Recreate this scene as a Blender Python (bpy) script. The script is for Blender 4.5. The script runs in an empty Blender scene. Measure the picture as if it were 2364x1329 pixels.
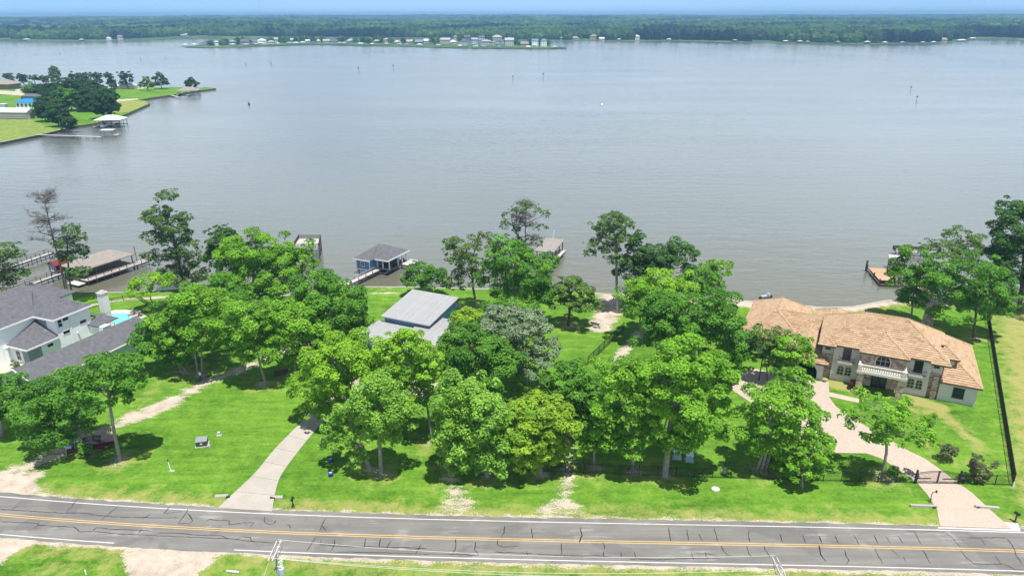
import bpy, bmesh, math, random
import numpy as np
from mathutils import Vector, Matrix
from mathutils.geometry import tessellate_polygon
HAZE = 0.00018

# ------------------------------------------------------------------ camera, light, exposure
S = bpy.context.scene
COL = S.collection
R = math.radians
CAM_H, FPX, PW, PH, HOR = 54.0, 1650.0, 2364.0, 1329.0, 37.0
ROLL = math.atan2(6, 2364)
PITCH = math.atan((PH / 2 - HOR) / FPX)

cam_d = bpy.data.cameras.new("camera")
cam = bpy.data.objects.new("camera", cam_d)
COL.objects.link(cam)
cam.location = (0, 0, CAM_H)
cam_d.sensor_width = 36.0
cam_d.lens = 36.0 * FPX / PW
cam_d.clip_start, cam_d.clip_end = 0.5, 40000
cam.matrix_world = Matrix.Translation((0, 0, CAM_H)) @ Matrix.Rotation(math.pi / 2 - PITCH, 4, 'X') @ Matrix.Rotation(-ROLL, 4, 'Z')
S.camera = cam

SUN = Vector((0.12, -0.24, 1.0)).normalized()
EL, AZ = math.asin(SUN.z), math.atan2(SUN.x, SUN.y)
world = bpy.data.worlds.new("World")
S.world = world
world.use_nodes = True
wt = world.node_tree
wt.nodes.clear()
w_out = wt.nodes.new("ShaderNodeOutputWorld")
w_bg = wt.nodes.new("ShaderNodeBackground")
w_sky = wt.nodes.new("ShaderNodeTexSky")
w_sky.sky_type = 'NISHITA'
w_sky.sun_disc = False
w_sky.sun_elevation, w_sky.sun_rotation = EL, AZ
w_sky.altitude, w_sky.air_density, w_sky.dust_density, w_sky.ozone_density = 4000, 0.6, 0.0, 9.0
w_bg.inputs['Strength'].default_value = 0.10
# thin high cloud over a clear blue sky
w_tc = wt.nodes.new("ShaderNodeTexCoord")
w_map = wt.nodes.new("ShaderNodeMapping")
w_map.inputs['Scale'].default_value = (1.3, 2.2, 9.0)
w_map.inputs['Rotation'].default_value = (0.0, 0.12, 0.4)
w_n = wt.nodes.new("ShaderNodeTexNoise")
w_n.inputs['Scale'].default_value = 1.6
w_n.inputs['Detail'].default_value = 6
w_r = wt.nodes.new("ShaderNodeMapRange")
w_r.inputs['From Min'].default_value, w_r.inputs['From Max'].default_value = 0.22, 0.52
w_r.inputs['To Min'].default_value, w_r.inputs['To Max'].default_value = 0.0, 0.92
w_hs = wt.nodes.new("ShaderNodeHueSaturation")
w_hs.inputs['Saturation'].default_value = 1.12
w_mix = wt.nodes.new("ShaderNodeMix")
w_mix.data_type = 'RGBA'
w_mix.inputs[7].default_value = (9.3, 10.6, 11.7, 1)
L_ = wt.links.new
L_(w_tc.outputs['Generated'], w_map.inputs['Vector']); L_(w_map.outputs[0], w_n.inputs['Vector'])
# the cloud veil stands higher than the clear band above the horizon
w_sep = wt.nodes.new("ShaderNodeSeparateXYZ"); w_el = wt.nodes.new("ShaderNodeMapRange"); w_el.interpolation_type = 'SMOOTHSTEP'
w_el.inputs['From Min'].default_value, w_el.inputs['From Max'].default_value = 0.014, 0.07
w_el.inputs['To Min'].default_value, w_el.inputs['To Max'].default_value = 0.2, 1.0
w_hi = wt.nodes.new("ShaderNodeMapRange"); w_hi.interpolation_type = 'SMOOTHSTEP'
w_hi.inputs['From Min'].default_value, w_hi.inputs['From Max'].default_value = 0.35, 0.75
w_hi.inputs['To Min'].default_value, w_hi.inputs['To Max'].default_value = 1.0, 0.05
w_m2 = wt.nodes.new("ShaderNodeMath"); w_m2.operation = 'MULTIPLY'
w_mul = wt.nodes.new("ShaderNodeMath"); w_mul.operation = 'MULTIPLY'
L_(w_tc.outputs['Generated'], w_sep.inputs[0]); L_(w_sep.outputs[2], w_el.inputs[0]); L_(w_el.outputs[0], w_mul.inputs[1])
L_(w_n.outputs[0], w_r.inputs['Value']); L_(w_r.outputs[0], w_mul.inputs[0]); L_(w_sep.outputs[2], w_hi.inputs[0]); L_(w_mul.outputs[0], w_m2.inputs[0]); L_(w_hi.outputs[0], w_m2.inputs[1]); L_(w_m2.outputs[0], w_mix.inputs[0])
L_(w_sky.outputs[0], w_hs.inputs['Color']); L_(w_hs.outputs[0], w_mix.inputs[6])
L_(w_mix.outputs[2], w_bg.inputs['Color']); L_(w_bg.outputs[0], w_out.inputs['Surface'])

sun_d = bpy.data.lights.new("sun", 'SUN')
sun_d.energy, sun_d.angle, sun_d.color = 5.0, R(0.53), (1.0, 0.955, 0.89)
sun = bpy.data.objects.new("sun", sun_d)
COL.objects.link(sun)
sun.rotation_euler = SUN.to_track_quat('Z', 'Y').to_euler()
sun.location = SUN * 300

S.view_settings.view_transform = 'Standard'
S.view_settings.look = 'None'
S.view_settings.exposure = 0.5
S.view_settings.gamma = 1.0
S.view_settings.use_curve_mapping = False
S.render.engine = 'CYCLES'
S.cycles.use_denoising = True
S.cycles.denoiser = 'OPENIMAGEDENOISE'
S.cycles.denoising_input_passes = 'RGB_ALBEDO_NORMAL'
S.cycles.denoising_prefilter = 'ACCURATE'
S.cycles.max_bounces = 6
S.cycles.transparent_max_bounces = 6
S.cycles.volume_bounces = 0

# ------------------------------------------------------------------ where a point of the photograph lies on the ground
_cr, _sr, _cp, _sp = math.cos(ROLL), math.sin(ROLL), math.cos(PITCH), math.sin(PITCH)
def ray(px, py):
    u, v = px - PW / 2, py - PH / 2
    u, v = u * _cr - v * _sr, u * _sr + v * _cr
    return Vector((u, FPX * _cp - v * _sp, -FPX * _sp - v * _cp))
def G(px, py, z=0.0):
    d = ray(px, py)
    t = (z - CAM_H) / d.z
    return Vector((d.x * t, d.y * t, z))
def atY(px, py, y):
    d = ray(px, py)
    t = y / d.y
    return Vector((d.x * t, y, CAM_H + d.z * t))
def depth(p):
    return p[1] * _cp - (p[2] - CAM_H) * _sp

# ------------------------------------------------------------------ objects
def tag(o, label=None, cat=None, group=None, kind=None):
    if label: o['label'] = label
    if cat: o['category'] = cat
    if group: o['group'] = group
    if kind: o['kind'] = kind
    return o
def thing(name, label, cat, loc=(0, 0, 0), rot=0.0, group=None):
    o = bpy.data.objects.new(name, None)
    COL.objects.link(o)
    o.location = loc
    o.rotation_euler = (0, 0, rot)
    o.empty_display_size = 0.2
    return tag(o, label, cat, group)
def link(name, me, parent=None, loc=None, rot=None):
    o = bpy.data.objects.new(name, me)
    COL.objects.link(o)
    if parent is not None: o.parent = parent
    if loc is not None: o.location = loc
    if rot is not None: o.rotation_euler = rot
    return o
def copy_tree(root, loc, rot=None, label=None):
    def cp(o, parent):
        c = o.copy()
        COL.objects.link(c)
        c.parent = parent
        for ch in kids.get(o.name, []): cp(ch, c)
        return c
    kids = {}
    def walk(o):
        kids[o.name] = list(o.children)
        for c in o.children: walk(c)
    walk(root)
    r = cp(root, None)
    r.location = loc
    if rot is not None: r.rotation_euler = (0, 0, rot)
    if label: r['label'] = label
    return r

class MB:
    """collects faces of one mesh"""
    def __init__(s): s.v, s.f, s.fa = [], [], []
    def add(s, verts, faces, a=0.5):
        n = len(s.v)
        s.v += [tuple(v) for v in verts]
        s.f += [tuple(i + n for i in f) for f in faces]
        s.fa += [a] * len(faces)
        return s
    def box(s, x0, x1, y0, y1, z0, z1, a=0.5):
        v = [(x0, y0, z0), (x1, y0, z0), (x1, y1, z0), (x0, y1, z0), (x0, y0, z1), (x1, y0, z1), (x1, y1, z1), (x0, y1, z1)]
        return s.add(v, [(0, 3, 2, 1), (4, 5, 6, 7), (0, 1, 5, 4), (1, 2, 6, 5), (2, 3, 7, 6), (3, 0, 4, 7)], a)
    def beam(s, p, q, w, h, a=0.5):
        p, q = Vector(p), Vector(q)
        d = (q - p).normalized()
        up = Vector((0, 0, 1)) if abs(d.z) < 0.95 else Vector((0, 1, 0))
        x = d.cross(up).normalized() * w / 2
        y = x.cross(d).normalized() * h / 2
        v = [p - x - y, p + x - y, p + x + y, p - x + y, q - x - y, q + x - y, q + x + y, q - x + y]
        return s.add(v, [(0, 1, 2, 3), (4, 7, 6, 5), (0, 4, 5, 1), (1, 5, 6, 2), (2, 6, 7, 3), (3, 7, 4, 0)], a)
    def tube(s, pts, radii, n=6, cap=True, a=0.5):
        base = len(s.v)
        pts = [Vector(p) for p in pts]
        fr = None
        for i, p in enumerate(pts):
            d = (pts[min(i + 1, len(pts) - 1)] - pts[max(i - 1, 0)]).normalized()
            if fr is None: fr = d.orthogonal().normalized()
            fr = (fr - d * fr.dot(d)).normalized()
            b = d.cross(fr)
            r = radii[i] if not isinstance(radii, (int, float)) else radii
            for k in range(n):
                t = 2 * math.pi * k / n
                s.v.append(tuple(p + (fr * math.cos(t) + b * math.sin(t)) * r))
        for i in range(len(pts) - 1):
            for k in range(n):
                s.f.append((base + i * n + k, base + i * n + (k + 1) % n, base + (i + 1) * n + (k + 1) % n, base + (i + 1) * n + k)); s.fa.append(a)
        if cap:
            s.f.append(tuple(base + k for k in reversed(range(n)))); s.fa.append(a)
            s.f.append(tuple(base + (len(pts) - 1) * n + k for k in range(n))); s.fa.append(a)
        return s
    def lathe(s, prof, c=(0, 0, 0), n=12, a=0.5):
        base = len(s.v)
        for r, z in prof:
            for k in range(n):
                t = 2 * math.pi * k / n
                s.v.append((c[0] + r * math.cos(t), c[1] + r * math.sin(t), c[2] + z))
        for i in range(len(prof) - 1):
            for k in range(n):
                s.f.append((base + i * n + k, base + i * n + (k + 1) % n, base + (i + 1) * n + (k + 1) % n, base + (i + 1) * n + k)); s.fa.append(a)
        s.f.append(tuple(base + k for k in reversed(range(n)))); s.fa.append(a)
        s.f.append(tuple(base + (len(prof) - 1) * n + k for k in range(n))); s.fa.append(a)
        return s
    def poly(s, pts, a=0.5):
        return s.add(pts, [tuple(range(len(pts)))], a)
    def slab(s, pts, z0, z1, a=0.5):
        """vertical prism over any outline (counter-clockwise seen from above)"""
        n = len(pts)
        ar = sum(pts[i][0] * pts[(i + 1) % n][1] - pts[(i + 1) % n][0] * pts[i][1] for i in range(n))
        if ar < 0: pts = list(reversed(pts))
        lo = [(p[0], p[1], z0) for p in pts]; hi = [(p[0], p[1], z1) for p in pts]
        f = [(i, (i + 1) % n, n + (i + 1) % n, n + i) for i in range(n)]
        for t in tessellate_polygon([[Vector(p) for p in hi]]):
            p0, p1, p2 = (hi[i] for i in t)
            cr = (p1[0] - p0[0]) * (p2[1] - p0[1]) - (p1[1] - p0[1]) * (p2[0] - p0[0])
            t = t if cr > 0 else tuple(reversed(t))
            f.append(tuple(n + i for i in t)); f.append(tuple(reversed(t)))
        return s.add(lo + hi, f, a)
    def prism(s, prof, y0, y1, a=0.5):
        """profile in (x, z), run along y"""
        n = len(prof)
        v = [(x, y0, z) for x, z in prof] + [(x, y1, z) for x, z in prof]
        f = [(i, (i + 1) % n, n + (i + 1) % n, n + i) for i in range(n)] + [tuple(reversed(range(n))), tuple(range(n, 2 * n))]
        return s.add(v, f, a)
    def mesh(s, name, mat=None, tint=False, fix=True):
        me = bpy.data.meshes.new(name)
        me.from_pydata(s.v, [], s.f)
        if tint:
            at = me.attributes.new('tint', 'FLOAT', 'FACE')
            at.data.foreach_set('value', np.array(s.fa, dtype=np.float32))
        if fix:
            bm = bmesh.new(); bm.from_mesh(me)
            bmesh.ops.recalc_face_normals(bm, faces=bm.faces)
            bm.to_mesh(me); bm.free()
        if mat: me.materials.append(mat)
        return me
    def build(s, name, mat=None, parent=None, loc=None, rot=None, smooth=False, tint=False, fix=True, **kw):
        me = s.mesh(name, mat, tint, fix)
        if smooth:
            me.polygons.foreach_set('use_smooth', [True] * len(me.polygons))
        o = link(name, me, parent, loc, rot)
        return tag(o, **kw) if kw else o

def np_mesh(name, verts, quads, mat, tint=None, smooth=False):
    """verts (n,3), quads (m,k) index array"""
    me = bpy.data.meshes.new(name)
    m, k = quads.shape
    me.vertices.add(len(verts)); me.vertices.foreach_set('co', verts.astype(np.float32).ravel())
    me.loops.add(m * k); me.loops.foreach_set('vertex_index', quads.astype(np.int32).ravel())
    me.polygons.add(m)
    me.polygons.foreach_set('loop_start', np.arange(0, m * k, k, dtype=np.int32))
    if smooth: me.polygons.foreach_set('use_smooth', np.ones(m, dtype=bool))
    if tint is not None:
        at = me.attributes.new('tint', 'FLOAT', 'FACE')
        at.data.foreach_set('value', tint.astype(np.float32))
    me.update(calc_edges=True)
    if mat: me.materials.append(mat)
    return me

# ------------------------------------------------------------------ materials
def newmat(name):
    m = bpy.data.materials.new(name)
    m.use_nodes = True
    nt = m.node_tree
    return m, nt, nt.nodes['Principled BSDF']
def N(nt, typ, ins=None, **props):
    n = nt.nodes.new(typ)
    for k, v in props.items(): setattr(n, k, v)
    for k, v in (ins or {}).items():
        if hasattr(v, 'links') or isinstance(v, bpy.types.NodeSocket): nt.links.new(v, n.inputs[k])
        else: n.inputs[k].default_value = v
    return n
def noise(nt, vec, scale, detail=3, rough=0.55, dist=0.0):
    return N(nt, 'ShaderNodeTexNoise', {'Vector': vec, 'Scale': scale, 'Detail': detail, 'Roughness': rough, 'Distortion': dist}).outputs[0]
def rng(nt, val, a, b, c=0.0, d=1.0, smooth=False):
    n = N(nt, 'ShaderNodeMapRange', {0: val, 1: a, 2: b, 3: c, 4: d})
    if smooth: n.interpolation_type = 'SMOOTHSTEP'
    return n.outputs[0]
def mixc(nt, fac, a, b, blend='MIX'):
    n = nt.nodes.new('ShaderNodeMix'); n.data_type = 'RGBA'; n.blend_type = blend
    for i, v in ((0, fac), (6, a), (7, b)):
        if isinstance(v, bpy.types.NodeSocket): nt.links.new(v, n.inputs[i])
        elif i == 0: n.inputs[0].default_value = v
        else: n.inputs[i].default_value = (*v, 1) if len(v) == 3 else v
    return n.outputs[2]
def math_(nt, op, a, b=0.0):
    return N(nt, 'ShaderNodeMath', {0: a, 1: b}, operation=op).outputs[0]
def bump(nt, bsdf, h, strength=0.5, dist=0.1):
    b = N(nt, 'ShaderNodeBump', {'Height': h, 'Strength': strength, 'Distance': dist})
    nt.links.new(b.outputs[0], bsdf.inputs['Normal'])
    return b
def geopos(nt): return N(nt, 'ShaderNodeNewGeometry').outputs['Position']
def objpos(nt): return N(nt, 'ShaderNodeTexCoord').outputs['Object']
def basic(name, col, rough=0.75, var=0.16, scale=1.2, fine=14.0, bmp=0.25, metal=0.0, rand=0.0, spec=0.4, world_space=False, attr=0.0):
    m, nt, b = newmat(name)
    p = geopos(nt) if world_space else objpos(nt)
    f = math_(nt, 'ADD', math_(nt, 'MULTIPLY', noise(nt, p, scale, 4), 0.6), math_(nt, 'MULTIPLY', noise(nt, p, fine, 3), 0.4))
    lo = tuple(c * (1 - var) for c in col); hi = tuple(min(1, c * (1 + var)) for c in col)
    c = mixc(nt, rng(nt, f, 0.3, 0.7), lo, hi)
    if rand:
        r = N(nt, 'ShaderNodeObjectInfo').outputs['Random']
        c = mixc(nt, 1.0, c, N(nt, 'ShaderNodeCombineColor', {0: rng(nt, r, 0, 1, 1 - rand, 1 + rand), 1: rng(nt, r, 0, 1, 1 - rand, 1 + rand), 2: rng(nt, r, 0, 1, 1 - rand, 1 + rand)}).outputs[0], 'MULTIPLY')
    nt.links.new(c, b.inputs['Base Color'])
    b.inputs['Roughness'].default_value = rough
    b.inputs['Metallic'].default_value = metal
    b.inputs['Specular IOR Level'].default_value = spec
    if bmp: bump(nt, b, noise(nt, p, fine, 4), bmp, 0.03)
    return m
def leafmat(name, dark, light, trans=0.28, rough=0.55):
    m, nt, b = newmat(name)
    t = N(nt, 'ShaderNodeAttribute', attribute_name='tint').outputs['Fac']
    r = N(nt, 'ShaderNodeObjectInfo').outputs['Random']
    f = math_(nt, 'ADD', t, rng(nt, r, 0, 1, -0.10, 0.10))
    c = mixc(nt, f, dark, light)
    nt.links.new(c, b.inputs['Base Color'])
    b.inputs['Roughness'].default_value = rough
    b.inputs['Specular IOR Level'].default_value = 0.2
    tr = N(nt, 'ShaderNodeBsdfTranslucent', {'Color': mixc(nt, 0.5, c, (light[0] * 1.3, light[1] * 1.25, light[2]))})
    mx = N(nt, 'ShaderNodeMixShader', {0: trans})
    nt.links.new(b.outputs[0], mx.inputs[1]); nt.links.new(tr.outputs[0], mx.inputs[2])
    nt.links.new(mx.outputs[0], nt.nodes['Material Output'].inputs['Surface'])
    return m
def glassmat(name, col=(0.015, 0.02, 0.025), rough=0.08):
    m, nt, b = newmat(name)
    p = objpos(nt)
    nt.links.new(mixc(nt, noise(nt, p, 1.5, 2), tuple(c * 0.6 for c in col), tuple(c * 1.6 for c in col)), b.inputs['Base Color'])
    b.inputs['Roughness'].default_value = rough
    return m
# ------------------------------------------------------------------ materials of the place
M = {}
M['white'] = basic('white_paint', (0.80, 0.81, 0.82), 0.55, 0.02, bmp=0)
M['white_roof'] = basic('white_metal_roof', (0.60, 0.61, 0.62), 0.4, 0.05)
M['pale'] = basic('pale_siding', (0.84, 0.86, 0.87), 0.6, 0.02, bmp=0)
M['greysiding'] = basic('grey_siding', (0.42, 0.49, 0.55), 0.6, 0.04, bmp=0)
M['greystone'] = basic('grey_stone_veneer', (0.26, 0.29, 0.34), 0.8, 0.4, 2.5, 9, 0.7)
M['shingle'] = basic('charcoal_shingles', (0.105, 0.107, 0.118), 0.85, 0.35, 1.6, 7, 0.8)
M['shingle_brown'] = basic('brown_shingles', (0.25, 0.222, 0.198), 0.85, 0.22, 1.2, 6, 0.6)
M['metalroof'] = basic('grey_standing_seam_metal', (0.41, 0.415, 0.415), 0.42, 0.06, 0.5, 9, 0.05, 0.25, 0.05)
M['blue'] = basic('blue_siding', (0.12, 0.28, 0.50), 0.55, 0.06, bmp=0.05)
M['bluetrim'] = basic('blue_grey_trim', (0.30, 0.42, 0.55), 0.5, 0.05)
M['glass'] = glassmat('window_glass')
M['black'] = basic('black_metal', (0.016, 0.016, 0.018), 0.45, 0.2, bmp=0.05)
M['darkwood'] = basic('dark_weathered_wood', (0.085, 0.068, 0.055), 0.85, 0.3, 2, 18, 0.5, rand=0.12)
M['greywood'] = basic('silvered_wood', (0.42, 0.40, 0.375), 0.8, 0.16, 2, 16, 0.4, rand=0.10)
M['tanwood'] = basic('tan_deck_wood', (0.46, 0.29, 0.17), 0.75, 0.16, 2, 16, 0.4, rand=0.16)
M['redpaint'] = basic('dark_red_paint', (0.17, 0.02, 0.02), 0.55, 0.15)
M['bark'] = basic('pale_bark', (0.23, 0.215, 0.195), 0.9, 0.35, 1.5, 9, 0.9)
M['darkbark'] = basic('dark_bark', (0.10, 0.08, 0.065), 0.9, 0.35, 1.5, 9, 0.9)
M['deadbark'] = basic('dead_grey_bark', (0.17, 0.15, 0.14), 0.9, 0.3, 1.5, 9, 0.8)
M['concrete'] = basic('concrete', (0.37, 0.34, 0.295), 0.85, 0.14, 0.35, 5, 0.25, world_space=True, rand=0.05)
M['concwhite'] = basic('pale_concrete', (0.46, 0.45, 0.44), 0.85, 0.1, 0.6, 6, 0.25)
M['stucco'] = basic('grey_stucco', (0.52, 0.515, 0.49), 0.85, 0.03, 0.6, 20, 0)
M['caststone'] = basic('cream_cast_stone', (0.52, 0.49, 0.44), 0.8, 0.06, 1, 18, 0.15)
M['bulkhead'] = basic('bulkhead_boards', (0.10, 0.085, 0.07), 0.85, 0.3, 0.8, 6, 0.5)
M['caplight'] = basic('pale_cap_board', (0.44, 0.42, 0.37), 0.85, 0.12, 0.8, 9, 0.3)
M['bluetarp'] = basic('bright_blue_roof', (0.015, 0.20, 0.62), 0.45, 0.08)
M['chrome'] = basic('chrome', (0.75, 0.75, 0.76), 0.2, 0.03, bmp=0, metal=1.0)
M['rubber'] = basic('tyre_rubber', (0.02, 0.02, 0.02), 0.85, 0.15)
M['car'] = basic('dark_red_car_paint', (0.075, 0.008, 0.011), 0.25, 0.08, bmp=0)
M['poleblue'] = basic('weathered_pole', (0.22, 0.235, 0.255), 0.85, 0.18, 2, 14, 0.4)
M['wire'] = basic('bare_wire', (0.66, 0.66, 0.64), 0.5, 0.05, bmp=0)
M['boxgreen'] = basic('dark_green_steel', (0.055, 0.065, 0.06), 0.5, 0.1)
M['paint_white'] = basic('white_road_paint', (0.56, 0.56, 0.54), 0.7, 0.14, 1.2, 9, 0.1, world_space=True)
M['paint_yellow'] = basic('yellow_road_paint', (0.56, 0.37, 0.13), 0.7, 0.14, 1.2, 9, 0.1, world_space=True)
M['tar'] = basic('crack_sealant', (0.022, 0.022, 0.024), 0.55, 0.2)
M['pot'] = basic('red_glaze', (0.22, 0.05, 0.035), 0.4, 0.15)
M['bluebin'] = basic('blue_plastic', (0.015, 0.05, 0.26), 0.4, 0.08)
M['gold'] = basic('dry_grass', (0.36, 0.30, 0.14), 0.9, 0.3)
M['skin'] = basic('skin', (0.45, 0.28, 0.2), 0.6, 0.05)
M['tan'] = basic('tan_wall', (0.50, 0.42, 0.33), 0.7, 0.1)
M['brownwall'] = basic('brown_wall', (0.20, 0.14, 0.11), 0.7, 0.15)
M['slate'] = basic('slate_blue_wall', (0.15, 0.20, 0.28), 0.7, 0.1)
M['pink'] = basic('faded_rose_wall', (0.42, 0.31, 0.29), 0.7, 0.1)
M['teal'] = basic('teal_grey_wall', (0.24, 0.36, 0.36), 0.7, 0.1)

def masonry(name, cols, bw, bh, mortar):
    m, nt, b = newmat(name)
    p = objpos(nt)
    sp = N(nt, 'ShaderNodeSeparateXYZ', {0: p})
    h = math_(nt, 'ADD', sp.outputs[0], sp.outputs[1])
    v = N(nt, 'ShaderNodeCombineXYZ', {0: h, 1: sp.outputs[2]}).outputs[0]
    br = N(nt, 'ShaderNodeTexBrick', {'Vector': v, 'Color1': (0, 0, 0, 1), 'Color2': (1, 1, 1, 1), 'Mortar': (0.5, 0.5, 0.5, 1), 'Scale': 1.0,
           'Mortar Size': 0.012, 'Brick Width': bw, 'Row Height': bh, 'Bias': 0.0})
    cr = N(nt, 'ShaderNodeValToRGB', {0: br.outputs[0]})
    el = cr.color_ramp.elements
    el[0].color = (*cols[0], 1); el[1].color = (*cols[-1], 1)
    for i, c in enumerate(cols[1:-1]):
        e = el.new((i + 1) / (len(cols) - 1)); e.color = (*c, 1)
    cr.color_ramp.interpolation = 'CONSTANT'
    c = mixc(nt, br.outputs[1], cr.outputs[0], mortar)
    c = mixc(nt, rng(nt, noise(nt, p, 9, 4), 0.3, 0.7, 0, 0.35), c, tuple(x * 0.6 for x in cols[1]))
    nt.links.new(c, b.inputs['Base Color'])
    b.inputs['Roughness'].default_value = 0.85
    bump(nt, b, math_(nt, 'ADD', br.outputs[1], noise(nt, p, 6, 3)), -0.5, 0.04)
    return m
M['stone'] = masonry('mixed_stone_and_brick', [(0.50, 0.40, 0.30), (0.33, 0.22, 0.16), (0.56, 0.48, 0.38), (0.13, 0.09, 0.08), (0.46, 0.33, 0.23), (0.54, 0.45, 0.36)], 0.42, 0.17, (0.50, 0.44, 0.36))

def tilemat():
    m, nt, b = newmat('blended_clay_tile')
    t = N(nt, 'ShaderNodeAttribute', attribute_name='tint').outputs['Fac']
    r = N(nt, 'ShaderNodeObjectInfo').outputs['Random']
    f = N(nt, 'ShaderNodeMath', {0: math_(nt, 'ADD', t, r)}, operation='FRACT').outputs[0]
    cr = N(nt, 'ShaderNodeValToRGB', {0: f})
    el = cr.color_ramp.elements
    el[0].position, el[0].color = 0.0, (0.290, 0.183, 0.100, 1)
    el[1].position, el[1].color = 1.0, (0.440, 0.319, 0.200, 1)
    for q, c in ((0.10, (0.361, 0.234, 0.128)), (0.3, (0.396, 0.272, 0.164)), (0.5, (0.414, 0.289, 0.176)), (0.7, (0.374, 0.251, 0.146)), (0.85, (0.431, 0.310, 0.192))):
        e = el.new(q); e.color = (*c, 1)
    p = geopos(nt)
    c = mixc(nt, rng(nt, noise(nt, p, 5, 4), 0.45, 0.75, 0, 0.25), cr.outputs[0], (0.246, 0.128, 0.072))
    nt.links.new(c, b.inputs['Base Color'])
    b.inputs['Roughness'].default_value = 0.8
    bump(nt, b, noise(nt, p, 16, 3), 0.3, 0.03)
    return m
M['tile'] = tilemat()

# ------------------------------------------------------------------ ground (lawn, bare earth, shore)
SHORE_PX = [(-420, 712), (-120, 692), (0, 688), (165, 676), (290, 676), (420, 668), (560, 690), (700, 680), (800, 663), (935, 663), (1100, 668), (1260, 665),
            (1385, 678), (1425, 680), (1670, 692), (1745, 697), (1905, 711), (1970, 709), (2045, 695), (2080, 692), (2140, 688), (2240, 698), (2364, 690), (2480, 690), (2800, 694)]
SHORE = [G(*p) for p in SHORE_PX]
def shore_y(x):
    return np.interp(x, [p.x for p in SHORE], [p.y for p in SHORE])
def seg_dist(X, Y, pts):
    d = np.full(X.shape, 1e9)
    for (ax, ay), (bx, by) in zip(pts[:-1], pts[1:]):
        dx, dy = bx - ax, by - ay
        t = np.clip(((X - ax) * dx + (Y - ay) * dy) / (dx * dx + dy * dy + 1e-9), 0, 1)
        d = np.minimum(d, np.hypot(X - ax - t * dx, Y - ay - t * dy))
    return d
def in_poly(X, Y, pts):
    c = np.zeros(X.shape, bool)
    for (ax, ay), (bx, by) in zip(pts, pts[1:] + pts[:1]):
        c ^= ((ay > Y) != (by > Y)) & (X < (bx - ax) * (Y - ay) / (by - ay + 1e-12) + ax)
    return c
def soft_poly(X, Y, px, w):
    pts = [tuple(G(*p)[:2]) for p in px]
    d = seg_dist(X, Y, pts + pts[:1])
    return np.clip(0.5 + np.where(in_poly(X, Y, pts), d, -d) / w, 0, 1)
def soft_line(X, Y, px, half, w):
    d = seg_dist(X, Y, [tuple(G(*p)[:2]) for p in px])
    return np.clip(0.5 + (half - d) / w, 0, 1)

ROAD_PX = [(0, 1188), (350, 1211), (700, 1231.5), (1050, 1242), (1350, 1249), (1900, 1258), (2364, 1272)]
RC = [G(*p) for p in ROAD_PX]
_rx, _ry = [p.x for p in RC], [p.y for p in RC]
_pf = np.poly1d(np.polyfit(_rx, _ry, 3)); _dp = _pf.deriv()
def road_y(x):
    c = min(max(x, _rx[0]), _rx[-1])
    return float(_pf(c) + _dp(c) * (x - c))
RC = [Vector((x, road_y(x), 0)) for x in np.arange(-210, 231, 3.0)]
def catmull(P, n):
    out = []
    for i in range(len(P) - 1):
        a, b, c, d = P[max(i - 1, 0)], P[i], P[i + 1], P[min(i + 2, len(P) - 1)]
        for k in range(n):
            t = k / n
            out.append(0.5 * ((2 * b) + (c - a) * t + (2 * a - 5 * b + 4 * c - d) * t * t + (3 * b - a - 3 * c + d) * t ** 3))
    return out + [P[-1]]
def offset(line, d):
    out = []
    for i, p in enumerate(line):
        t = (line[min(i + 1, len(line) - 1)] - line[max(i - 1, 0)]).normalized()
        out.append(Vector((p.x - t.y * d, p.y + t.x * d, p.z)))
    return out

NX, NY = 430, 170
gx = np.linspace(-165, 185, NX)
tt = np.linspace(0, 1, NY)
X = np.repeat(gx[:, None], NY, 1)
Y = 22 + (shore_y(X) - 22) * tt[None, :]
rd = seg_dist(X, Y, [(p.x, p.y) for p in RC])
dirt = np.zeros(X.shape)
for px, half, w in [
    ([(-60, 1110), (0, 1095), (70, 1075), (150, 1040), (215, 1008), (300, 965), (395, 925), (470, 885), (560, 850), (640, 815), (720, 790)], 1.45, 3.0),
    ([(-60, 1125), (0, 1118), (70, 1100)], 1.8, 2.8), ([(40, 1090), (150, 1038)], 0.8, 2.5), ([(310, 962), (390, 930)], 2.2, 2.2),
    ([(1035, 1040), (1040, 1100), (1062, 1150)], 1.2, 2.4),
    ([(1310, 1000), (1310, 1060), (1312, 1110), (1300, 1160)], 1.2, 2.2),
    ([(1410, 685), (1400, 730), (1385, 755)], 2.6, 2.5), ([(1475, 770), (1450, 800), (1425, 830)], 1.1, 1.4),
    ([(840, 870), (930, 900), (1010, 900)], 3.0, 3.0), ([(1750, 705), (1690, 700)], 1.6, 2.0),
    ([(700, 668), (935, 667)], 0.4, 1.6), ([(860, 677), (930, 676)], 0.5, 1.2), ([(2085, 690), (2250, 710)], 1.0, 2.0)]:
    dirt = np.maximum(dirt, (0.64 if px[0][0] in (1035, 1310) else 0.78) * soft_line(X, Y, px, half, w))
for px, w in [([(275, 1262), (465, 1278), (500, 1290), (455, 1329), (440, 1400), (300, 1400), (290, 1310)], 1.2), ([(-200, 1238), (95, 1246), (40, 1270), (0, 1305), (-40, 1400), (-200, 1400)], 1.2),
              ([(1005, 1185), (1110, 1185), (1085, 1140), (1020, 1145)], 1.6), ([(1215, 1190), (1365, 1192), (1335, 1150), (1290, 1140)], 2.4),
              ([(-80, 1140), (110, 1145), (60, 1085), (-80, 1100)], 2.5)]:
    dirt = np.maximum(dirt, (0.70 if px[0][0] in (1005, 1215) else 1.0) * soft_poly(X, Y, px, w))
dirt = np.maximum(dirt, np.clip(0.5 + (4.2 - rd) / 1.1, 0, 1) * 0.80)                 # shoulder
back = shore_y(X) - Y
fx = np.interp(X, [10, 22, 200], [0, 1, 1])
dirt = np.maximum(dirt, fx * np.clip(0.5 + (1.9 - back) / 2.2, 0, 1))                 # sandy shore strip
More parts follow.
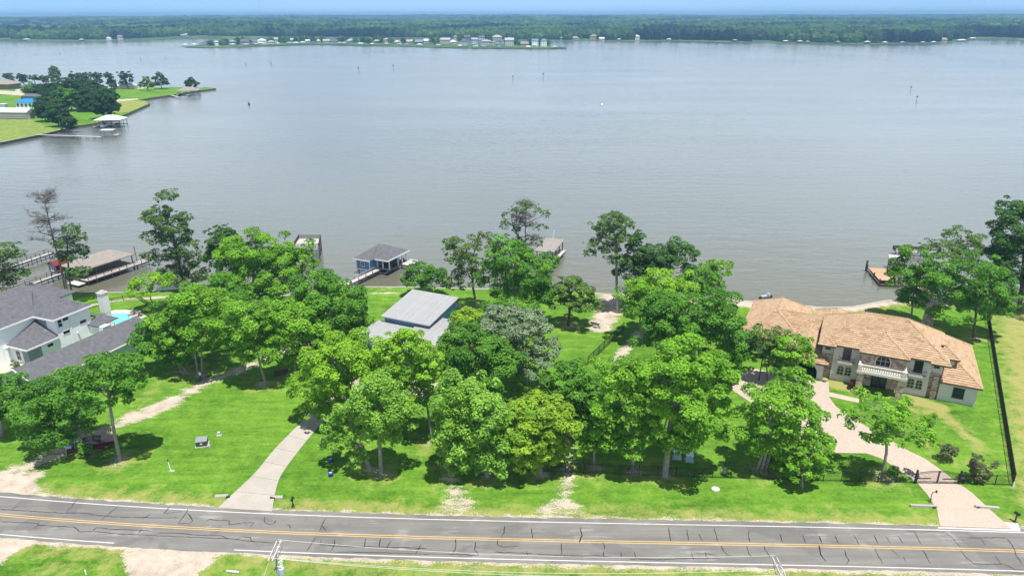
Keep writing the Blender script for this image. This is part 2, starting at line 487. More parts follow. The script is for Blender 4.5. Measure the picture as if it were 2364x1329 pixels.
pool_path = soft_line(X, Y, [(205, 705), (300, 690), (400, 684), (470, 690)], 0.6, 0.8)
dirt = np.maximum(dirt, pool_path)
dry = np.zeros(X.shape)
dry = np.maximum(dry, 0.95 * soft_poly(X, Y, [(2290, 720), (2335, 1130), (2364, 1215), (2900, 1300), (2900, 690)], 6))
dry = np.maximum(dry, 0.9 * soft_line(X, Y, [(2090, 940), (2180, 960), (2240, 1010), (2270, 1040)], 1.3, 2.6))
dry = np.maximum(dry, 1.3 * soft_line(X, Y, [(1920, 884), (1985, 902)], 1.4, 1.4)); dry = np.maximum(dry, 1.3 * soft_line(X, Y, [(2075, 915), (2130, 928), (2165, 940)], 1.6, 1.8))
dry = np.maximum(dry, 0.75 * soft_line(X, Y, [(2095, 930), (2130, 985), (2160, 1060), (2270, 1075)], 1.0, 3.2))
dry = np.maximum(dry, 0.8 * soft_line(X, Y, [(2085, 925), (2150, 938), (2175, 955)], 1.4, 2))
dry = np.maximum(dry, 0.75 * fx * np.clip(0.5 + (4.2 - back) / 3, 0, 1))
dry = np.maximum(dry, 0.55 * soft_line(X, Y, [(470, 885), (380, 870), (320, 930)], 2, 4))
dry = np.maximum(dry, 0.5 * soft_line(X, Y, [(80, 1130), (300, 1120), (480, 1150)], 1.6, 4))
dry = np.maximum(dry, 0.72 * np.clip(0.5 + (6.6 - rd) / 3.5, 0, 1))
for px_ in ([(520, 960), (640, 940)], [(540, 1060), (600, 1040)], [(420, 1050), (520, 1070)], [(300, 1095), (420, 1110)], [(690, 1120), (780, 1130)], [(1450, 1165), (1560, 1160)], [(1650, 1170), (1900, 1180)], [(1300, 800), (1360, 780)], [(890, 680), (880, 740)]):
    dry = np.maximum(dry, 0.42 * soft_line(X, Y, px_, 1.0, 5))
dry = np.maximum(dry, 0.7 * soft_line(X, Y, [(90, 1300), (260, 1308)], 0.35, 0.6))
dry = np.maximum(dry, 0.6 * soft_line(X, Y, [(1010, 1060), (1015, 1120), (960, 1150)], 1.2, 3))
dry = np.maximum(dry, 0.45 * np.where(Y < 60, 1, 0))
for q_ in [(278, 1063), (205, 1036), (462, 866), (614, 888), (684, 872), (424, 858), (880, 1091), (854, 1085), (998, 1020), (1125, 1098), (1248, 1092), (1372, 1082), (1462, 1090), (1535, 1098), (1758, 1088), (2035, 1106), (1312, 752), (1425, 722), (2250, 778), (1098, 930), (812, 985)]:
    p_ = G(*q_); dd = np.hypot(X - p_.x, Y - p_.y)
    dirt = np.maximum(dirt, 0.62 * np.clip(1.25 - dd / 1.9, 0, 1)); dry = np.maximum(dry, 0.6 * np.clip(1.3 - dd / 4.5, 0, 1))       # bare, littered soil round the trunks
track = np.maximum(soft_line(X, Y, [(-60, 1110), (0, 1095), (70, 1075), (150, 1040), (215, 1008), (300, 965), (395, 925), (470, 885), (560, 850), (640, 815), (720, 790)], 1.9, 2.6),
                   np.maximum(soft_line(X, Y, [(1035, 1060), (1045, 1110), (1075, 1180)], 2.0, 2.4), soft_line(X, Y, [(1310, 1010), (1310, 1060), (1312, 1110), (1290, 1185)], 1.7, 2.2)))

def groundmat():
    m, nt, b = newmat('lawn_and_earth')
    p = geopos(nt)
    da = N(nt, 'ShaderNodeAttribute', attribute_name='dirt').outputs['Fac']
    dr = N(nt, 'ShaderNodeAttribute', attribute_name='dry').outputs['Fac']
    big, mid, fin = noise(nt, p, 0.07, 4), noise(nt, p, 0.55, 5, 0.6), noise(nt, p, 5.0, 6, 0.7)
    mp = N(nt, 'ShaderNodeMapping', {'Vector': p, 'Rotation': (0, 0, R(-25)), 'Scale': (0.12, 0.9, 1)})
    mow = noise(nt, mp.outputs[0], 1.0, 4, 0.6)
    mow2 = noise(nt, N(nt, 'ShaderNodeMapping', {'Vector': p, 'Rotation': (0, 0, R(20)), 'Scale': (0.35, 0.8, 1)}).outputs[0], 1.0, 6, 0.65)
    f = math_(nt, 'ADD', math_(nt, 'ADD', math_(nt, 'MULTIPLY', big, 0.25), math_(nt, 'MULTIPLY', mid, 0.25)), math_(nt, 'ADD', math_(nt, 'MULTIPLY', noise(nt, p, 2.2, 8, 0.8), 0.28), math_(nt, 'MULTIPLY', mow, 0.24)))
    g = mixc(nt, rng(nt, f, 0.40, 0.60), (0.040, 0.120, 0.010), (0.150, 0.292, 0.030))
    df = rng(nt, math_(nt, 'ADD', dr, math_(nt, 'ADD', math_(nt, 'MULTIPLY', math_(nt, 'SUBTRACT', mid, 0.5), 1.6), math_(nt, 'MULTIPLY', math_(nt, 'SUBTRACT', fin, 0.5), 0.7))), 0.38, 0.95, 0, 0.9)
    g = mixc(nt, df, g, mixc(nt, fin, (0.20, 0.21, 0.05), (0.40, 0.35, 0.14)))
    e = mixc(nt, rng(nt, math_(nt, 'ADD', math_(nt, 'MULTIPLY', mid, 0.5), math_(nt, 'MULTIPLY', fin, 0.5)), 0.33, 0.66), (0.28, 0.22, 0.165), (0.58, 0.51, 0.43))
    ef = rng(nt, math_(nt, 'ADD', da, math_(nt, 'ADD', math_(nt, 'MULTIPLY', math_(nt, 'SUBTRACT', mow2, 0.5), 1.7), math_(nt, 'MULTIPLY', math_(nt, 'SUBTRACT', fin, 0.5), 1.3))), 0.42, 0.68)
    c = mixc(nt, ef, g, e)
    nt.links.new(c, b.inputs['Base Color'])
    b.inputs['Roughness'].default_value = 0.95
    b.inputs['Specular IOR Level'].default_value = 0.08
    bump(nt, b, math_(nt, 'ADD', noise(nt, p, 3.0, 8, 0.75), math_(nt, 'MULTIPLY', mid, 0.6)), 0.55, 0.18)
    return m
M['ground'] = groundmat()

def ground_part(name, mask, **kw):
    idx = np.arange(NX * NY).reshape(NX, NY)
    q = np.stack([idx[:-1, :-1], idx[1:, :-1], idx[1:, 1:], idx[:-1, 1:]], -1)[mask]
    used, inv = np.unique(q, return_inverse=True)
    V = np.stack([X.ravel(), Y.ravel(), np.zeros(NX * NY)], 1)[used]
    me = np_mesh(name, V, inv.reshape(-1, 4), M['ground'])
    for an, arr in (('dirt', dirt), ('dry', dry)):
        at = me.attributes.new(an, 'FLOAT', 'POINT')
        at.data.foreach_set('value', arr.ravel()[used].astype(np.float32))
    return tag(link(name, me), kind='structure', **kw)
tm = (track[:-1, :-1] + track[1:, 1:]) / 2 > 0.5
sm = ((fx * np.clip(0.5 + (1.9 - back) / 2.2, 0, 1))[:-1, :-1] > 0.5) & ~tm
ground_part('dirt_track', tm)
ground_part('sandy_shore', sm)
ground_part('ground', ~tm & ~sm)
# land behind and beside the lots, out of the picture
MB().box(-600, 600, -400, 22, -0.6, -0.004).box(-600, -165, 22, 118, -0.6, -0.004).box(185, 600, 22, 122, -0.6, -0.004).build('ground', M['ground'], kind='structure')

# bulkhead along the near shore
bw = thing('bulkhead', 'low timber bulkhead with pale cap along the near lots shoreline', 'bulkhead')
fb, cb = MB(), MB()
for a, b in zip(SHORE[:-1], SHORE[1:]):
    d = (b - a).normalized(); nrm = Vector((-d.y, d.x, 0))
    fb.slab([a + nrm * 0.01, b + nrm * 0.01, b + nrm * 0.13, a + nrm * 0.13], -2.2, 0.03)
    cb.slab([a - nrm * 0.06, b - nrm * 0.06, b + nrm * 0.24, a + nrm * 0.24], 0.034, 0.10)
fb.build('wall', M['bulkhead'], bw); cb.build('cap', M['caplight'], bw)

# ------------------------------------------------------------------ lake
def watermat():
    m, nt, b = newmat('lake_water')
    p = geopos(nt)
    mp = N(nt, 'ShaderNodeMapping', {'Vector': p, 'Rotation': (0, 0, R(8)), 'Scale': (0.28, 0.75, 1)})
    mp2 = N(nt, 'ShaderNodeMapping', {'Vector': p, 'Rotation': (0, 0, R(-14)), 'Scale': (0.10, 0.26, 1)})
    mp3 = N(nt, 'ShaderNodeMapping', {'Vector': p, 'Scale': (0.006, 0.0035, 1)})
    big = noise(nt, mp3.outputs[0], 1.0, 3)
    c = mixc(nt, rng(nt, big, 0.35, 0.65), (0.088, 0.104, 0.094), (0.112, 0.128, 0.118))
    yy = N(nt, 'ShaderNodeSeparateXYZ', {0: p}).outputs[1]
    c = mixc(nt, rng(nt, math_(nt, 'ADD', yy, math_(nt, 'MULTIPLY', noise(nt, p, .05, 4), 40)), 150, 215, 0.75, 0), c, (0.115, 0.102, 0.058))
    nt.links.new(c, b.inputs['Base Color'])
    b.inputs['IOR'].default_value = 1.333
    b.inputs['Specular IOR Level'].default_value = 0.5
    nt.links.new(rng(nt, big, 0.3, 0.7, 0.10, 0.22), b.inputs['Roughness'])
    h = math_(nt, 'ADD', math_(nt, 'MULTIPLY', noise(nt, mp.outputs[0], 1.0, 2, 0.5, 0.3), 0.5), noise(nt, mp2.outputs[0], 1.0, 3, 0.55, 0.4))
    mp4 = N(nt, 'ShaderNodeMapping', {'Vector': p, 'Rotation': (0, 0, R(12)), 'Scale': (0.004, 0.02, 1)})
    h = math_(nt, 'MULTIPLY', h, rng(nt, noise(nt, mp4.outputs[0], 1.0, 4, 0.6), 0.35, 0.65, 0.55, 1.5))
    bump(nt, b, h, 0.32, 0.5)
    return m
M['water'] = watermat()
MB().poly([(-9000, 60, -1), (9000, 60, -1), (9000, 9800, -1), (-9000, 9800, -1)]).build('lake_water', M['water'], fix=False, kind='structure')

# ------------------------------------------------------------------ road
def roadmat():
    m, nt, b = newmat('worn_asphalt')
    p = geopos(nt)
    mp = N(nt, 'ShaderNodeMapping', {'Vector': p, 'Rotation': (0, 0, R(3)), 'Scale': (0.07, 1.1, 1)})
    s, f, g = noise(nt, mp.outputs[0], 1.0, 4, 0.65), noise(nt, p, 8, 6, 0.75), noise(nt, p, 0.25, 3)
    v = math_(nt, 'ADD', math_(nt, 'ADD', math_(nt, 'MULTIPLY', s, 0.5), math_(nt, 'MULTIPLY', f, 0.3)), math_(nt, 'MULTIPLY', g, 0.2))
    c = mixc(nt, rng(nt, v, 0.36, 0.64), (0.115, 0.112, 0.103), (0.215, 0.207, 0.190))
    c = mixc(nt, rng(nt, math_(nt, 'MULTIPLY', noise(nt, mp.outputs[0], 2.3, 5, 0.8), noise(nt, p, 0.3, 3)), 0.30, 0.40, 0, 0.5), c, (0.36, 0.35, 0.34))
    c = mixc(nt, rng(nt, noise(nt, p, 0.11, 3, 0.5, 1.2), 0.56, 0.60, 0, 0.45), c, (0.10, 0.098, 0.094))
    nt.links.new(c, b.inputs['Base Color'])
    b.inputs['Roughness'].default_value = 0.85
    bump(nt, b, f, 0.3, 0.03)
    return m
M['road'] = roadmat()
def strip(line, d0, d1, z, mb=None):
    mb = mb or MB()
    a, b = offset(line, d0), offset(line, d1)
    n = len(line)
    mb.add([(p.x, p.y, z) for p in a] + [(p.x, p.y, z) for p in b], [(i, i + 1, n + i + 1, n + i) for i in range(n - 1)])
    return mb
def cut(line, x0, x1):
    return [p for p in line if x0 <= p.x <= x1]
rng_ = random.Random(4)
L0, R0 = offset(RC, 3.85), offset(RC, -3.75)
fine = catmull(RC, 4)
mbr = MB()
le = [p + Vector((0, rng_.uniform(-0.12, 0.12), 0)) for p in offset(fine, 3.8)]
re = [p + Vector((0, rng_.uniform(-0.10, 0.10), 0)) for p in offset(fine, -3.55)]
nf = len(fine)
mbr.add([(p.x, p.y, 0.012) for p in le] + [(p.x, p.y, 0.012) for p in re], [(i, i + 1, nf + i + 1, nf + i) for i in range(nf - 1)])
road = mbr.build('road', M['road'], kind='structure')
strip(fine, 3.0, 3.12, 0.016).build('edge_line', M['paint_white'], road)
strip(fine, 0.10, 0.21, 0.016).build('centre_line', M['paint_yellow'], road)
strip(fine, -0.21, -0.10, 0.016).build('centre_line', M['paint_yellow'], road)
x1, x2 = G(284, 1252).x, G(542, 1269).x
strip(cut(fine, -400, x1), -3.12, -3.0, 0.016).build('edge_line', M['paint_white'], road)
strip(cut(fine, x2, 400), -3.12, -3.0, 0.016).build('edge_line', M['paint_white'], road)
CR = """7:600,250 515,350|920,295 785,410|135,290 90,325|0,320 470,350 640,350 720,360 860,378 1000,383 1390,388|1180,355 1110,395|1330,300 1275,350 1420,340|1465,315 1450,350 1390,430 1480,432 1500,410 1490,380 1455,345|1600,415 1640,395 1670,405 1790,410 1785,440 1870,432 1890,425 1980,425 1950,465|2060,370 2065,425 2100,437 2140,430 2150,405|2230,440 2262,445 2262,470|0,415 300,430 300,445 580,460 620,495 720,492 750,465 950,478 1170,487|300,440 260,470|740,490 900,512 1540,540 1850,553 1960,570 2200,585|1230,505 1420,507 1500,518 1720,527 1780,545|1110,470 1075,515|1850,550 1880,537 1950,540 1960,565
8:190,710 160,765 135,820|160,765 190,818|105,870 60,940 25,990|155,885 140,930 270,942 500,948 760,955 980,963 1040,963|262,885 265,935 230,980|518,880 520,940 495,970|645,882 640,960|745,900 715,925 700,965|985,930 970,965 945,1012|270,1000 400,993 560,1000 780,1005 950,1010 1250,1013 1470,1023|1278,882 1280,940 1280,970 1250,1013|1452,905 1440,970 1475,1025|1690,770 1685,830 1665,878|1635,890 1630,935 1680,953 1820,945|1600,993 1670,998 1870,1005 1930,1008|1870,985 1890,1025|1915,790 1928,880|2328,790 2340,860 2315,915|2165,920 2172,990 2160,1018|1950,1010 2364,1035
6:155,855 170,930 148,990|350,975 378,1020 380,1058|368,1070 362,1105 380,1120|0,1115 300,1113 460,1125|525,1078 530,1125|645,1075 665,1135|605,1140 880,1147 1100,1137 1200,1135 1430,1138|1165,1078 1188,1148|1290,1070 1300,1115 1320,1135|1205,1087 1370,1100|960,855 975,985|1125,870 1140,975|1230,905 1270,980|1375,860 1390,930 1405,985|1440,1020 1460,1070 1500,1108 1525,1100|1690,885 1685,940 1702,988|1668,1020 1690,1090 1720,1125|1828,1020 1840,1060 1885,1128|1970,910 1998,990|2178,915 2210,998|2325,930 2355,1000|2330,1015 2345,1100 2364,1138
5:165,955 195,1028|310,945 350,1028|482,940 540,1035|675,948 715,1028|785,960 830,1020|897,952 950,1025|1050,915 1080,970 1115,1030|975,913 1335,917 1400,965 1485,1060|1670,980 1720,1045|1550,975 1910,970|1910,975 1970,1040 2000,1130 2060,1220|165,1040 180,1130 230,1195|405,1085 410,1130 445,1180 415,1225|690,1070 710,1130 765,1218|835,1080 910,1145|955,1145 975,1195|1130,1085 1170,1150 1205,1215|1485,1090 1530,1150 1610,1215 1700,1220 1880,1215 2000,1270 2076,1275|1800,1135 1860,1215"""
CF = {'7': (0, 1080, 3.377), '8': (700, 1000, 3.637), '6': (1300, 1000, 3.94), '5': (1850, 1000, 4.04)}
ck = random.Random(9)
for ln in CR.split('\n'):
    ox, oy, zz = CF[ln[0]]
    for pl in ln[2:].split('|'):
        P0 = [G(ox + float(a) / zz, oy + float(b) / zz) for a, b in (q.split(',') for q in pl.split())]
        pts = []
        for a, b in zip(P0[:-1], P0[1:]):                       # a wandering line
            n = max(2, int((b - a).length / 0.35))
            for k in range(n):
                pts.append(a.lerp(b, k / n) + Vector((ck.uniform(-.05, .05), ck.uniform(-.05, .05), 0)))
        pts.append(P0[-1])
        n = len(pts); mb = MB()
        w = [0.048 * ck.uniform(0.6, 1.25) * (0.35 if i in (0, n - 1) else 1) for i in range(n)]
        A, B = [], []
        for i, p in enumerate(pts):
            t = (pts[min(i + 1, n - 1)] - pts[max(i - 1, 0)]).normalized()
            A.append((p.x - t.y * w[i], p.y + t.x * w[i], 0.0195)); B.append((p.x + t.y * w[i], p.y - t.x * w[i], 0.0195))
        mb.add(A + B, [(i, n + i, n + i + 1, i + 1) for i in range(n - 1)])
        mb.build('tar_strip', M['tar'], road, fix=False)

# ------------------------------------------------------------------ drives
DL = [(503, 1172), (548, 1130), (590, 1090), (640, 1030), (700, 970), (728, 938), (790, 905), (850, 868)]
DR = [(628, 1180), (636, 1135), (650, 1095), (690, 1040), (735, 985), (765, 958), (830, 925), (890, 888)]
def resample(pts, n):
    P = catmull([G(*p) for p in pts], 8)
    s = [0]
    for a, b in zip(P[:-1], P[1:]): s.append(s[-1] + (b - a).length)
    return [Vector((np.interp(s[-1] * k / n, s, [p.x for p in P]), np.interp(s[-1] * k / n, s, [p.y for p in P]), 0)) for k in range(n + 1)]
ND = 11
dl, dr_ = resample(DL, ND * 4), resample(DR, ND * 4)
drive = MB().slab(dl + dr_[::-1], -0.05, 0.02).build('concrete_driveway', basic('joint_dirt', (0.22, 0.19, 0.15), 0.95), kind='structure')
for k in range(ND):
    a = dl[k * 4:k * 4 + 5]; b = dr_[k * 4:k * 4 + 5]
    a = [a[0].lerp(a[1], 0.03)] + a[1:-1] + [a[-1].lerp(a[-2], 0.03)]
    b = [b[0].lerp(b[1], 0.03)] + b[1:-1] + [b[-1].lerp(b[-2], 0.03)]
    MB().slab(a + b[::-1], 0.021, 0.06).build('slab', M['concrete'], drive)
def pavermat():
    m, nt, b = newmat('tumbled_pavers')
    p = geopos(nt)
    mp = N(nt, 'ShaderNodeMapping', {'Vector': p, 'Rotation': (0, 0, R(-26))})
    br = N(nt, 'ShaderNodeTexBrick', {'Vector': mp.outputs[0], 'Color1': (0.395, 0.315, 0.250, 1), 'Color2': (0.490, 0.405, 0.330, 1), 'Mortar': (0.31, 0.25, 0.20, 1), 'Scale': 1.0, 'Mortar Size': 0.008,
           'Brick Width': 0.3, 'Row Height': 0.16})
    c = mixc(nt, rng(nt, noise(nt, p, 0.4, 4), 0.3, 0.7, 0, 0.35), br.outputs[0], (0.39, 0.335, 0.28))
    nt.links.new(c, b.inputs['Base Color']); b.inputs['Roughness'].default_value = 0.85
    bump(nt, b, br.outputs[1], -0.4, 0.02)
    return m
M['paver'] = pavermat()
PD = [(2170, 1214), (2163, 1175), (2140, 1140), (2118, 1115), (2073, 1082), (2033, 1057), (2000, 1046), (1944, 1045), (1900, 1045), (1840, 1020), (1780, 960), (1690, 900), (1690, 855), (1740, 850), (1860, 878), (1913, 881),
      (1915, 918), (1930, 938), (1955, 957), (2020, 996), (2097, 1040), (2137, 1059), (2172, 1084), (2204, 1109), (2245, 1138), (2290, 1180), (2335, 1220)]
MB().slab([G(*p) for p in PD], -0.05, 0.04).build('paver_driveway', M['paver'], kind='structure')
MB().slab([G(*p) for p in [(2165, 1215.5), (2334, 1221), (2305, 1203), (2350, 1207), (2356, 1226), (2165, 1219)]], -0.05, 0.03).build('concrete_apron', M['concwhite'], kind='structure')
MB().slab([G(*p) for p in [(1914, 905), (1984, 921), (1982, 930), (1914, 915)]], -0.05, 0.05).build('stone_path', basic('pale_flagstone', (0.42, 0.37, 0.30), 0.85, 0.15), kind='structure')
# ------------------------------------------------------------------ trees
LEAF = {
    'lime':   leafmat('lime_leaves', (0.085, 0.2, 0.01), (0.3, 0.56, 0.036)),
    'light':  leafmat('light_green_leaves', (0.055, 0.16, 0.01), (0.235, 0.49, 0.034)),
    'green':  leafmat('green_leaves', (0.034, 0.115, 0.01), (0.15, 0.37, 0.034)),
    'dark':   leafmat('dark_green_leaves', (0.022, 0.075, 0.015), (0.09, 0.21, 0.04)),
    'deep': leafmat('deep_green_leaves', (0.012, 0.048, 0.012), (0.055, 0.140, 0.028)),
    'olive':  leafmat('olive_leaves', (0.05, 0.11, 0.02), (0.17, 0.3, 0.05)),
    'yellow': leafmat('yellow_green_leaves', (0.095, 0.205, 0.012), (0.34, 0.53, 0.04)),
    'feather': leafmat('feathery_leaves', (0.08, 0.205, 0.018), (0.28, 0.51, 0.065)),
    'silver': leafmat('silvery_leaves', (0.09, 0.155, 0.065), (0.3, 0.39, 0.23)),
    'pine':   leafmat('pine_needles', (.035,.085,.018), (.13,.235,.05), 0.15),
    'deadneedle': leafmat('dead_needles', (.10,.085,.078), (.19,.165,.15), 0.15),
    'reddish': leafmat('reddish_tips', (0.039, 0.085, 0.031), (0.155, 0.132, 0.062), 0.2),
}
def fib(n, g):
    i = np.arange(n) + 0.5
    ph = np.arccos(1 - 2 * i / n) + g.normal(0, 0.12, n)
    th = math.pi * (1 + 5 ** 0.5) * i + g.normal(0, 0.25, n)
    return np.stack([np.cos(th) * np.sin(ph), np.sin(th) * np.sin(ph), np.cos(ph)], 1)
def unit(a): return a / (np.linalg.norm(a, axis=-1, keepdims=True) + 1e-9)

def leaf_arrays(c, nrm, size, g, aspect=0.62):
    """one bent-free rhombic leaf spray per centre"""
    n = len(c)
    t = g.normal(size=(n, 3)); t = unit(t - nrm * (t * nrm).sum(1, keepdims=True))
    b = np.cross(nrm, t)
    s = size[:, None]
    v = np.stack([c - t * s, c - b * s * aspect + nrm * s * 0.12, c + t * s, c + b * s * aspect + nrm * s * 0.12], 1)
    return v.reshape(-1, 3), np.arange(4 * n).reshape(n, 4)

def crown_points(ells, g, leaf=0.18, dens=1.0, openness=0.12, flat=0.6, sub=None, low=-0.5):
    """ells: (centre, (rx, ry, rz)); each becomes leafy clumps over its shell; returns leaf centres, normals, tints, clump centres"""
    C, Nn, T, K = [], [], [], []
    for c, (rx, ry, rz) in ells:
        c = np.array(c)
        rm = (rx * ry * rz) ** (1 / 3)
        sr = sub or min(max(0.34 * rm, 0.42), 1.55)
        area = 4 * math.pi * rm * rm
        m = max(4, int(area / (sr * sr * 2.0)))
        d = fib(m, g)
        d = d[(d[:, 2] > low)]
        d = d[g.random(len(d)) > openness + 0.08]
        ph = g.uniform(0, 6.28, 6)
        lump = 1 + 0.13 * np.sin(3.1 * d[:, 0] + ph[0] + 2.0 * d[:, 2]) + 0.13 * np.sin(4.3 * d[:, 1] + ph[1] - 2.6 * d[:, 0]) + 0.09 * np.sin(7 * d[:, 2] + ph[2] + 5 * d[:, 1])
        fr = g.uniform(0.55, 1.0, len(d)) * lump
        fr = np.where(g.random(len(d)) < 0.07, fr * 1.22, fr)
        k = c + d * np.array([rx, ry, rz]) * (fr * 1.04)[:, None]
        K.append(k)
        r = sr * g.uniform(0.45, 1.3, len(k))
        nl = np.maximum(8, dens * 74 * r * r * (0.25 / leaf) ** 2).astype(int)
        idx = np.repeat(np.arange(len(k)), nl)
        n = len(idx)
        q = unit(g.normal(size=(n, 3)) + d[idx] * 0.55 + np.array([0, 0, 0.45]))
        pos = k[idx] + q * (r[idx] * g.uniform(0.55, 1.05, n) ** 0.8)[:, None] * np.array([1, 1, flat])
        nr = unit(q * 0.8 + np.array([0, 0, 0.7]) + g.normal(0, 0.42, (n, 3)))
        ct = g.uniform(0.12, 0.88, len(k))
        C.append(pos); Nn.append(nr); T.append(np.clip(ct[idx] * 0.7 + g.uniform(0, 0.5, n) - 0.08, 0, 1))
    C, Nn, T, K = np.concatenate(C), np.concatenate(Nn), np.concatenate(T), np.concatenate(K)
    inside = np.zeros(len(C), bool)                                   # nothing grows deep inside the crown
    for c, rr3 in ells:
        inside |= (((C - np.array(c)) / np.array(rr3)) ** 2).sum(1) < 0.30
    keep = ~inside | (g.random(len(C)) < 0.12)
    return C[keep], Nn[keep], T[keep], K

def bezier(a, b, c, n):
    return [a * (1 - t) ** 2 + b * 2 * t * (1 - t) + c * t * t for t in [i / n for i in range(n + 1)]]

def to_ell(e, Y, dy=0.0):
    cx, cy, rxp, ryp = e[:4]
    y = Y + dy
    c = atY(cx, cy, y)
    dp = depth(c)
    a = rxp * dp / FPX
    d = ray(cx, cy)
    th = math.atan2(-d.z, math.hypot(d.x, d.y))
    V = ryp * dp / FPX
    cz2 = V * V - (a * math.sin(th)) ** 2
    cz = math.sqrt(max(cz2, (0.42 * a) ** 2)) / math.cos(th)
    return c, (a, a * 0.92, cz)

def tree(name, label, base, ells, kind, seed, cat='tree', trunk_r=0.2, bark='bark', group=None, leaf=0.18, dens=1.0, openness=0.12, flat=0.6, sub=None, low=-0.5, limbs=7,
         trunks=None, zbase=0.0, needle=False, extra=None, spread=0.35, show_trunk=True):
    g = np.random.default_rng(seed)
    rr = random.Random(seed)
    B = G(base[0], base[1], zbase)
    root = thing(name, label, cat, B, 0, group)
    E = []
    for i, e in enumerate(ells):
        dy = e[4] if len(e) > 4 else (0 if i == 0 else rr.uniform(-1.2, 1.2))
        c, r = to_ell(e, B.y, dy)
        lo = 0.5
        c = c - B
        E.append((c, r))
    C, Nn, T, K = crown_points(E, g, leaf, dens, openness, flat, sub, low)
    keep = C[:, 2] > 0.25
    C, Nn, T = C[keep], Nn[keep], T[keep]
    sz = leaf * g.uniform(0.7, 1.35, len(C))
    v, q = leaf_arrays(C, Nn, sz, g, 0.3 if needle else 0.62)
    # trunk and limbs
    mb = MB()
    top = E[0][0]
    bases = [Vector((0, 0, 0))] if not trunks else [G(*t, zbase) - B for t in trunks]
    for tb in bases:
        fork = tb.lerp(Vector((top.x, top.y, 0)), 0.45); fork.z = max(0.6, min(top.z - 0.55 * E[0][1][2], top.z * 0.75))
        end = tb.lerp(Vector((top.x, top.y, 0)), 0.85); end.z = top.z + 0.35 * E[0][1][2]
        mid = tb.lerp(fork, 0.5) + Vector((rr.uniform(-.25, .25), rr.uniform(-.25, .25), 0))
        pts = [tb + Vector((0, 0, -0.25)), tb + Vector((0, 0, 0.25)), mid, fork, fork.lerp(end, 0.5) + Vector((rr.uniform(-.4, .4), rr.uniform(-.4, .4), 0)), end]
        k = trunk_r / (len(bases) ** 0.4)
        mb.tube(pts, [k * 1.55, k * 1.15, k, k * 0.85, k * 0.5, k * 0.12], 8)
        nl = max(2, limbs // len(bases))
        KK = K[g.permutation(len(K))[:nl]]
        for kk in KK:
            e = Vector(kk)
            f0 = rr.uniform(0.0, 0.75)
            s = fork.lerp(end, f0)
            if e.z < s.z - 0.3: s = mid.lerp(fork, rr.uniform(0.6, 1))
            m_ = s.lerp(e, 0.5) + Vector((0, 0, 0.12 * (e - s).length * rr.uniform(0.2, 1.2)))
            mb.tube(bezier(s, m_, e, 4), [k * 0.42, k * 0.36, k * 0.28, k * 0.2, k * 0.07], 5, cap=False)
            for _ in range(2):
                kk2 = Vector(K[g.integers(len(K))])
                if (kk2 - m_).length < 3.2:
                    mb.tube(bezier(m_, m_.lerp(kk2, 0.5) + Vector((0, 0, 0.2)), kk2, 3), [k * 0.2, k * 0.15, k * 0.1, k * 0.04], 4, cap=False)
    if extra: extra(mb, B, g, rr, root)
    mb.build('trunk', M[bark], root, smooth=True, fix=False)
    link('crown', np_mesh('crown', v, q, LEAF[kind], T), root)
    return root, B

LOTG = 'broadleaf trees of the near lots'
def bt(label, base, ells, kind, seed, **k):
    ells = [(e[0], e[1] + 0.06 * e[3], e[2] * 1.13, e[3] * 1.16, *e[4:]) for e in ells]
    return tree('broadleaf_tree', label, base, ells, kind, seed, group=LOTG, **k)

# left lot
bt('leafy tree with a curved pale trunk at the front corner of the left lot', (278, 1063), [(248, 868, 66, 52), (212, 905, 45, 45), (290, 842, 30, 25), (282, 915, 22, 25)], 'green', 1, trunk_r=0.2)
bt('broad tree hanging over the dark red pickup truck', (205, 1036), [(128, 935, 72, 62), (80, 945, 40, 38), (175, 965, 48, 55), (135, 985, 40, 38), (190, 1045, 22, 26)], 'green', 2, trunk_r=0.22)
bt('tree cut by the left picture edge beside the white gravel drive', (5, 1005), [(18, 912, 42, 40), (-30, 935, 50, 48)], 'green', 3)
bt('tree with twin thin trunks behind the person on the track', (462, 866), [(455, 725, 66, 55), (415, 765, 50, 45), (490, 770, 42, 40), (440, 695, 45, 30)], 'light', 4, trunks=[(458, 866), (467, 864)], trunk_r=0.2)
bt('bushy tree overhanging the long garage roof', (424, 858), [(365, 795, 50, 38), (348, 768, 32, 28), (398, 748, 45, 40), (410, 815, 40, 32)], 'green', 5, trunks=[(418, 857), (430, 858)])
bt('slender light green tree with a straight trunk on the open lawn', (614, 888), [(575, 745, 52, 45), (590, 800, 40, 40), (620, 775, 32, 35), (555, 785, 38, 32)], 'light', 6, trunk_r=0.17)
bt('bright tree between the lawn and the round dark tree', (684, 872), [(678, 735, 60, 50), (660, 780, 48, 42), (715, 770, 45, 42), (690, 820, 40, 30), (640, 725, 30, 25)], 'light', 7, trunk_r=0.18)
bt('round dense dark tree beside the grey metal roofed house', (770, 838), [(768, 700, 66, 55), (735, 665, 55, 36), (800, 730, 40, 45), (775, 775, 52, 48), (720, 715, 45, 40)], 'green', 8, openness=0.05, trunk_r=0.26)
bt('tall bright tree rising against the water left of the fishing platform', (590, 720), [(592, 580, 60, 46), (545, 590, 42, 40), (630, 605, 42, 38), (590, 640, 72, 45), (640, 655, 45, 38)], 'light', 9, trunk_r=0.26)
bt('narrow dark tree at the shore behind the tall bright tree', (505, 690), [(506, 560, 26, 34), (500, 605, 28, 42), (525, 540, 18, 20)], 'dark', 10)
bt('thin loose tree in front of the fishing platform', (695, 712), [(713, 575, 18, 26), (700, 610, 32, 32), (690, 645, 26, 26), (665, 590, 22, 22)], 'light', 11, openness=0.3, dens=0.85)
bt('low spreading tree between the pine and the bright tree', (545, 745), [(520, 660, 45, 32), (560, 690, 58, 32), (490, 690, 32, 28), (600, 700, 40, 28)], 'green', 12)
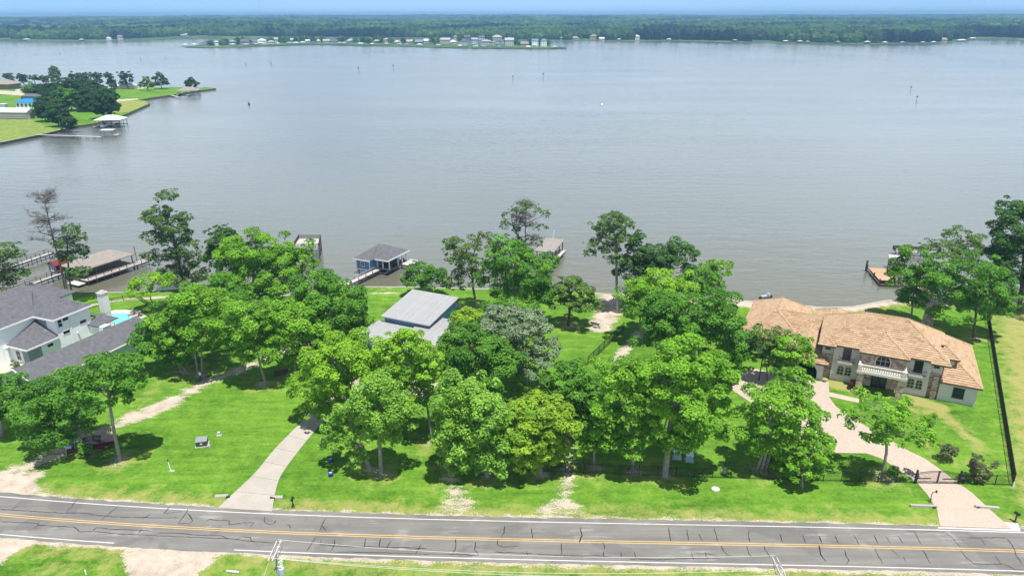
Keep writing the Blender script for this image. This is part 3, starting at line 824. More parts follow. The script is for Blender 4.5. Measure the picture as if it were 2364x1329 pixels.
bt('small yellow green tree by the pool fence', (350, 718), [(345, 655, 42, 24), (320, 668, 28, 18), (370, 645, 24, 16)], 'lime', 13, openness=0.25, dens=0.8, trunk_r=0.12)
bt('low tree filling the gap behind the twin trunk tree', (520, 800), [(510, 725, 48, 34), (540, 700, 40, 26)], 'green', 14)
# centre
bt('wide light tree over the end of the concrete driveway', (812, 985), [(800, 825, 78, 50), (735, 880, 62, 52), (770, 850, 60, 45), (840, 880, 62, 48), (780, 915, 58, 42), (870, 835, 40, 35), (745, 945, 40, 25)], 'lime', 20, openness=0.2, trunk_r=0.24)
bt('feathery tree with the straight pale trunk beside the driveway', (880, 1091), [(880, 900, 50, 42), (895, 945, 52, 48), (862, 985, 45, 38), (925, 960, 25, 30), (905, 1000, 26, 24)], 'feather', 21, openness=0.22, flat=0.85, trunk_r=0.24, leaf=0.17)
bt('feathery tree with the short leaning trunk nearer the driveway', (854, 1085), [(815, 985, 45, 42), (775, 1020, 34, 30), (845, 945, 40, 40), (825, 1062, 20, 24), (790, 965, 35, 28)], 'feather', 22, openness=0.25, flat=0.9, trunk_r=0.26, leaf=0.17)
bt('tree with a thin leaning trunk in front of the grey metal roofs', (998, 1020), [(950, 800, 45, 36), (935, 850, 55, 45), (965, 900, 45, 45), (910, 805, 40, 34), (985, 850, 30, 36)], 'lime', 23, trunk_r=0.16)
bt('dense green tree hiding the right side of the grey house', (1098, 930), [(1090, 805, 70, 46), (1045, 840, 55, 40), (1140, 830, 55, 46), (1095, 860, 70, 38), (1075, 765, 32, 22)], 'green', 24, openness=0.06, trunk_r=0.28)
bt('small yellow green tree at the right end of the grey roofs', (1082, 840), [(1082, 735, 36, 26), (1062, 755, 28, 22), (1110, 760, 25, 22)], 'yellow', 25)
bt('silvery grey green tree between the grey house and the green lawn', (1215, 885), [(1195, 745, 62, 34), (1230, 790, 46, 44), (1165, 760, 45, 34), (1225, 835, 42, 38), (1150, 720, 30, 16)], 'silver', 26, openness=0.1)
bt('drooping light green tree at the head of the gravel entrance', (1125, 1098), [(1070, 915, 62, 42), (1110, 950, 62, 55), (1050, 970, 50, 52), (1090, 1020, 62, 50), (1150, 1000, 40, 45), (1045, 1035, 28, 32), (1065, 1068, 36, 26), (1130, 1062, 40, 34)], 'feather', 27, flat=0.9, trunk_r=0.28)
bt('yellow tinged tree over the front fence by the gravel entrance', (1248, 1092), [(1240, 945, 52, 36), (1215, 1000, 55, 48), (1285, 975, 45, 45), (1255, 1025, 45, 38), (1190, 1045, 38, 30), (1215, 1062, 34, 24), (1285, 1045, 30, 28)], 'yellow', 28, openness=0.14)
bt('green tree behind the yellow tinged tree', (1325, 1010), [(1318, 875, 54, 38), (1300, 915, 50, 46), (1345, 915, 46, 52), (1330, 960, 46, 40)], 'green', 29)
bt('small tree with tiered branches just inside the front fence', (1372, 1082), [(1385, 985, 38, 30), (1365, 1025, 32, 25), (1405, 1015, 28, 25)], 'light', 30, flat=0.5, openness=0.2, trunk_r=0.14)
bt('tree left of the big pale trunked tree inside the fence', (1462, 1090), [(1440, 862, 46, 40), (1430, 920, 54, 50), (1470, 900, 44, 48), (1460, 980, 42, 45), (1415, 960, 34, 34), (1450, 1028, 38, 32)], 'light', 31, trunk_r=0.18)
bt('biggest tree of the front row, with a thick flared pale trunk', (1535, 1098), [(1575, 830, 66, 46), (1530, 870, 62, 50), (1625, 875, 55, 50), (1585, 925, 78, 50), (1545, 965, 58, 42), (1640, 940, 42, 42), (1590, 790, 30, 20), (1590, 1000, 40, 35), (1560, 1022, 34, 26), (1635, 995, 36, 30)], 'light', 32, openness=0.16, trunk_r=0.36, limbs=12)
bt('many stemmed tree beside the paver drive', (1758, 1088), [(1800, 925, 66, 42), (1765, 970, 58, 46), (1845, 970, 54, 52), (1810, 1020, 72, 46), (1865, 1030, 42, 44), (1760, 1025, 35, 32), (1815, 1068, 40, 22)], 'light', 33, openness=0.2, trunks=[(1748, 1086), (1758, 1090), (1768, 1086)], trunk_r=0.26)
bt('low leafy tree hanging over the front fence near the drive', (1852, 1125), [(1850, 1080, 30, 30), (1870, 1050, 26, 26)], 'light', 34, trunk_r=0.12)
bt('dense dark tree in the middle of the right lot', (1615, 880), [(1600, 715, 78, 46), (1560, 770, 66, 52), (1520, 720, 45, 40), (1650, 745, 62, 42), (1610, 785, 80, 46), (1680, 778, 34, 36), (1680, 832, 40, 36), (1540, 735, 40, 32)], 'green', 35, openness=0.06, trunk_r=0.3)
bt('pale tree with bare grey twigs near the shore', (1530, 775), [(1525, 650, 45, 26), (1490, 670, 36, 30), (1565, 665, 42, 30), (1520, 695, 50, 28)], 'lime', 36, openness=0.28, limbs=14)
bt('leafy tree behind the bare twigged tree', (1622, 750), [(1618, 645, 38, 30), (1645, 670, 32, 35), (1595, 660, 30, 28)], 'green', 37)
bt('small round topped tree standing out against the water', (1655, 705), [(1657, 616, 24, 18), (1645, 640, 14, 14)], 'light', 38, trunk_r=0.1)
bt('dark crowned tree at the shore right of the straight pine', (1545, 705), [(1530, 590, 40, 30), (1575, 590, 32, 30), (1550, 625, 48, 30), (1500, 615, 30, 32)], 'dark', 39)
bt('dark leafy tree tucked behind the straight pine', (1470, 712), [(1470, 585, 24, 36), (1460, 630, 32, 34), (1485, 625, 24, 30), (1467, 555, 12, 16)], 'dark', 40)
bt('low tree at the sandy edge below the straight pine', (1482, 790), [(1470, 680, 36, 28), (1500, 700, 30, 26), (1475, 720, 26, 24)], 'light', 41)
bt('spreading oak alone on the grass beside the sandy path', (1312, 752), [(1318, 660, 36, 26), (1290, 690, 34, 22), (1345, 690, 34, 24), (1318, 700, 40, 22), (1375, 705, 14, 14)], 'olive', 42, flat=0.5, openness=0.22, trunk_r=0.24, bark='darkbark', limbs=12)
bt('large dense tree at the centre of the shore', (1192, 742), [(1175, 590, 52, 36), (1215, 625, 50, 42), (1155, 640, 42, 48), (1195, 675, 62, 36), (1230, 665, 30, 38)], 'green', 43, openness=0.05, trunk_r=0.34)
bt('airy tree with open dark branches at the shore', (1101, 715), [(1075, 570, 42, 26), (1045, 590, 26, 28), (1115, 555, 20, 18), (1085, 640, 34, 34), (1050, 650, 14, 30), (1090, 605, 30, 22)], 'olive', 44, openness=0.42, dens=0.75, bark='darkbark', limbs=18, trunk_r=0.22)
bt('low bushy tree right of the blue boathouse', (1000, 684), [(970, 638, 34, 28), (1005, 648, 32, 26), (945, 645, 16, 18)], 'green', 45)
bt('small tree on the bank beside the tan roofed boathouse', (1272, 662), [(1272, 600, 20, 18), (1255, 620, 18, 20)], 'green', 46)
# right lot
bt('green tree at the shore left of the stone chimney', (2103, 738), [(2112, 600, 36, 32), (2090, 640, 32, 36), (2135, 640, 34, 34), (2105, 685, 28, 22)], 'green', 50, trunk_r=0.15)
tree('pine_tree', 'flat topped pine spreading behind the green trees on the right', (2195, 705), [(2215, 545, 46, 22), (2175, 570, 40, 22), (2245, 575, 34, 24), (2205, 590, 45, 24)], 'pine', 51, group='pines along the shore', leaf=0.26, flat=0.45, openness=0.15, trunk_r=0.22, bark='darkbark', needle=True, dens=1.2)
bt('tall tree with two trunks beside the black side fence', (2250, 778), [(2240, 625, 58, 40), (2205, 665, 50, 42), (2275, 665, 52, 46), (2245, 710, 64, 36), (2310, 690, 28, 28)], 'green', 52, trunks=[(2246, 778), (2272, 738)], openness=0.22, trunk_r=0.24, bark='darkbark')
bt('very dark large tree at the right edge by the water', (2352, 715), [(2350, 530, 50, 45), (2330, 590, 48, 45), (2370, 600, 60, 60), (2345, 650, 52, 42), (2335, 490, 30, 24)], 'dark', 53, openness=0.08, trunk_r=0.35, bark='darkbark')
bt('young open tree with a pale trunk beside the paver drive', (2035, 1106), [(2040, 935, 52, 32), (2000, 970, 40, 36), (2090, 975, 46, 34), (2050, 1000, 52, 28), (2115, 1010, 30, 22)], 'light', 54, openness=0.42, dens=0.8, trunk_r=0.17, limbs=14)
bt('bright leafy tree beside the arched garage', (1842, 890), [(1825, 795, 36, 28), (1845, 830, 30, 30), (1805, 830, 30, 28), (1850, 795, 18, 18)], 'light', 55, trunk_r=0.14)
bt('dull grey green tree with thin stems by the garage', (1768, 880), [(1772, 778, 36, 24), (1750, 800, 28, 26), (1796, 785, 22, 20), (1768, 828, 28, 20)], 'olive', 56, trunks=[(1752, 878), (1771, 882)], openness=0.25, bark='darkbark', trunk_r=0.12)
bt('light bushy tree at the bend of the paver drive', (1830, 1000), [(1830, 880, 40, 28), (1810, 905, 36, 28)], 'light', 57)

# pines at the near shore
def tufts(name, label, base, ells, seed, **k):
    kw = dict(leaf=0.26, flat=0.55, openness=0.12, trunk_r=0.24, bark='darkbark', needle=True, dens=1.25, low=-0.75, group='pines along the shore')
    kw.update(k)
    return tree(name, label, base, ells, 'pine', seed, **kw)
tufts('pine_tree', 'tall ragged pine at the left shore with a separate tuft at its tip', (425, 672),
      [(392, 515, 40, 26), (385, 452, 22, 14), (365, 490, 28, 16), (345, 505, 18, 16), (412, 545, 38, 20), (360, 545, 30, 16), (430, 575, 32, 20), (385, 590, 36, 18), (440, 605, 24, 18), (400, 625, 32, 18), (425, 645, 34, 14), (460, 640, 14, 14), (420, 500, 20, 14), (345, 590, 18, 10)], 60, trunk_r=0.3, low=-0.9)
tufts('pine_tree', 'straight pine with a long bare trunk at the sandy shore', (1425, 722),
      [(1412, 505, 34, 18), (1390, 525, 26, 14), (1440, 515, 24, 14), (1412, 540, 36, 14), (1380, 560, 22, 12), (1435, 550, 26, 14), (1405, 575, 30, 12), (1362, 582, 14, 10), (1425, 600, 24, 12)], 61, trunk_r=0.24, bark='bark', low=-0.8)
tufts('pine_tree', 'sparse pine cut by the left picture edge above the piers', (-40, 700), [(8, 575, 32, 14), (35, 588, 22, 10), (-10, 595, 40, 14), (20, 630, 40, 12), (55, 632, 16, 8), (10, 655, 22, 8)], 62, flat=0.4, low=-0.6)
tufts('pine_tree', 'half green pine filling in behind the bare dead topped pine', (168, 690), [(165, 530, 22, 14), (150, 560, 26, 18), (185, 548, 16, 10), (170, 590, 28, 14), (140, 590, 18, 12), (180, 628, 26, 12), (190, 575, 14, 10)], 63, trunk_r=0.15)

def bare(seed, top, n, zlo, reach, kind='deadneedle', tufts_=1.0):
    def f(mb, B, g, rr, root):
        T = atY(top[0], top[1], B.y) - B
        C = []
        for i in range(n):
            f_ = rr.uniform(zlo, 0.99)
            s = Vector((T.x * f_, T.y * f_, T.z * f_))
            a = rr.uniform(0, 2 * math.pi)
            L = reach * (1.15 - 0.55 * (f_ - zlo) / (1 - zlo)) * rr.uniform(0.55, 1.1)
            e = s + Vector((math.cos(a) * L, math.sin(a) * L * 0.8, L * rr.uniform(-0.05, 0.35)))
            m_ = s.lerp(e, 0.5) + Vector((0, 0, 0.15 * L))
            pts = bezier(s, m_, e, 4)
            mb.tube(pts, [0.10, 0.08, 0.06, 0.045, 0.02], 4, cap=False)
            for k in range(9):
                p = pts[rr.randint(1, 4)].lerp(pts[rr.randint(1, 3)], rr.random())
                q = p + Vector((rr.gauss(0, 0.55), rr.gauss(0, 0.55), rr.uniform(-0.05, 0.6)))
                mb.tube([p, p.lerp(q, .5) + Vector((0, 0, .06)), q], [0.04, 0.03, 0.012], 3, cap=False)
                for j in range(3):
                    q2 = q + Vector((rr.gauss(0, 0.3), rr.gauss(0, 0.3), rr.gauss(0.1, 0.22)))
                    mb.tube([p.lerp(q, 0.7), q2], [0.022, 0.01], 3, cap=False)
                    C.append(q2)
        mb.tube([Vector((0, 0, 0)), Vector((T.x * .3, T.y * .3, T.z * .3)) + Vector((.1, 0, 0)), Vector((T.x * .65, T.y * .65, T.z * .65)), T], [0.26, 0.2, 0.12, 0.03], 7)
        C = np.array([tuple(c) for c in C])
        C = np.repeat(C, int(2 * tufts_), 0); C = C + g.normal(0, 0.12, C.shape)
        v, q = leaf_arrays(C, unit(g.normal(size=C.shape)), g.uniform(0.06, 0.15, len(C)), g, 0.3)
        link('dead_needles', np_mesh('dead_needles', v, q, LEAF[kind], g.random(len(C))), root)
    return f
tree('pine_tree', 'leaning pine with a bare dead grey top above the left boathouse', (157, 692), [(150, 625, 8, 5), (170, 640, 18, 7)], 'pine', 64, group='pines along the shore', trunk_r=0.22, bark='deadbark', needle=True, extra=bare(64, (97, 444), 46, 0.5, 4.8), limbs=2, leaf=0.17)
tree('pine_tree', 'half dead grey pine behind the large tree at the centre of the shore', (1215, 690), [(1172, 495, 14, 10), (1168, 520, 15, 16), (1218, 480, 34, 12), (1260, 495, 12, 10), (1192, 530, 13, 10), (1250, 525, 16, 8), (1240, 560, 16, 16), (1190, 560, 20, 14)], 'pine', 65, group='pines along the shore', trunk_r=0.22, bark='deadbark', needle=True, extra=bare(65, (1212, 466), 34, 0.5, 4.0), limbs=12, leaf=0.24, flat=0.5, openness=0.3, dens=1.0)

# small shrubs
tree('shrub', 'small dark young conifer on the grass beside the paver drive, farther from the gate', (2187, 1062), [(2188, 1040, 15, 18)], 'reddish', 70, cat='shrub', trunk_r=0.05, leaf=0.13, group='young shrubs near the gate', low=-0.9)
tree('shrub', 'dark young shrub with a side shoot right behind the front fence', (2262, 1108), [(2262, 1085, 24, 20), (2255, 1062, 12, 14), (2295, 1070, 9, 6)], 'reddish', 71, cat='shrub', trunk_r=0.05, leaf=0.14, group='young shrubs near the gate', low=-0.9)
tree('shrub', 'bright bush on the round bed in front of the mansion', (2142, 992), [(2142, 970, 18, 15)], 'light', 72, cat='shrub', trunk_r=0.05, leaf=0.13, low=-0.9)
# ------------------------------------------------------------------ building helpers (local frames: x along the front, y away from the road)
def hip_planes(a0, a1, b0, b1, z, p):
    if a1 - a0 >= b1 - b0:
        d = (b1 - b0) / 2; zr = z + d * p; m = (b0 + b1) / 2
        A, B, C, D, r1, r2 = (a0, b0, z), (a1, b0, z), (a1, b1, z), (a0, b1, z), (a0 + d, m, zr), (a1 - d, m, zr)
        return [[A, B, r2, r1], [B, C, r2], [C, D, r1, r2], [D, A, r1]]
    d = (a1 - a0) / 2; zr = z + d * p; m = (a0 + a1) / 2
    A, B, C, D, r1, r2 = (a0, b0, z), (a1, b0, z), (a1, b1, z), (a0, b1, z), (m, b0 + d, zr), (m, b1 - d, zr)
    return [[A, B, r1], [B, C, r2, r1], [C, D, r2], [D, A, r1, r2]]
def front_hip(a0, a1, bf, z, p, bback_eave, bback_ridge):
    m = (a0 + a1) / 2; d = (a1 - a0) / 2; zr = z + d * p
    ap = (m, bf + d, zr)
    return [[(a0, bf, z), (a1, bf, z), ap], [(a1, bf, z), (a1, bback_eave, z), (m, bback_ridge, zr), ap], [(a0, bback_eave, z), (a0, bf, z), ap, (m, bback_ridge, zr)]]
def roof_mesh(planes, mat, parent, name='roof', thick=0.2, smooth=False, **kw):
    mb = MB()
    for pl in planes:
        n = len(pl)
        lo = [(x, y, z - thick) for x, y, z in pl]
        mb.add(list(pl) + lo, [tuple(range(n)), tuple(range(2 * n - 1, n - 1, -1))] + [(i, n + i, n + (i + 1) % n, (i + 1) % n) for i in range(n)])
    return mb.build(name, mat, parent, **kw)
def ridge_lines(planes):
    seen, out = {}, []
    for pl in planes:
        for p, q in zip(pl, pl[1:] + pl[:1]):
            k = tuple(sorted((tuple(round(c, 2) for c in p), tuple(round(c, 2) for c in q))))
            seen[k] = seen.get(k, 0) + 1
    return [k for k, n in seen.items() if n > 1]
def face_map(f, plane):
    """u along the wall, w outwards, z up -> local coordinates"""
    if f == 'f': return lambda u, w, z: (u, plane - w, z)
    if f == 'b': return lambda u, w, z: (u, plane + w, z)
    if f == 'r': return lambda u, w, z: (plane + w, u, z)
    return lambda u, w, z: (plane - w, u, z)
def fbox(mb, m, u0, u1, w0, w1, z0, z1):
    v = [m(u, w, z) for z in (z0, z1) for u, w in ((u0, w0), (u1, w0), (u1, w1), (u0, w1))]
    return mb.add(v, [(0, 3, 2, 1), (4, 5, 6, 7), (0, 1, 5, 4), (1, 2, 6, 5), (2, 3, 7, 6), (3, 0, 4, 7)])
def window(parent, f, plane, u, z, w, h, frame, bar=0.09, nx=1, ny=1, sill=True, arch=False, pane=None, name='window'):
    """u, z = middle of the bottom edge"""
    m = face_map(f, plane)
    mb = MB(); u0, u1 = u - w / 2, u + w / 2
    if arch:
        ts = [math.pi * k / 12 for k in range(13)]
        r = w / 2; zs = z + h - r
        inn = [(u0, z)] + [(u - r * math.cos(t), zs + r * math.sin(t)) for t in ts] + [(u1, z)]
        R_ = r + bar
        outr = [(u0 - bar, z - bar)] + [(u - R_ * math.cos(t), zs + R_ * math.sin(t)) for t in ts] + [(u1 + bar, z - bar)]
        n = len(inn)
        for i in range(n):
            j = (i + 1) % n
            q = [m(*(outr[i][0], 0.07, outr[i][1])), m(*(outr[j][0], 0.07, outr[j][1])), m(*(inn[j][0], 0.07, inn[j][1])), m(*(inn[i][0], 0.07, inn[i][1]))]
            q2 = [m(outr[i][0], 0, outr[i][1]), m(outr[j][0], 0, outr[j][1]), m(inn[j][0], 0.01, inn[j][1]), m(inn[i][0], 0.01, inn[i][1])]
            mb.add(q + q2, [(0, 1, 2, 3), (0, 4, 5, 1), (3, 2, 6, 7)])
        pm = MB().add([m(a, 0.02, b) for a, b in inn], [tuple(range(n))])
    else:
        fbox(mb, m, u0 - bar, u0, 0, 0.07, z - bar, z + h + bar); fbox(mb, m, u1, u1 + bar, 0, 0.07, z - bar, z + h + bar)
        fbox(mb, m, u0, u1, 0, 0.068, z + h, z + h + bar); fbox(mb, m, u0, u1, 0, 0.068, z - bar, z)
        pm = MB(); fbox(pm, m, u0, u1, 0.0, 0.02, z, z + h)
    for k in range(1, nx): fbox(mb, m, u0 + w * k / nx - 0.025, u0 + w * k / nx + 0.025, 0.021, 0.055, z, z + h * (0.97 if arch else 1))
    for k in range(1, ny): fbox(mb, m, u0, u1, 0.021, 0.05, z + h * k / ny - 0.03, z + h * k / ny + 0.03)
    if sill: fbox(mb, m, u0 - bar * 1.6, u1 + bar * 1.6, 0, 0.13, z - bar - 0.1, z - bar - 0.003)
    o = mb.build(name, frame, parent)
    pm.build('pane', pane or M['glass'], o)
    return o

def clip_poly(poly, sub):
    """convex clip in 2-D; sub counter-clockwise"""
    out = poly
    for (ax, ay), (bx, by) in zip(sub, sub[1:] + sub[:1]):
        inp, out = out, []
        if not inp: return []
        def side(p): return (bx - ax) * (p[1] - ay) - (by - ay) * (p[0] - ax)
        for i, p in enumerate(inp):
            q = inp[i - 1]
            sp, sq = side(p), side(q)
            if sp >= 0:
                if sq < 0:
                    t = sq / (sq - sp); out.append((q[0] + (p[0] - q[0]) * t, q[1] + (p[1] - q[1]) * t))
                out.append(p)
            elif sq >= 0:
                t = sq / (sq - sp); out.append((q[0] + (p[0] - q[0]) * t, q[1] + (p[1] - q[1]) * t))
    return out
def tile_plane(pl, mb, singles, rr, tw=0.86, th=0.40, want=0):
    P = [Vector(p) for p in pl]
    n = (P[1] - P[0]).cross(P[2] - P[0]).normalized()
    if n.z < 0: P.reverse(); n = -n
    s = (Vector((0, 0, 1)) - n * n.z).normalized()
    t = s.cross(n).normalized()
    o = min(P, key=lambda p: p.z)
    p2 = [((p - o).dot(t), (p - o).dot(s)) for p in P]
    ar = sum(p2[i][0] * p2[(i + 1) % len(p2)][1] - p2[(i + 1) % len(p2)][0] * p2[i][1] for i in range(len(p2)))
    if ar < 0: p2.reverse()
    t0, t1 = min(p[0] for p in p2), max(p[0] for p in p2); s1 = max(p[1] for p in p2)
    for r in range(int(s1 / th) + 1):
        off = (r % 3) * tw / 3
        for k in range(int((t0 - off) / tw) - 1, int((t1 - off) / tw) + 1):
            a, b = off + k * tw + 0.012, r * th
            rect = [(a, b), (a + tw - 0.024, b), (a + tw - 0.024, b + th), (a, b + th)]
            c = clip_poly(rect, p2)
            if len(c) < 3: continue
            tint = rr.random()
            full = len(c) == 4 and all(min(abs(q[0] - w[0]) + abs(q[1] - w[1]) for w in rect) < 1e-6 for q in c)
            if full and want > 0 and len(singles) < want:
                singles.append(Matrix((( t.x, s.x, n.x, (o + t * a + s * b).x), (t.y, s.y, n.y, (o + t * a + s * b).y), (t.z, s.z, n.z, (o + t * a + s * b).z), (0, 0, 0, 1))))
                continue
            top = [o + t * q[0] + s * q[1] + n * (0.105 - 0.085 * (q[1] - b) / th) for q in c]
            bot = [o + t * q[0] + s * q[1] + n * 0.004 for q in c]
            m_ = len(c)
            mb.add(top + bot, [tuple(range(m_))] + [(i, m_ + i, m_ + (i + 1) % m_, (i + 1) % m_) for i in range(m_)], tint)

# ================================================================== mansion on the right lot
man = thing('mansion', 'large stucco and stone mansion with orange clay tile roofs and white balustraded balcony', 'house', G(2249, 938), R(-26))
W = MB()
W.box(-21.5, -4.9, 0.5, 11, 0, 6.15); W.box(-19.8, -16.05, 0, 0.498, 0, 6.15); W.box(-9.75, -6.4, 0, 0.498, 0, 6.15)
W.box(-4.898, 0, 0.02, 15.4, 0, 3.15); W.box(-34.2, -24.9, 5.4, 21.4, 0, 2.85); W.box(-24.898, -21.502, 6.6, 15.5, 0, 2.85); W.box(-21.0, -17, 11.002, 21.5, 0, 2.85)
W.box(-4.898, -3.4, 2.2, 5.2, 3.16, 6.1)
W.build('wall', M['stucco'], man)
SW = MB()
SW.box(-21.45, -19.81, 0.42, 0.497, 0, 4.1); SW.box(-6.39, -4.95, 0.42, 0.497, 0, 4.1); SW.box(-16.03, -9.77, -1.0, 0.495, 3.78, 6.15); SW.box(-16.03, -9.77, 0.2, 0.494, 0, 3.28)
SW.box(-16.1, -15.2, -2.8, -2.05, 0, 3.28); SW.box(-10.6, -9.7, -2.8, -2.05, 0, 3.28); SW.box(-5.9, -5.15, -0.15, 0.41, 0, 3.7)
for i in range(0, len(SW.v), 8): MB().add(SW.v[i:i + 8], [(0, 3, 2, 1), (4, 5, 6, 7), (0, 1, 5, 4), (1, 2, 6, 5), (2, 3, 7, 6), (3, 0, 4, 7)]).build('stone_wall', M['stone'], man, label='mixed stone and brick facing')
# porte-cochere with an arched opening
pc = MB()
ts = [math.pi * k / 12 for k in range(13)]
prof = [(-26.9, 0), (-25.1, 0)] + [(-23.4 - 1.7 * math.cos(t), 1.0 + 1.65 * math.sin(t)) for t in ts] + [(-21.7, 0), (-20.85, 0), (-20.85, 2.95), (-26.9, 2.95)]
pc.prism(prof, -1.1, -0.75); pc.box(-21.2, -20.85, -0.748, 6.5, 0, 2.95); pc.box(-26.9, -26.55, -0.748, 5.3, 0, 2.95)
pc.build('arched_wall', M['stucco'], man)
MB().box(-26.4, -21.3, 5.9, 6.2, 0, 2.7).build('garage_door', M['darkwood'], man)
p_ = 0.62
mainp = hip_planes(-22.1, -4.3, -0.6, 11.6, 6.2, p_)
porchp = front_hip(-16.3, -9.5, -1.75, 6.25, p_, -0.52, 2.9)
groups = [mainp, porchp, front_hip(-22.2, -19.6, -1.25, 6.12, p_, -0.7, 0.6), front_hip(-6.7, -4.15, -1.25, 6.12, p_, -0.7, 0.6),
          [[(-5.0, -0.55, 3.2), (0.45, -0.55, 3.2), (-5.0, 4.9, 6.58)], [(0.45, -0.55, 3.2), (0.45, 15.9, 3.2), (-5.0, 10.5, 6.58), (-5.0, 4.9, 6.58)], [(0.45, 15.9, 3.2), (-10.4, 15.9, 3.2), (-5.0, 10.5, 6.58)]],
          hip_planes(-34.8, -24.3, 4.8, 22, 2.9, p_), [[(-28.5, 5.9, 2.9), (-19.6, 5.9, 2.9), (-19.6, 11.0, 6.06), (-29.2, 11.0, 6.06)], [(-19.6, 16.1, 2.9), (-28.5, 16.1, 2.9), (-29.2, 11.0, 6.06), (-19.6, 11.0, 6.06)]],
          front_hip(-27.6, -20.3, -1.6, 3.0, p_, 6.0, 9.6), hip_planes(-24, -16.4, 11.7, 22, 2.9, p_)]
# upper right bay
groups.append([[(-6.2, 1.6, 6.12), (-2.8, 1.6, 6.12), (-4.85, 3.7, 7.4)], [(-2.8, 1.6, 6.12), (-2.8, 5.8, 6.12), (-4.85, 3.7, 7.4)], [(-2.8, 5.8, 6.12), (-6.2, 5.8, 6.12), (-4.85, 3.7, 7.4)]])
allp = [pl for g_ in groups for pl in g_]
mroof = roof_mesh(allp, basic('roof_underlay', (0.13, 0.08, 0.055), 0.8), man, thick=0.22)
rt = random.Random(77)
singles, rest = [], MB()
tile_plane(porchp[0], rest, singles, rt, want=60)
tile_plane(mainp[0], rest, singles, rt, want=300)
for pl in allp:
    if pl is not porchp[0] and pl is not mainp[0]: tile_plane(pl, rest, [], rt)
tag(rest.build('roof_tile', M['tile'], mroof, tint=True, fix=False), kind='stuff')
tm_ = MB().add([(0, 0, .105), (.836, 0, .105), (.836, .4, .02), (0, .4, .02), (0, 0, .004), (.836, 0, .004), (.836, .4, .004), (0, .4, .004)],
               [(0, 1, 2, 3), (0, 4, 5, 1), (1, 5, 6, 2), (2, 6, 7, 3), (3, 7, 4, 0)]).mesh('roof_tile', M['tile'], tint=True, fix=False)
for mt in singles:
    o = link('roof_tile', tm_, mroof); o.matrix_local = mt
rc = MB()
for g_ in groups:
    for p, q in ridge_lines(g_):
        p, q = Vector(p), Vector(q); n = max(2, int((q - p).length / 0.42))
        for k in range(n):
            rc.tube([p.lerp(q, k / n) + Vector((0, 0, .03)), p.lerp(q, (k + 0.97) / n) + Vector((0, 0, .06))], [0.10, 0.135], 6, a=rt.random())
tag(rc.build('ridge_tile', M['tile'], mroof, tint=True, fix=False), kind='stuff')
# balcony and porch
cs = MB(); cs.box(-16.3, -9.5, -3.05, -1.0, 3.38, 3.76); cs.box(-16.2, -15.6, -2.98, -2.4, 3.761, 4.72); cs.box(-10.2, -9.6, -2.98, -2.4, 3.761, 4.72); cs.box(-15.598, -10.202, -2.9, -2.62, 4.56, 4.74); cs.box(-15.598, -10.202, -2.9, -2.62, 3.762, 3.86)
cs.box(-16.12, -15.84, -2.398, -1.0, 4.56, 4.74); cs.box(-9.96, -9.68, -2.398, -1.0, 4.56, 4.74)
balc = cs.build('balcony', M['caststone'], man)
bm_ = MB().lathe([(0.07, 0), (0.07, 0.06), (0.045, 0.1), (0.095, 0.26), (0.05, 0.48), (0.06, 0.6), (0.075, 0.7)], n=8).mesh('baluster', M['caststone'])
for k in range(17): link('baluster', bm_, balc, (-15.4 + k * 0.312, -2.76, 3.861))
for k in range(4):
    link('baluster', bm_, balc, (-15.98, -2.2 + k * 0.32, 3.761)); link('baluster', bm_, balc, (-9.82, -2.2 + k * 0.32, 3.761))
window(man, 'f', -1.0, -12.9, 4.3, 1.9, 1.65, M['caststone'], 0.16, nx=3, ny=2, arch=True)
dm = MB(); f_ = face_map('f', 0.2)
for u0, u1 in ((-13.95, -12.93), (-12.87, -11.85)): fbox(dm, f_, u0, u1, 0.0, 0.08, 0.02, 2.5)
dr0 = dm.build('front_door', M['black'], man)
for u in (-13.44, -12.36):
    q = MB(); fbox(q, f_, u - 0.33, u + 0.33, 0.081, 0.095, 0.5, 2.3); q.build('pane', glassmat('door_glass', (0.05, 0.06, 0.06), 0.15), dr0)
window(man, 'f', 0.2, -12.9, 2.56, 2.1, 0.45, M['black'], 0.06, sill=False)
for u in (-14.9, -10.9):
    lm = MB(); fbox(lm, f_, u - 0.12, u + 0.12, 0, 0.2, 1.9, 2.35); lm.build('wall_lantern', M['black'], man)
for ua in (-17.9, -8.1):
    window(man, 'f', 0.0, ua, 4.0, 0.95, 1.75, M['black'], 0.1, nx=2, ny=1)
    for du in (-0.55, 0.55): window(man, 'f', 0.0, ua + du, 1.15, 0.85, 1.5, M['caststone'], 0.11, nx=2, ny=3, arch=True)
    f0 = face_map('f', 0.0)
    sl = MB(); fbox(sl, f0, ua - 1.15, ua + 1.15, 0, 0.75, 3.32, 3.56)
    for s_ in (-1, 1): fbox(sl, f0, ua + s_ * 0.95 - 0.09, ua + s_ * 0.95 + 0.09, 0, 0.55, 2.95, 3.319)
    so = sl.build('balconette', M['caststone'], man)
    rl = MB()
    for zz in (3.62, 4.32): fbox(rl, f0, ua - 1.12, ua + 1.12, 0.66, 0.71, zz, zz + 0.06)
    for k in range(12): fbox(rl, f0, ua - 1.1 + k * 0.2 - 0.012, ua - 1.1 + k * 0.2 + 0.012, 0.67, 0.70, 3.56, 4.32)
    for s_ in (-1.12, 1.07): fbox(rl, f0, ua + s_, ua + s_ + 0.05, 0.0, 0.66, 4.32, 4.38)
    rl.build('railing', M['black'], so)
window(man, 'f', 0.5, -20.7, 5.0, 0.55, 0.6, M['darkwood'], 0.08); window(man, 'f', 0.5, -5.7, 5.0, 0.55, 0.6, M['darkwood'], 0.08)
window(man, 'f', 0.02, -2.35, 0.95, 1.35, 1.5, M['darkwood'], 0.07)
MB().box(-34.25, 0.05, -0.03, 0.018, 0, 0.001)
gt = MB()
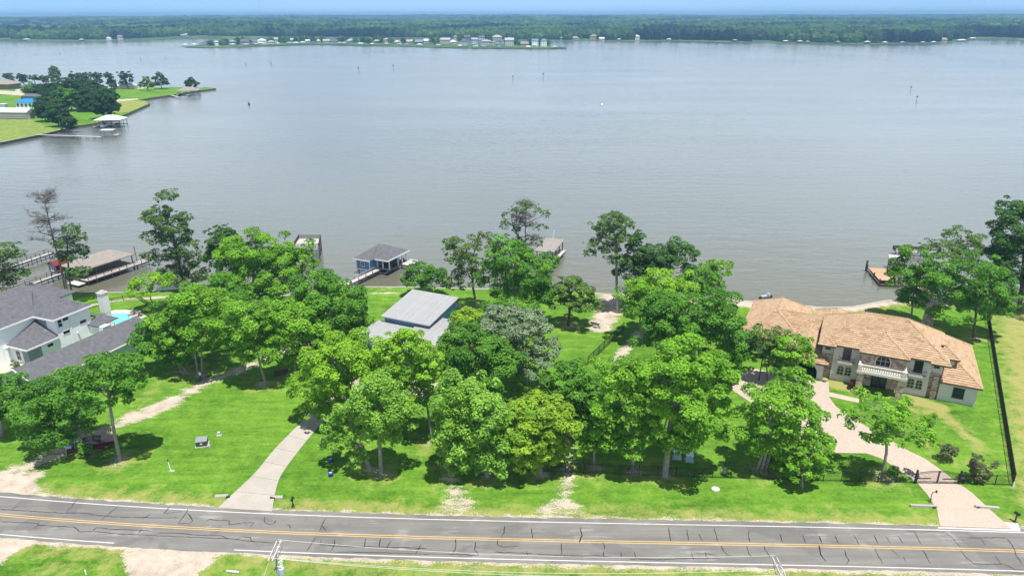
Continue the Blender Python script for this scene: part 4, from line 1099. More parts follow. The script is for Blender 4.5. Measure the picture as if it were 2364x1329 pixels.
for (u0, u1, bb, z) in ((-22.1, -4.3, -0.62, 6.05), (-16.32, -9.48, -1.78, 6.1), (-5.0, 0.45, -0.58, 3.04), (-27.6, -20.3, -1.63, 2.84)): gt.box(u0, u1, bb - 0.09, bb, z - 0.02, z + 0.1)
gt.build('gutter', M['darkwood'], man)
# planting strip objects by the entrance
k = thing('patio_urn', 'red glazed urn on the ground left of the mansion porch', 'urn', G(1968, 893), 0)
MB().lathe([(0.3, 0), (0.42, 0.25), (0.55, 0.75), (0.42, 1.05), (0.52, 1.12), (0.46, 1.13)], n=16).build('body', M['pot'], k, smooth=True)
MB().lathe([(0.42, 1.08), (0.2, 1.12)], n=12).build('soil', M['darkbark'], k)
k = thing('garden_hose_ring', 'pale coiled ring lying in front of the red urn', 'hose', G(1972, 904), 0)
MB().tube([(0.42 * math.cos(t), 0.42 * math.sin(t), 0.09 + 0.02 * t) for t in [i * 0.4 for i in range(36)]], 0.075, 6).build('coil', M['caststone'], k, smooth=True)
k = thing('garden_chair', 'dark slatted chair behind the red urn beside the porch pier', 'chair', G(1977, 885), R(-26))
c_ = MB(); c_.box(-.3, .3, -.3, .3, .4, .46); c_.build('seat', M['black'], k)
for i in range(4): MB().box(-.3 + i * .165, -.2 + i * .165, .27, .31, .46, 1.15).build('slat', M['black'], k)
for x_ in (-.27, .23):
    for y_ in (-.27, .23): MB().box(x_, x_ + .05, y_, y_ + .05, 0, .4).build('leg', M['black'], k)
k = thing('flower_pot', 'small clay pot beside the arched garage corner', 'pot', G(1904, 881), 0)
MB().lathe([(0.2, 0), (0.32, 0.45), (0.36, 0.5), (0.3, 0.5)], n=12).build('body', M['tile'], k)
ch = thing('stone_chimney', 'freestanding stone outdoor chimney with grey cap behind the mansion', 'chimney', G(2139, 752), R(-26))
MB().add([(-.95, -.6, 0), (.95, -.6, 0), (.95, .6, 0), (-.95, .6, 0), (-.62, -.5, 4.4), (.62, -.5, 4.4), (.62, .5, 4.4), (-.62, .5, 4.4)], [(0, 3, 2, 1), (4, 5, 6, 7), (0, 1, 5, 4), (1, 2, 6, 5), (2, 3, 7, 6), (3, 0, 4, 7)]).build('stack', M['stone'], ch)
MB().box(-.8, .8, -.68, .68, 4.402, 4.55).box(-.35, .35, -.25, .25, 4.551, 4.8).build('cap', M['concrete'], ch)

# ================================================================== grey metal roofed house in the middle
gh = thing('lake_house', 'blue sided house with grey standing seam metal roofs among the middle trees', 'house', G(881, 752), R(-25))
def seam_roof(pts4, n, name='roof'):
    """pts4: front-left, front-right, back-right, back-left; panels run front to back"""
    FL, FR, BR, BL = [Vector(p) for p in pts4]
    mb = MB(); th = 0.16
    lo = [p - Vector((0, 0, th)) for p in (FL, FR, BR, BL)]
    up = [p - Vector((0, 0, 0.012)) for p in (FL, FR, BR, BL)]
    mb.add(up + lo, [(0, 1, 2, 3), (7, 6, 5, 4), (0, 4, 5, 1), (1, 5, 6, 2), (2, 6, 7, 3), (3, 7, 4, 0)])
    ro = mb.build(name, M['metalroof'], gh)
    for k in range(n):
        a, b = FL.lerp(FR, k / n), FL.lerp(FR, (k + 1) / n); c, d = BL.lerp(BR, (k + 1) / n), BL.lerp(BR, k / n)
        g_ = 0.012 / max(0.1, (b - a).length)
        q = MB(); a2, b2, c2, d2 = a.lerp(b, g_), b.lerp(a, g_), c.lerp(d, g_), d.lerp(c, g_)
        q.add([a2, b2, c2, d2], [(0, 1, 2, 3)])
        q.beam(a2 + Vector((0, 0, .028)), d2 + Vector((0, 0, .028)), 0.035, 0.05)
        q.build('roof_panel', M['metalroof'], ro, fix=False)
    return ro
wb = MB()
wb.prism([(3.3, 0), (12.5, 0), (12.5, 4.7), (3.3, 4.7)], -3.0, 6.2)
wb.add([(3.3, -3.0, 4.701), (12.5, -3.0, 4.701), (12.5, 6.2, 4.701), (3.3, 6.2, 4.701), (3.3, -3.0, 3.9), (12.5, -3.0, 3.9), (12.5, 6.2, 5.15), (3.3, 6.2, 5.15)], [(2, 3, 7, 6), (1, 2, 6), (0, 7, 3)])
wb = MB()
wb.add([(3.3, -3.4, 0), (12.4, -3.4, 0), (12.4, 6.3, 0), (3.3, 6.3, 0), (3.3, -3.4, 3.84), (12.4, -3.4, 3.84), (12.4, 6.3, 5.08), (3.3, 6.3, 5.08)], [(0, 3, 2, 1), (4, 5, 6, 7), (0, 1, 5, 4), (1, 2, 6, 5), (2, 3, 7, 6), (3, 0, 4, 7)])
wb.box(10.2, 16.6, -11.5, -3.402, 0, 2.6); wb.box(2.6, 10.198, -10.5, -3.402, 0, 2.45)
wb.build('wall', M['blue'], gh)
seam_roof([(2.85, -3.9, 4.0), (12.9, -3.9, 4.0), (12.9, 6.8, 5.42), (2.85, 6.8, 5.42)], 24)
seam_roof([(9.9, -12.2, 2.72), (17.2, -12.2, 2.72), (17.2, 0.9, 3.55), (9.9, 0.9, 3.55)], 17)
seam_roof([(1.9, -12.4, 2.5), (9.88, -12.4, 2.5), (9.88, -5.6, 3.25), (1.9, -5.6, 3.25)], 19)
seam_roof([(2.0, -5.58, 2.72), (9.88, -5.58, 2.72), (9.88, -3.42, 2.9), (2.0, -3.42, 2.9)], 18)
MB().box(3.2, 3.299, -3.4, 6.3, 3.3, 3.5).build('trim', M['bluetrim'], gh); MB().box(12.401, 12.46, 0.5, 6.3, 3.4, 3.6).build('trim', M['bluetrim'], gh)
window(gh, 'r', 12.4, 4.3, 1.2, 1.6, 1.5, M['bluetrim'], 0.09, nx=2); window(gh, 'r', 12.4, 2.0, 1.2, 1.4, 1.5, M['bluetrim'], 0.09, nx=2)
for x_, y_ in ((4.9, -1.2), (6.8, -4.6)): MB().tube([(x_, y_, 2.6 if y_ < -3 else 4.2), (x_, y_, 3.2 if y_ < -3 else 4.8)], 0.07, 8).build('vent_pipe', M['white'], gh)
k = thing('white_boulder', 'white rounded boulder at the back corner of the grey roofed house', 'boulder', G(1056, 712), 0)
MB().lathe([(0.5, 0), (0.75, 0.3), (0.6, 0.75), (0.2, 0.95)], n=9).build('stone', M['concwhite'], k, smooth=True)

# ================================================================== white house at the left
lh = thing('farmhouse', 'white two storey farmhouse with charcoal shingle roofs at the left edge', 'house', G(33, 850, 4.6) - Vector((0, 0, 4.6)), R(-22))
W = MB()
W.box(-22, -7.75, 12.8, 19.2, 0, 6.3); W.box(-22, -12.6, 4.5, 12.798, 0, 6.3)
W.box(-12.598, -8.0, 7.4, 12.798, 0, 3.1); W.box(-7.748, -4.2, 18.5, 19.9, 0, 3.0)
W.build('wall', M['pale'], lh)
W = MB(); W.prism([(-4.0, 0), (3.95, 0), (3.95, 2.72), (0, 4.45), (-4.0, 2.6)], 0.2, 21.5)
W.build('garage_wall', M['greysiding'], lh, label='grey board sided garage wing')
st = MB(); st.box(-12.62, -10.1, 12.74, 12.797, 3.3, 6.29); st.box(-9.4, -7.95, 7.3, 7.398, 0, 3.09); st.box(-7.999, -7.94, 7.4, 9.6, 0, 3.09); st.box(-22.1, -19.5, 4.4, 4.498, 0, 6.29); st.box(-4.199, -4.1, 18.4, 20.0, 0, 2.98)
for i in range(0, len(st.v), 8): MB().add(st.v[i:i + 8], [(0, 3, 2, 1), (4, 5, 6, 7), (0, 1, 5, 4), (1, 2, 6, 5), (2, 3, 7, 6), (3, 0, 4, 7)]).build('stone_wall', M['greystone'], lh, label='grey stone veneer')
rp = hip_planes(-23.4, -7.3, 12.2, 19.7, 6.4, 0.6)
roof_mesh(rp, M['shingle'], lh)
roof_mesh([[(-12.1, 3.9, 6.42), (-12.1, 12.3, 6.42), (-16.6, 15.9, 9.1), (-16.6, 8.4, 9.1)], [(-21.2, 3.9, 6.42), (-12.1, 3.9, 6.42), (-16.6, 8.4, 9.1)], [(-21.2, 12.3, 6.42), (-21.2, 3.9, 6.42), (-16.6, 8.4, 9.1), (-16.6, 15.9, 9.1)]], M['shingle'], lh)
roof_mesh([[(-7.55, 6.95, 3.15), (-7.55, 12.72, 3.15), (-12.55, 12.72, 5.5)], [(-13.0, 6.95, 3.15), (-7.55, 6.95, 3.15), (-12.55, 12.72, 5.5)], [(-13.1, 12.72, 3.2), (-13.0, 6.95, 3.15), (-12.55, 12.72, 5.5)]], M['shingle'], lh)
roof_mesh([[(-4.4, -0.3, 2.45), (0, -0.3, 4.6), (0.35, 22, 4.6), (-4.4, 22, 2.45)], [(0, -0.3, 4.6), (4.5, -0.3, 2.65), (4.5, 22, 2.65), (0.35, 22, 4.6)]], M['shingle'], lh, thick=0.18)
roof_mesh([[(1.6, 3.3, 3.9), (4.75, 3.3, 3.9), (4.75, 1.5, 2.75), (3.9, 1.5, 2.75)], [(4.75, 3.3, 3.9), (1.6, 3.3, 3.9), (3.9, 5.1, 2.75), (4.75, 5.1, 2.75)]], M['shingle'], lh, thick=0.12)
MB().prism([(3.96, 2.6), (4.6, 2.6), (4.6, 2.66), (3.96, 2.66)], 1.8, 4.8).add([(4.55, 1.75, 2.66), (4.55, 4.85, 2.66), (4.55, 3.3, 3.68)], [(0, 1, 2)]).build('gable', M['greysiding'], lh)
roof_mesh([[(-7.9, 18.2, 3.1), (-5.2, 18.2, 3.1), (-5.2, 22.6, 3.1), (-7.9, 20.4, 4.0)], [(-5.2, 22.6, 3.1), (-10.6, 22.6, 3.1), (-7.9, 20.4, 4.0)], [(-10.6, 19.72, 4.0), (-7.9, 19.72, 4.1), (-7.9, 20.4, 4.0), (-10.6, 22.6, 3.1)]], M['shingle'], lh, thick=0.16)
roof_mesh(hip_planes(-37, -23.8, 20.5, 29, 3.3, 0.34), M['shingle'], lh)
MB().box(-36.4, -24.6, 21, 28.4, 0, 3.1).build('wall', M['pale'], lh)
tr = MB()
tr.box(-7.3, -7.22, 12.1, 19.75, 6.12, 6.4); tr.box(-12.0, -7.3, 12.08, 12.16, 6.12, 6.4); tr.box(-12.12, -12.04, 3.9, 12.2, 6.12, 6.4); tr.box(4.5, 4.58, -0.3, 22, 2.45, 2.66); tr.box(-7.54, -7.46, 6.9, 12.7, 2.9, 3.16); tr.box(-13, -7.54, 6.86, 6.94, 2.9, 3.16)
tr.beam((0.02, -0.33, 4.5), (4.5, -0.33, 2.56), 0.08, 0.2); tr.beam((-0.02, -0.33, 4.5), (-4.4, -0.33, 2.36), 0.08, 0.2); tr.box(-7.752, -7.68, 15.1, 15.4, 0, 6.28); tr.box(3.952, 4.0, 0.15, 0.45, 0, 2.6)
tr.beam((4.66, 1.6, 2.78), (4.66, 3.3, 3.86), 0.08, 0.16); tr.beam((4.66, 5.0, 2.78), (4.66, 3.3, 3.86), 0.08, 0.16)
tr.build('trim', M['white'], lh)
window(lh, 'r', -7.75, 13.5, 4.6, 0.7, 1.3, M['white'], 0.05, ny=2, sill=False); window(lh, 'r', -7.75, 14.6, 5.35, 1.0, 0.55, M['white'], 0.04, sill=False); window(lh, 'r', -7.75, 17.6, 3.6, 1.2, 0.6, M['white'], 0.04, sill=False); window(lh, 'r', -7.75, 14.3, 3.0, 1.25, 0.6, M['white'], 0.04, sill=False)
window(lh, 'r', -8.0, 11.2, 1.9, 1.0, 0.5, M['white'], 0.04, sill=False); window(lh, 'f', 7.4, -10.6, 0.7, 0.9, 1.6, M['white'], 0.14, nx=2, ny=2, sill=True)
window(lh, 'f', 0.2, 0.0, 2.5, 0.8, 1.1, M['white'], 0.1, nx=2, ny=2); window(lh, 'r', 3.95, 2.4, 0.9, 0.9, 1.3, M['white'], 0.12, ny=2); window(lh, 'r', 3.95, 3.8, 0.9, 0.9, 1.3, M['white'], 0.12, ny=2); window(lh, 'r', 3.95, 9.0, 0.9, 1.2, 1.3, M['white'], 0.12, ny=2)
for c_ in ((-11.9, 6.5, 0), (-12.9, 3.6, 0)): MB().lathe([(0.3, 0), (0.26, 0.15), (0.24, 2.9), (0.34, 3.05)], c_, 12).build('porch_column', M['white'], lh)
MB().box(-16, -8.1, 3.0, 7.2, 0, 0.12).build('porch_step', M['tan'], lh)
cm = MB()
cm.box(-10.1, -8.9, 23.0, 24.2, 0, 6.9); cho = cm.build('chimney', M['white'], lh)
for k in range(18): MB().box(-10.13, -8.87, 22.97, 24.23, 3.1 + k * 0.21, 3.1 + k * 0.21 + 0.16).build('siding_board', M['white'], cho, fix=False)
MB().box(-10.25, -8.75, 22.85, 24.35, 6.91, 7.05).box(-9.9, -9.1, 23.2, 24.0, 7.051, 7.3).build('cap', M['concwhite'], cho)
for x_, y_, z_, h_ in ((-17.6, 14.2, 7.6, 1.0), (-18.5, 13.3, 7.0, 0.5), (-9.9, 16.0, 7.6, 0.45), (-9.2, 16.4, 7.1, 0.5), (-9.4, 14.8, 7.1, 0.4)): MB().tube([(x_, y_, z_), (x_, y_, z_ + h_)], 0.09, 8).build('vent_pipe', M['black'], lh)
MB().lathe([(0.16, 0), (0.16, 0.12)], (-7.6, 16.2, 2.3), 10).build('meter', M['greysiding'], lh)
window(lh, 'r', -4.1, 19.2, 0.3, 0.9, 2.2, M['black'], 0.08, sill=False)
# pool and terrace
def lf(o, a, b, z=0.0):
    return o.location + Vector((a * math.cos(o.rotation_euler.z) - b * math.sin(o.rotation_euler.z), a * math.sin(o.rotation_euler.z) + b * math.cos(o.rotation_euler.z), z))
pool = thing('swimming_pool', 'turquoise swimming pool with pale stone surround behind the farmhouse garage', 'pool', lf(lh, 0, 0), R(-22))
MB().slab([(-15.6, 22.6), (-7.6, 22.6), (-7.4, 30.2), (-12.2, 31.6), (-15.8, 30)], -0.05, 0.08).build('surround', basic('pale_travertine', (0.62, 0.54, 0.48), 0.8, 0.08), pool)
pw, pnt, pb = newmat('pool_water')
pnt.links.new(mixc(pnt, noise(pnt, geopos(pnt), 1.5, 3), (0.08, 0.50, 0.52), (0.16, 0.62, 0.60)), pb.inputs['Base Color']); pb.inputs['Roughness'].default_value = 0.06
bump(pnt, pb, noise(pnt, geopos(pnt), 3, 3), 0.2, 0.05)
MB().slab([(-14.6, 23.2), (-9.3, 23.2), (-9.0, 28.3), (-12.4, 29.9), (-14.8, 28.8)], 0.0, 0.085).build('water', pw, pool)
lg = None
for i, (a, b) in enumerate(((-10.4, 29.6), (-9.0, 29.3), (-8.4, 28.4))):
    loc = lf(lh, a, b, 0.08)
    if lg is None:
        lg = thing('lounge_chair', 'reddish lounge chair nearest the pool corner on the terrace', 'lounge chair', loc, R(-50), 'lounge chairs on the pool terrace')
        MB().box(-.32, .32, -.9, .35, .28, .34).build('seat', M['pink'], lg); MB().add([(-.32, .35, .3), (.32, .35, .3), (.32, .95, .8), (-.32, .95, .8), (-.32, .39, .25), (.32, .39, .25), (.32, .99, .75), (-.32, .99, .75)], [(0, 1, 2, 3), (7, 6, 5, 4), (0, 4, 5, 1), (2, 6, 7, 3), (1, 5, 6, 2), (0, 3, 7, 4)]).build('backrest', M['pink'], lg)
        for x_ in (-.3, .24):
            for y_ in (-.85, .3): MB().box(x_, x_ + .06, y_, y_ + .06, 0, .28).build('leg', M['darkwood'], lg)
    else: copy_tree(lg, loc, R(-50 + 25 * i), ['', 'middle one of the three reddish lounge chairs on the pool terrace', 'reddish lounge chair on the terrace farthest from the chimney'][i])
tree('shrub', 'small clipped shrub by the farmhouse porch', (36, 848), [(36, 840, 8, 8)], 'dark', 90, cat='shrub', trunk_r=0.05, leaf=0.1, low=-0.9)
# ================================================================== piers and boathouses
def deck(parent, a0, a1, b0, b1, z, mat, plank=0.24, along='x', name='plank'):
    """planks laid across a joist frame; along = direction in which planks follow one another"""
    L = (a1 - a0) if along == 'x' else (b1 - b0)
    n = max(1, int(round(L / plank))); w = L / n
    me = (MB().box(0, w - 0.02, 0, b1 - b0, -0.05, 0) if along == 'x' else MB().box(0, a1 - a0, 0, w - 0.02, -0.05, 0)).mesh(name, mat)
    for k in range(n):
        link(name, me, parent, (a0 + k * w, b0, z) if along == 'x' else (a0, b0 + k * w, z))
def joists(parent, a0, a1, b0, b1, z, mat=None):
    MB().box(a0, a1, b0, b0 + 0.1, z - 0.3, z - 0.055).box(a0, a1, b1 - 0.1, b1, z - 0.3, z - 0.055).box(a0, a0 + 0.1, b0 + 0.101, b1 - 0.101, z - 0.3, z - 0.055).box(a1 - 0.1, a1, b0 + 0.101, b1 - 0.101, z - 0.3, z - 0.055).build('joist_frame', mat or M['darkwood'], parent)
def posts(parent, pts, z0, z1, r=0.12, mat=None, name='post'):
    me = MB().tube([(0, 0, z0), (0, 0, z1)], r, 7).mesh(name, mat or M['darkwood'])
    for x, y in pts: link(name, me, parent, (x, y, 0))

A = R(-25)
bh = thing('boathouse', 'blue boathouse with charcoal hip roof and white posts standing in the lake', 'boathouse', G(822, 625, -0.2) * 1.0, A)
bh.location.z = 0
joists(bh, 0, 7.4, 0.45, 10.2, 0.2)
MB().box(0, 3.55, 0.4, 9.9, 0.15, 2.75).build('wall', M['blue'], bh)
MB().box(3.551, 3.62, 0.4, 2.0, 0.15, 2.75).box(5.9, 7.2, 6.9, 7.0, 0.2, 1.9).build('side_wall', M['blue'], bh)
MB().box(-0.04, 3.6, 0.36, 0.398, 0.05, 0.4).box(-0.05, 0.12, 0.34, 0.397, 0.401, 2.75).box(3.45, 3.64, 0.34, 0.397, 0.401, 2.75).build('trim', M['white'], bh)
window(bh, 'f', 0.4, 1.7, 1.15, 0.85, 0.85, M['white'], 0.1, nx=2, ny=2)
MB().box(3.56, 7.3, 2.9, 9.9, 0.13, 0.19).build('floor', M['darkwood'], bh)
for x_, y_ in ((3.9, 2.95), (5.4, 2.95), (7.15, 2.95), (7.15, 6.4), (7.15, 8.2), (7.15, 10.0)): MB().box(x_ - .12, x_ + .12, y_ - .12, y_ + .12, 0.19, 2.72).build('post', M['white'], bh)
MB().box(3.7, 7.3, 2.85, 2.93, 0.0, 0.35).build('skirt', M['bluetrim'], bh)
z_ = 2.75
roof_mesh([[(-0.5, -0.1, z_), (4.1, -0.1, z_), (4.2, 1.6, z_), (2.6, 5.2, 4.75), (2.4, 5.2, 4.75)], [(4.1, 1.62, z_), (7.8, 1.62, z_), (3.9, 5.9, 4.75), (2.6, 5.2, 4.75)], [(7.8, 1.62, z_), (7.8, 10.6, z_), (3.9, 6.4, 4.75), (3.9, 5.9, 4.75)],
           [(7.8, 10.6, z_), (-0.5, 10.6, z_), (2.4, 6.4, 4.75), (3.9, 6.4, 4.75)], [(-0.5, 10.6, z_), (-0.5, -0.1, z_), (2.4, 5.2, 4.75), (2.4, 6.4, 4.75)], [(2.4, 5.2, 4.75), (2.6, 5.2, 4.75), (3.9, 5.9, 4.75), (3.9, 6.4, 4.75), (2.4, 6.4, 4.75)]], M['shingle'], bh)
MB().box(-0.52, 4.12, -0.16, -0.1, 2.5, 2.76).box(4.12, 7.82, 1.54, 1.6, 2.5, 2.76).box(7.8, 7.86, 1.6, 10.6, 2.5, 2.76).build('fascia', M['white'], bh)
posts(bh, [(0.3, 0.7), (3.3, 0.7), (0.3, 5), (0.3, 9.5), (7.1, 3.1), (7.1, 6.4), (7.1, 9.9), (3.7, 9.8)], -2.2, 0.1, name='pile')
sd = thing('swim_deck', 'bare pale deck attached to the lake side of the blue boathouse', 'deck', bh.location, A)
deck(sd, 7.35, 9.9, 7.2, 11.4, 0.2, M['greywood'], 0.3, 'y'); joists(sd, 7.35, 9.9, 7.2, 11.4, 0.2); posts(sd, [(7.6, 7.3), (9.7, 7.3), (9.7, 11.2)], -2.2, 0.35, name='pile')
k = thing('deck_chair', 'small dark chair on the swim deck under the boathouse roof', 'chair', lf(bh, 7.2, 9.0, 0.2), 1.0)
MB().box(-.3, .3, -.3, .3, .35, .42).build('seat', M['darkwood'], k); MB().box(-.3, .3, .24, .3, .42, .95).build('backrest', M['darkwood'], k); MB().box(-.28, .28, -.28, .28, 0, .05).box(-.04, .04, -.04, .04, .05, .35).build('pedestal', M['darkwood'], k)
gw = G(798, 657, 0.2); ge = lf(bh, 4.7, 2.85, 0.2)
L = (ge - gw).length
wk = thing('gangway', 'narrow pale wooden gangway leading from the shore to the blue boathouse', 'pier', (gw.x, gw.y, 0), math.atan2(ge.y - gw.y, ge.x - gw.x))
deck(wk, 0, L, -0.6, 0.6, 0.2, M['greywood'], 0.4); joists(wk, 0, L, -0.6, 0.6, 0.2)
posts(wk, [(L * (i + .5) / 5, s * 0.66) for i in range(5) for s in (-1, 1)], -2.2, 0.75, 0.09); MB().beam((0.5, 0.66, .7), (L - .8, .66, .7), .08, .08).build('handrail', M['greywood'], wk)

# fishing platform with railings
fp = thing('fishing_platform', 'raised dark fishing platform with railing standing on tall posts', 'platform', (0, 0, 0), 0)
q = [G(676, 573, 2.2), G(690, 551, 2.2), G(740, 551, 2.2), G(736, 571, 2.2)]
MB().slab(q, 2.05, 2.2).build('floor', M['greywood'], fp)
rl = MB()
for a, b in zip(q, q[1:] + q[:1]):
    for z in (2.55, 2.85, 3.15): rl.beam((a.x, a.y, z), (b.x, b.y, z), .07, .1)
    n = int((b - a).length / .35)
    for i in range(n):
        p = a.lerp(b, i / n); rl.box(p.x - .03, p.x + .03, p.y - .03, p.y + .03, 2.2, 3.15)
rl.build('railing', M['darkwood'], fp)
posts(fp, [(p.x, p.y) for p in q] + [((q[2].x + q[3].x) / 2, (q[2].y + q[3].y) / 2)], -2.2, 3.25, .14)
c0 = (q[0] + q[1] + q[2] + q[3]) / 4
MB().lathe([(.35, 2.21), (.35, 2.6), (.1, 2.62)], (c0.x, c0.y, 0), 10).build('fish_table', M['greywood'], fp)

# tan roofed boathouse behind the centre trees
b2 = thing('boathouse', 'open boathouse with flat tan roof and dark posts behind the large shore tree', 'boathouse', G(1262, 605) + Vector((1.9, .2, 0)) - Vector((4.2 * math.cos(R(-20)) - .5 * math.sin(R(-20)) * -1 * -1, 4.2 * math.sin(R(-20)) - .5 * math.cos(R(-20)), 0)), R(-20))
roof_mesh([[(-0.5, -0.5, 2.3), (4.2, -0.5, 2.3), (4.2, 9.0, 2.75), (-0.5, 9.0, 2.75)]], M['shingle_brown'], b2)
posts(b2, [(0, 0), (3.8, 0), (3.8, 2.9), (3.8, 5.8), (3.8, 8.6), (0, 8.6)], -2.2, 2.25, .12)
deck(b2, 2.6, 4.6, -2.2, 9.2, 0.0, M['greywood'], .4, 'y'); joists(b2, 2.6, 4.6, -2.2, 9.2, 0)
MB().tube([(1.2, 8.6, 2.4), (1.6, 8.6, 5.0)], .07, 6).build('flag_pole', M['white'], b2)
MB().box(0, 2.5, 8.4, 8.5, .2, 1.6).build('back_wall', M['darkwood'], b2)

# docks on the right
dk = thing('boat_dock', 'tan planked boat dock with dark posts left of the right shore trees', 'dock', (0, 0, 0), 0)
q = [G(2030, 646, -0.1), G(2066, 640, -0.1), G(2054, 616, -0.1), G(2017, 617, -0.1)]
ux, uy = (q[1] - q[0]), (q[3] - q[0])
dk.location = (q[0].x, q[0].y, 0); dk.rotation_euler.z = R(-10)
w_, l_ = 3.9, uy.length
deck(dk, 0, w_, 0, 8.2, -0.1, M['tanwood'], .55, 'y'); joists(dk, 0, w_, 0, 8.2, -0.1)
MB().box(-0.25, w_ + 2.6, -1.7, -1.15, -.75, -.5).box(-0.35, -.1, -1.6, 8.2, -.75, -.5).build('lower_walkway', M['darkwood'], dk)
posts(dk, [(-0.2, -1.0), (-.2, 3), (-.2, 8.3), (w_, -.2)], -2.2, 0.55, .14); posts(dk, [(-.35, 8.6)], -2.2, 1.5, .22)
d2 = thing('boathouse', 'low boathouse roof on thin posts half hidden by the right shore trees', 'boathouse', (G(2054, 598, 2.0).x, G(2054, 598, 2.0).y, 0), R(-22))
roof_mesh([[(0, 0, 2.0), (3.4, 0, 2.2), (3.4, 3.6, 2.2), (0, 3.6, 2.0)]], M['greywood'], d2); posts(d2, [(.3, .3), (3.1, .3), (.3, 3.3), (3.1, 3.3)], -2.2, 1.98, .12)
deck(d2, 0.3, 3.4, 0.2, 3.4, 0.0, M['tanwood'], .5, 'y')
k = thing('bench', 'weathered bench box at the lake end of the right boathouse', 'bench', G(2094, 578, 0.2), -0.2)
MB().box(-3, 4, -1.2, 1.2, -.2, .0).build('platform', M['greywood'], k); MB().box(-3, -2.9, -1.2, 1.2, .001, .8).box(-3, 4, 1.1, 1.2, .001, .8).box(-2.9, 4, -1.2, -1.1, .35, .5).build('railing', M['darkwood'], k); posts(k, [(-2.8, -1), (3.6, -1), (3.6, 1)], -2.4, -.2)
g1, g2 = G(2150, 690, 0.1), G(2112, 648, 0.1)
Lw = (g2 - g1).length
gy = thing('gangway', 'brown gangway with rails running from the right shore to the planked dock', 'pier', (g1.x, g1.y, 0), math.atan2(g2.y - g1.y, g2.x - g1.x))
deck(gy, 0, Lw, -.7, .7, .1, M['tanwood'], .5); joists(gy, 0, Lw, -.7, .7, .1)
for s_ in (-.7, .7):
    MB().beam((0, s_, 1.05), (Lw, s_, 1.05), .08, .1).beam((0, s_, .6), (Lw, s_, .6), .05, .08).build('handrail', M['tanwood'], gy)
posts(gy, [(Lw * i / 6, s * .7) for i in range(7) for s in (-1, 1)], -2.2, 1.05, .07)
jk = thing('jet_ski', 'small dark jet ski moored at the bulkhead behind the clay roofs', 'jet ski', G(1768, 690, -0.8), R(20))
MB().add([(-1.4, -.5, 0), (1.0, -.5, 0), (1.7, 0, .25), (1.0, .5, 0), (-1.4, .5, 0), (-1.4, -.55, .5), (.8, -.55, .55), (1.5, 0, .7), (.8, .55, .55), (-1.4, .55, .5)], [(4, 3, 2, 1, 0), (5, 6, 7, 8, 9), (0, 1, 6, 5), (1, 2, 7, 6), (2, 3, 8, 7), (3, 4, 9, 8), (4, 0, 5, 9)]).build('hull', M['black'], jk)
MB().box(-1.2, .2, -.22, .22, .52, .85).build('seat', M['greysiding'], jk); MB().box(.2, .75, -.3, .3, .55, 1.15).box(.25, .35, -.45, .45, 1.151, 1.22).build('console', M['greysiding'], jk)

# left boathouse, shed and piers
A2 = R(-26)
p0 = G(118, 628, 0)
lb = thing('boathouse', 'left boathouse with wide brown hip roof and railed deck around it', 'boathouse', (p0.x, p0.y, 0), A2)
def l2(v): return (Vector(v) - p0)
roof_mesh(hip_planes(4.6, 12.3, -0.5, 12.5, 2.4, 0.42), M['shingle_brown'], lb)
posts(lb, [(5.2, 0), (11.7, 0), (11.7, 3), (11.7, 6), (11.7, 9), (11.7, 12), (5.2, 12), (5.2, 6)], -2.2, 2.35, .13)
deck(lb, 11.0, 13.6, -0.6, 15.5, 0.2, M['greywood'], .5, 'y'); joists(lb, 11.0, 13.6, -0.6, 15.5, .2)
MB().box(4.9, 11.4, -0.3, 12.2, -.15, .1).build('floor', M['darkwood'], lb)
r_ = MB()
for z in (.6, 1.05): r_.beam((13.5, -0.5, z), (13.5, 15.4, z), .06, .09).beam((11.2, 15.4, z), (13.5, 15.4, z), .06, .09)
r_.build('handrail', M['darkwood'], lb)
posts(lb, [(13.5, i * 1.9 - .4) for i in range(9)], -2.2, 1.1, .08); posts(lb, [(13.0, 2), (13.0, 7), (13.0, 12)], -2.2, -0.2, .14)
MB().tube([(12.6, 12.5, .2), (12.5, 12.5, 4.3)], .08, 7).build('lamp_pole', M['darkwood'], lb)
MB().box(5.4, 6.3, 0.0, 5, .1, 1.9).build('boat_cover', M['bluetrim'], lb)
MB().box(9, 12.8, -2.4, -.6, -.5, -.35).build('jet_ski_ramp', M['greywood'], lb)
sh = thing('pier_shed', 'small slate blue shed with red roof and white window on the left pier', 'shed', lf(lb, 0.6, -0.6), A2)
MB().prism([(0, .2), (2.6, .2), (2.6, 2.3), (1.3, 2.95), (0, 2.3)], 0, 3.2).build('wall', M['slate'], sh)
roof_mesh([[(-.25, -.3, 2.25), (1.3, -.3, 3.05), (1.3, 3.5, 3.05), (-.25, 3.5, 2.25)], [(1.3, -.3, 3.05), (2.85, -.3, 2.25), (2.85, 3.5, 2.25), (1.3, 3.5, 3.05)]], M['redpaint'], sh, thick=.1)
MB().box(2.601, 2.64, 0, 3.2, .2, 2.2).build('door', M['redpaint'], sh)
window(sh, 'f', 0, 1.25, .9, .6, .9, M['white'], .1, ny=2)
posts(sh, [(.2, .2), (2.4, .2), (.2, 3), (2.4, 3)], -2.2, .2, .12)
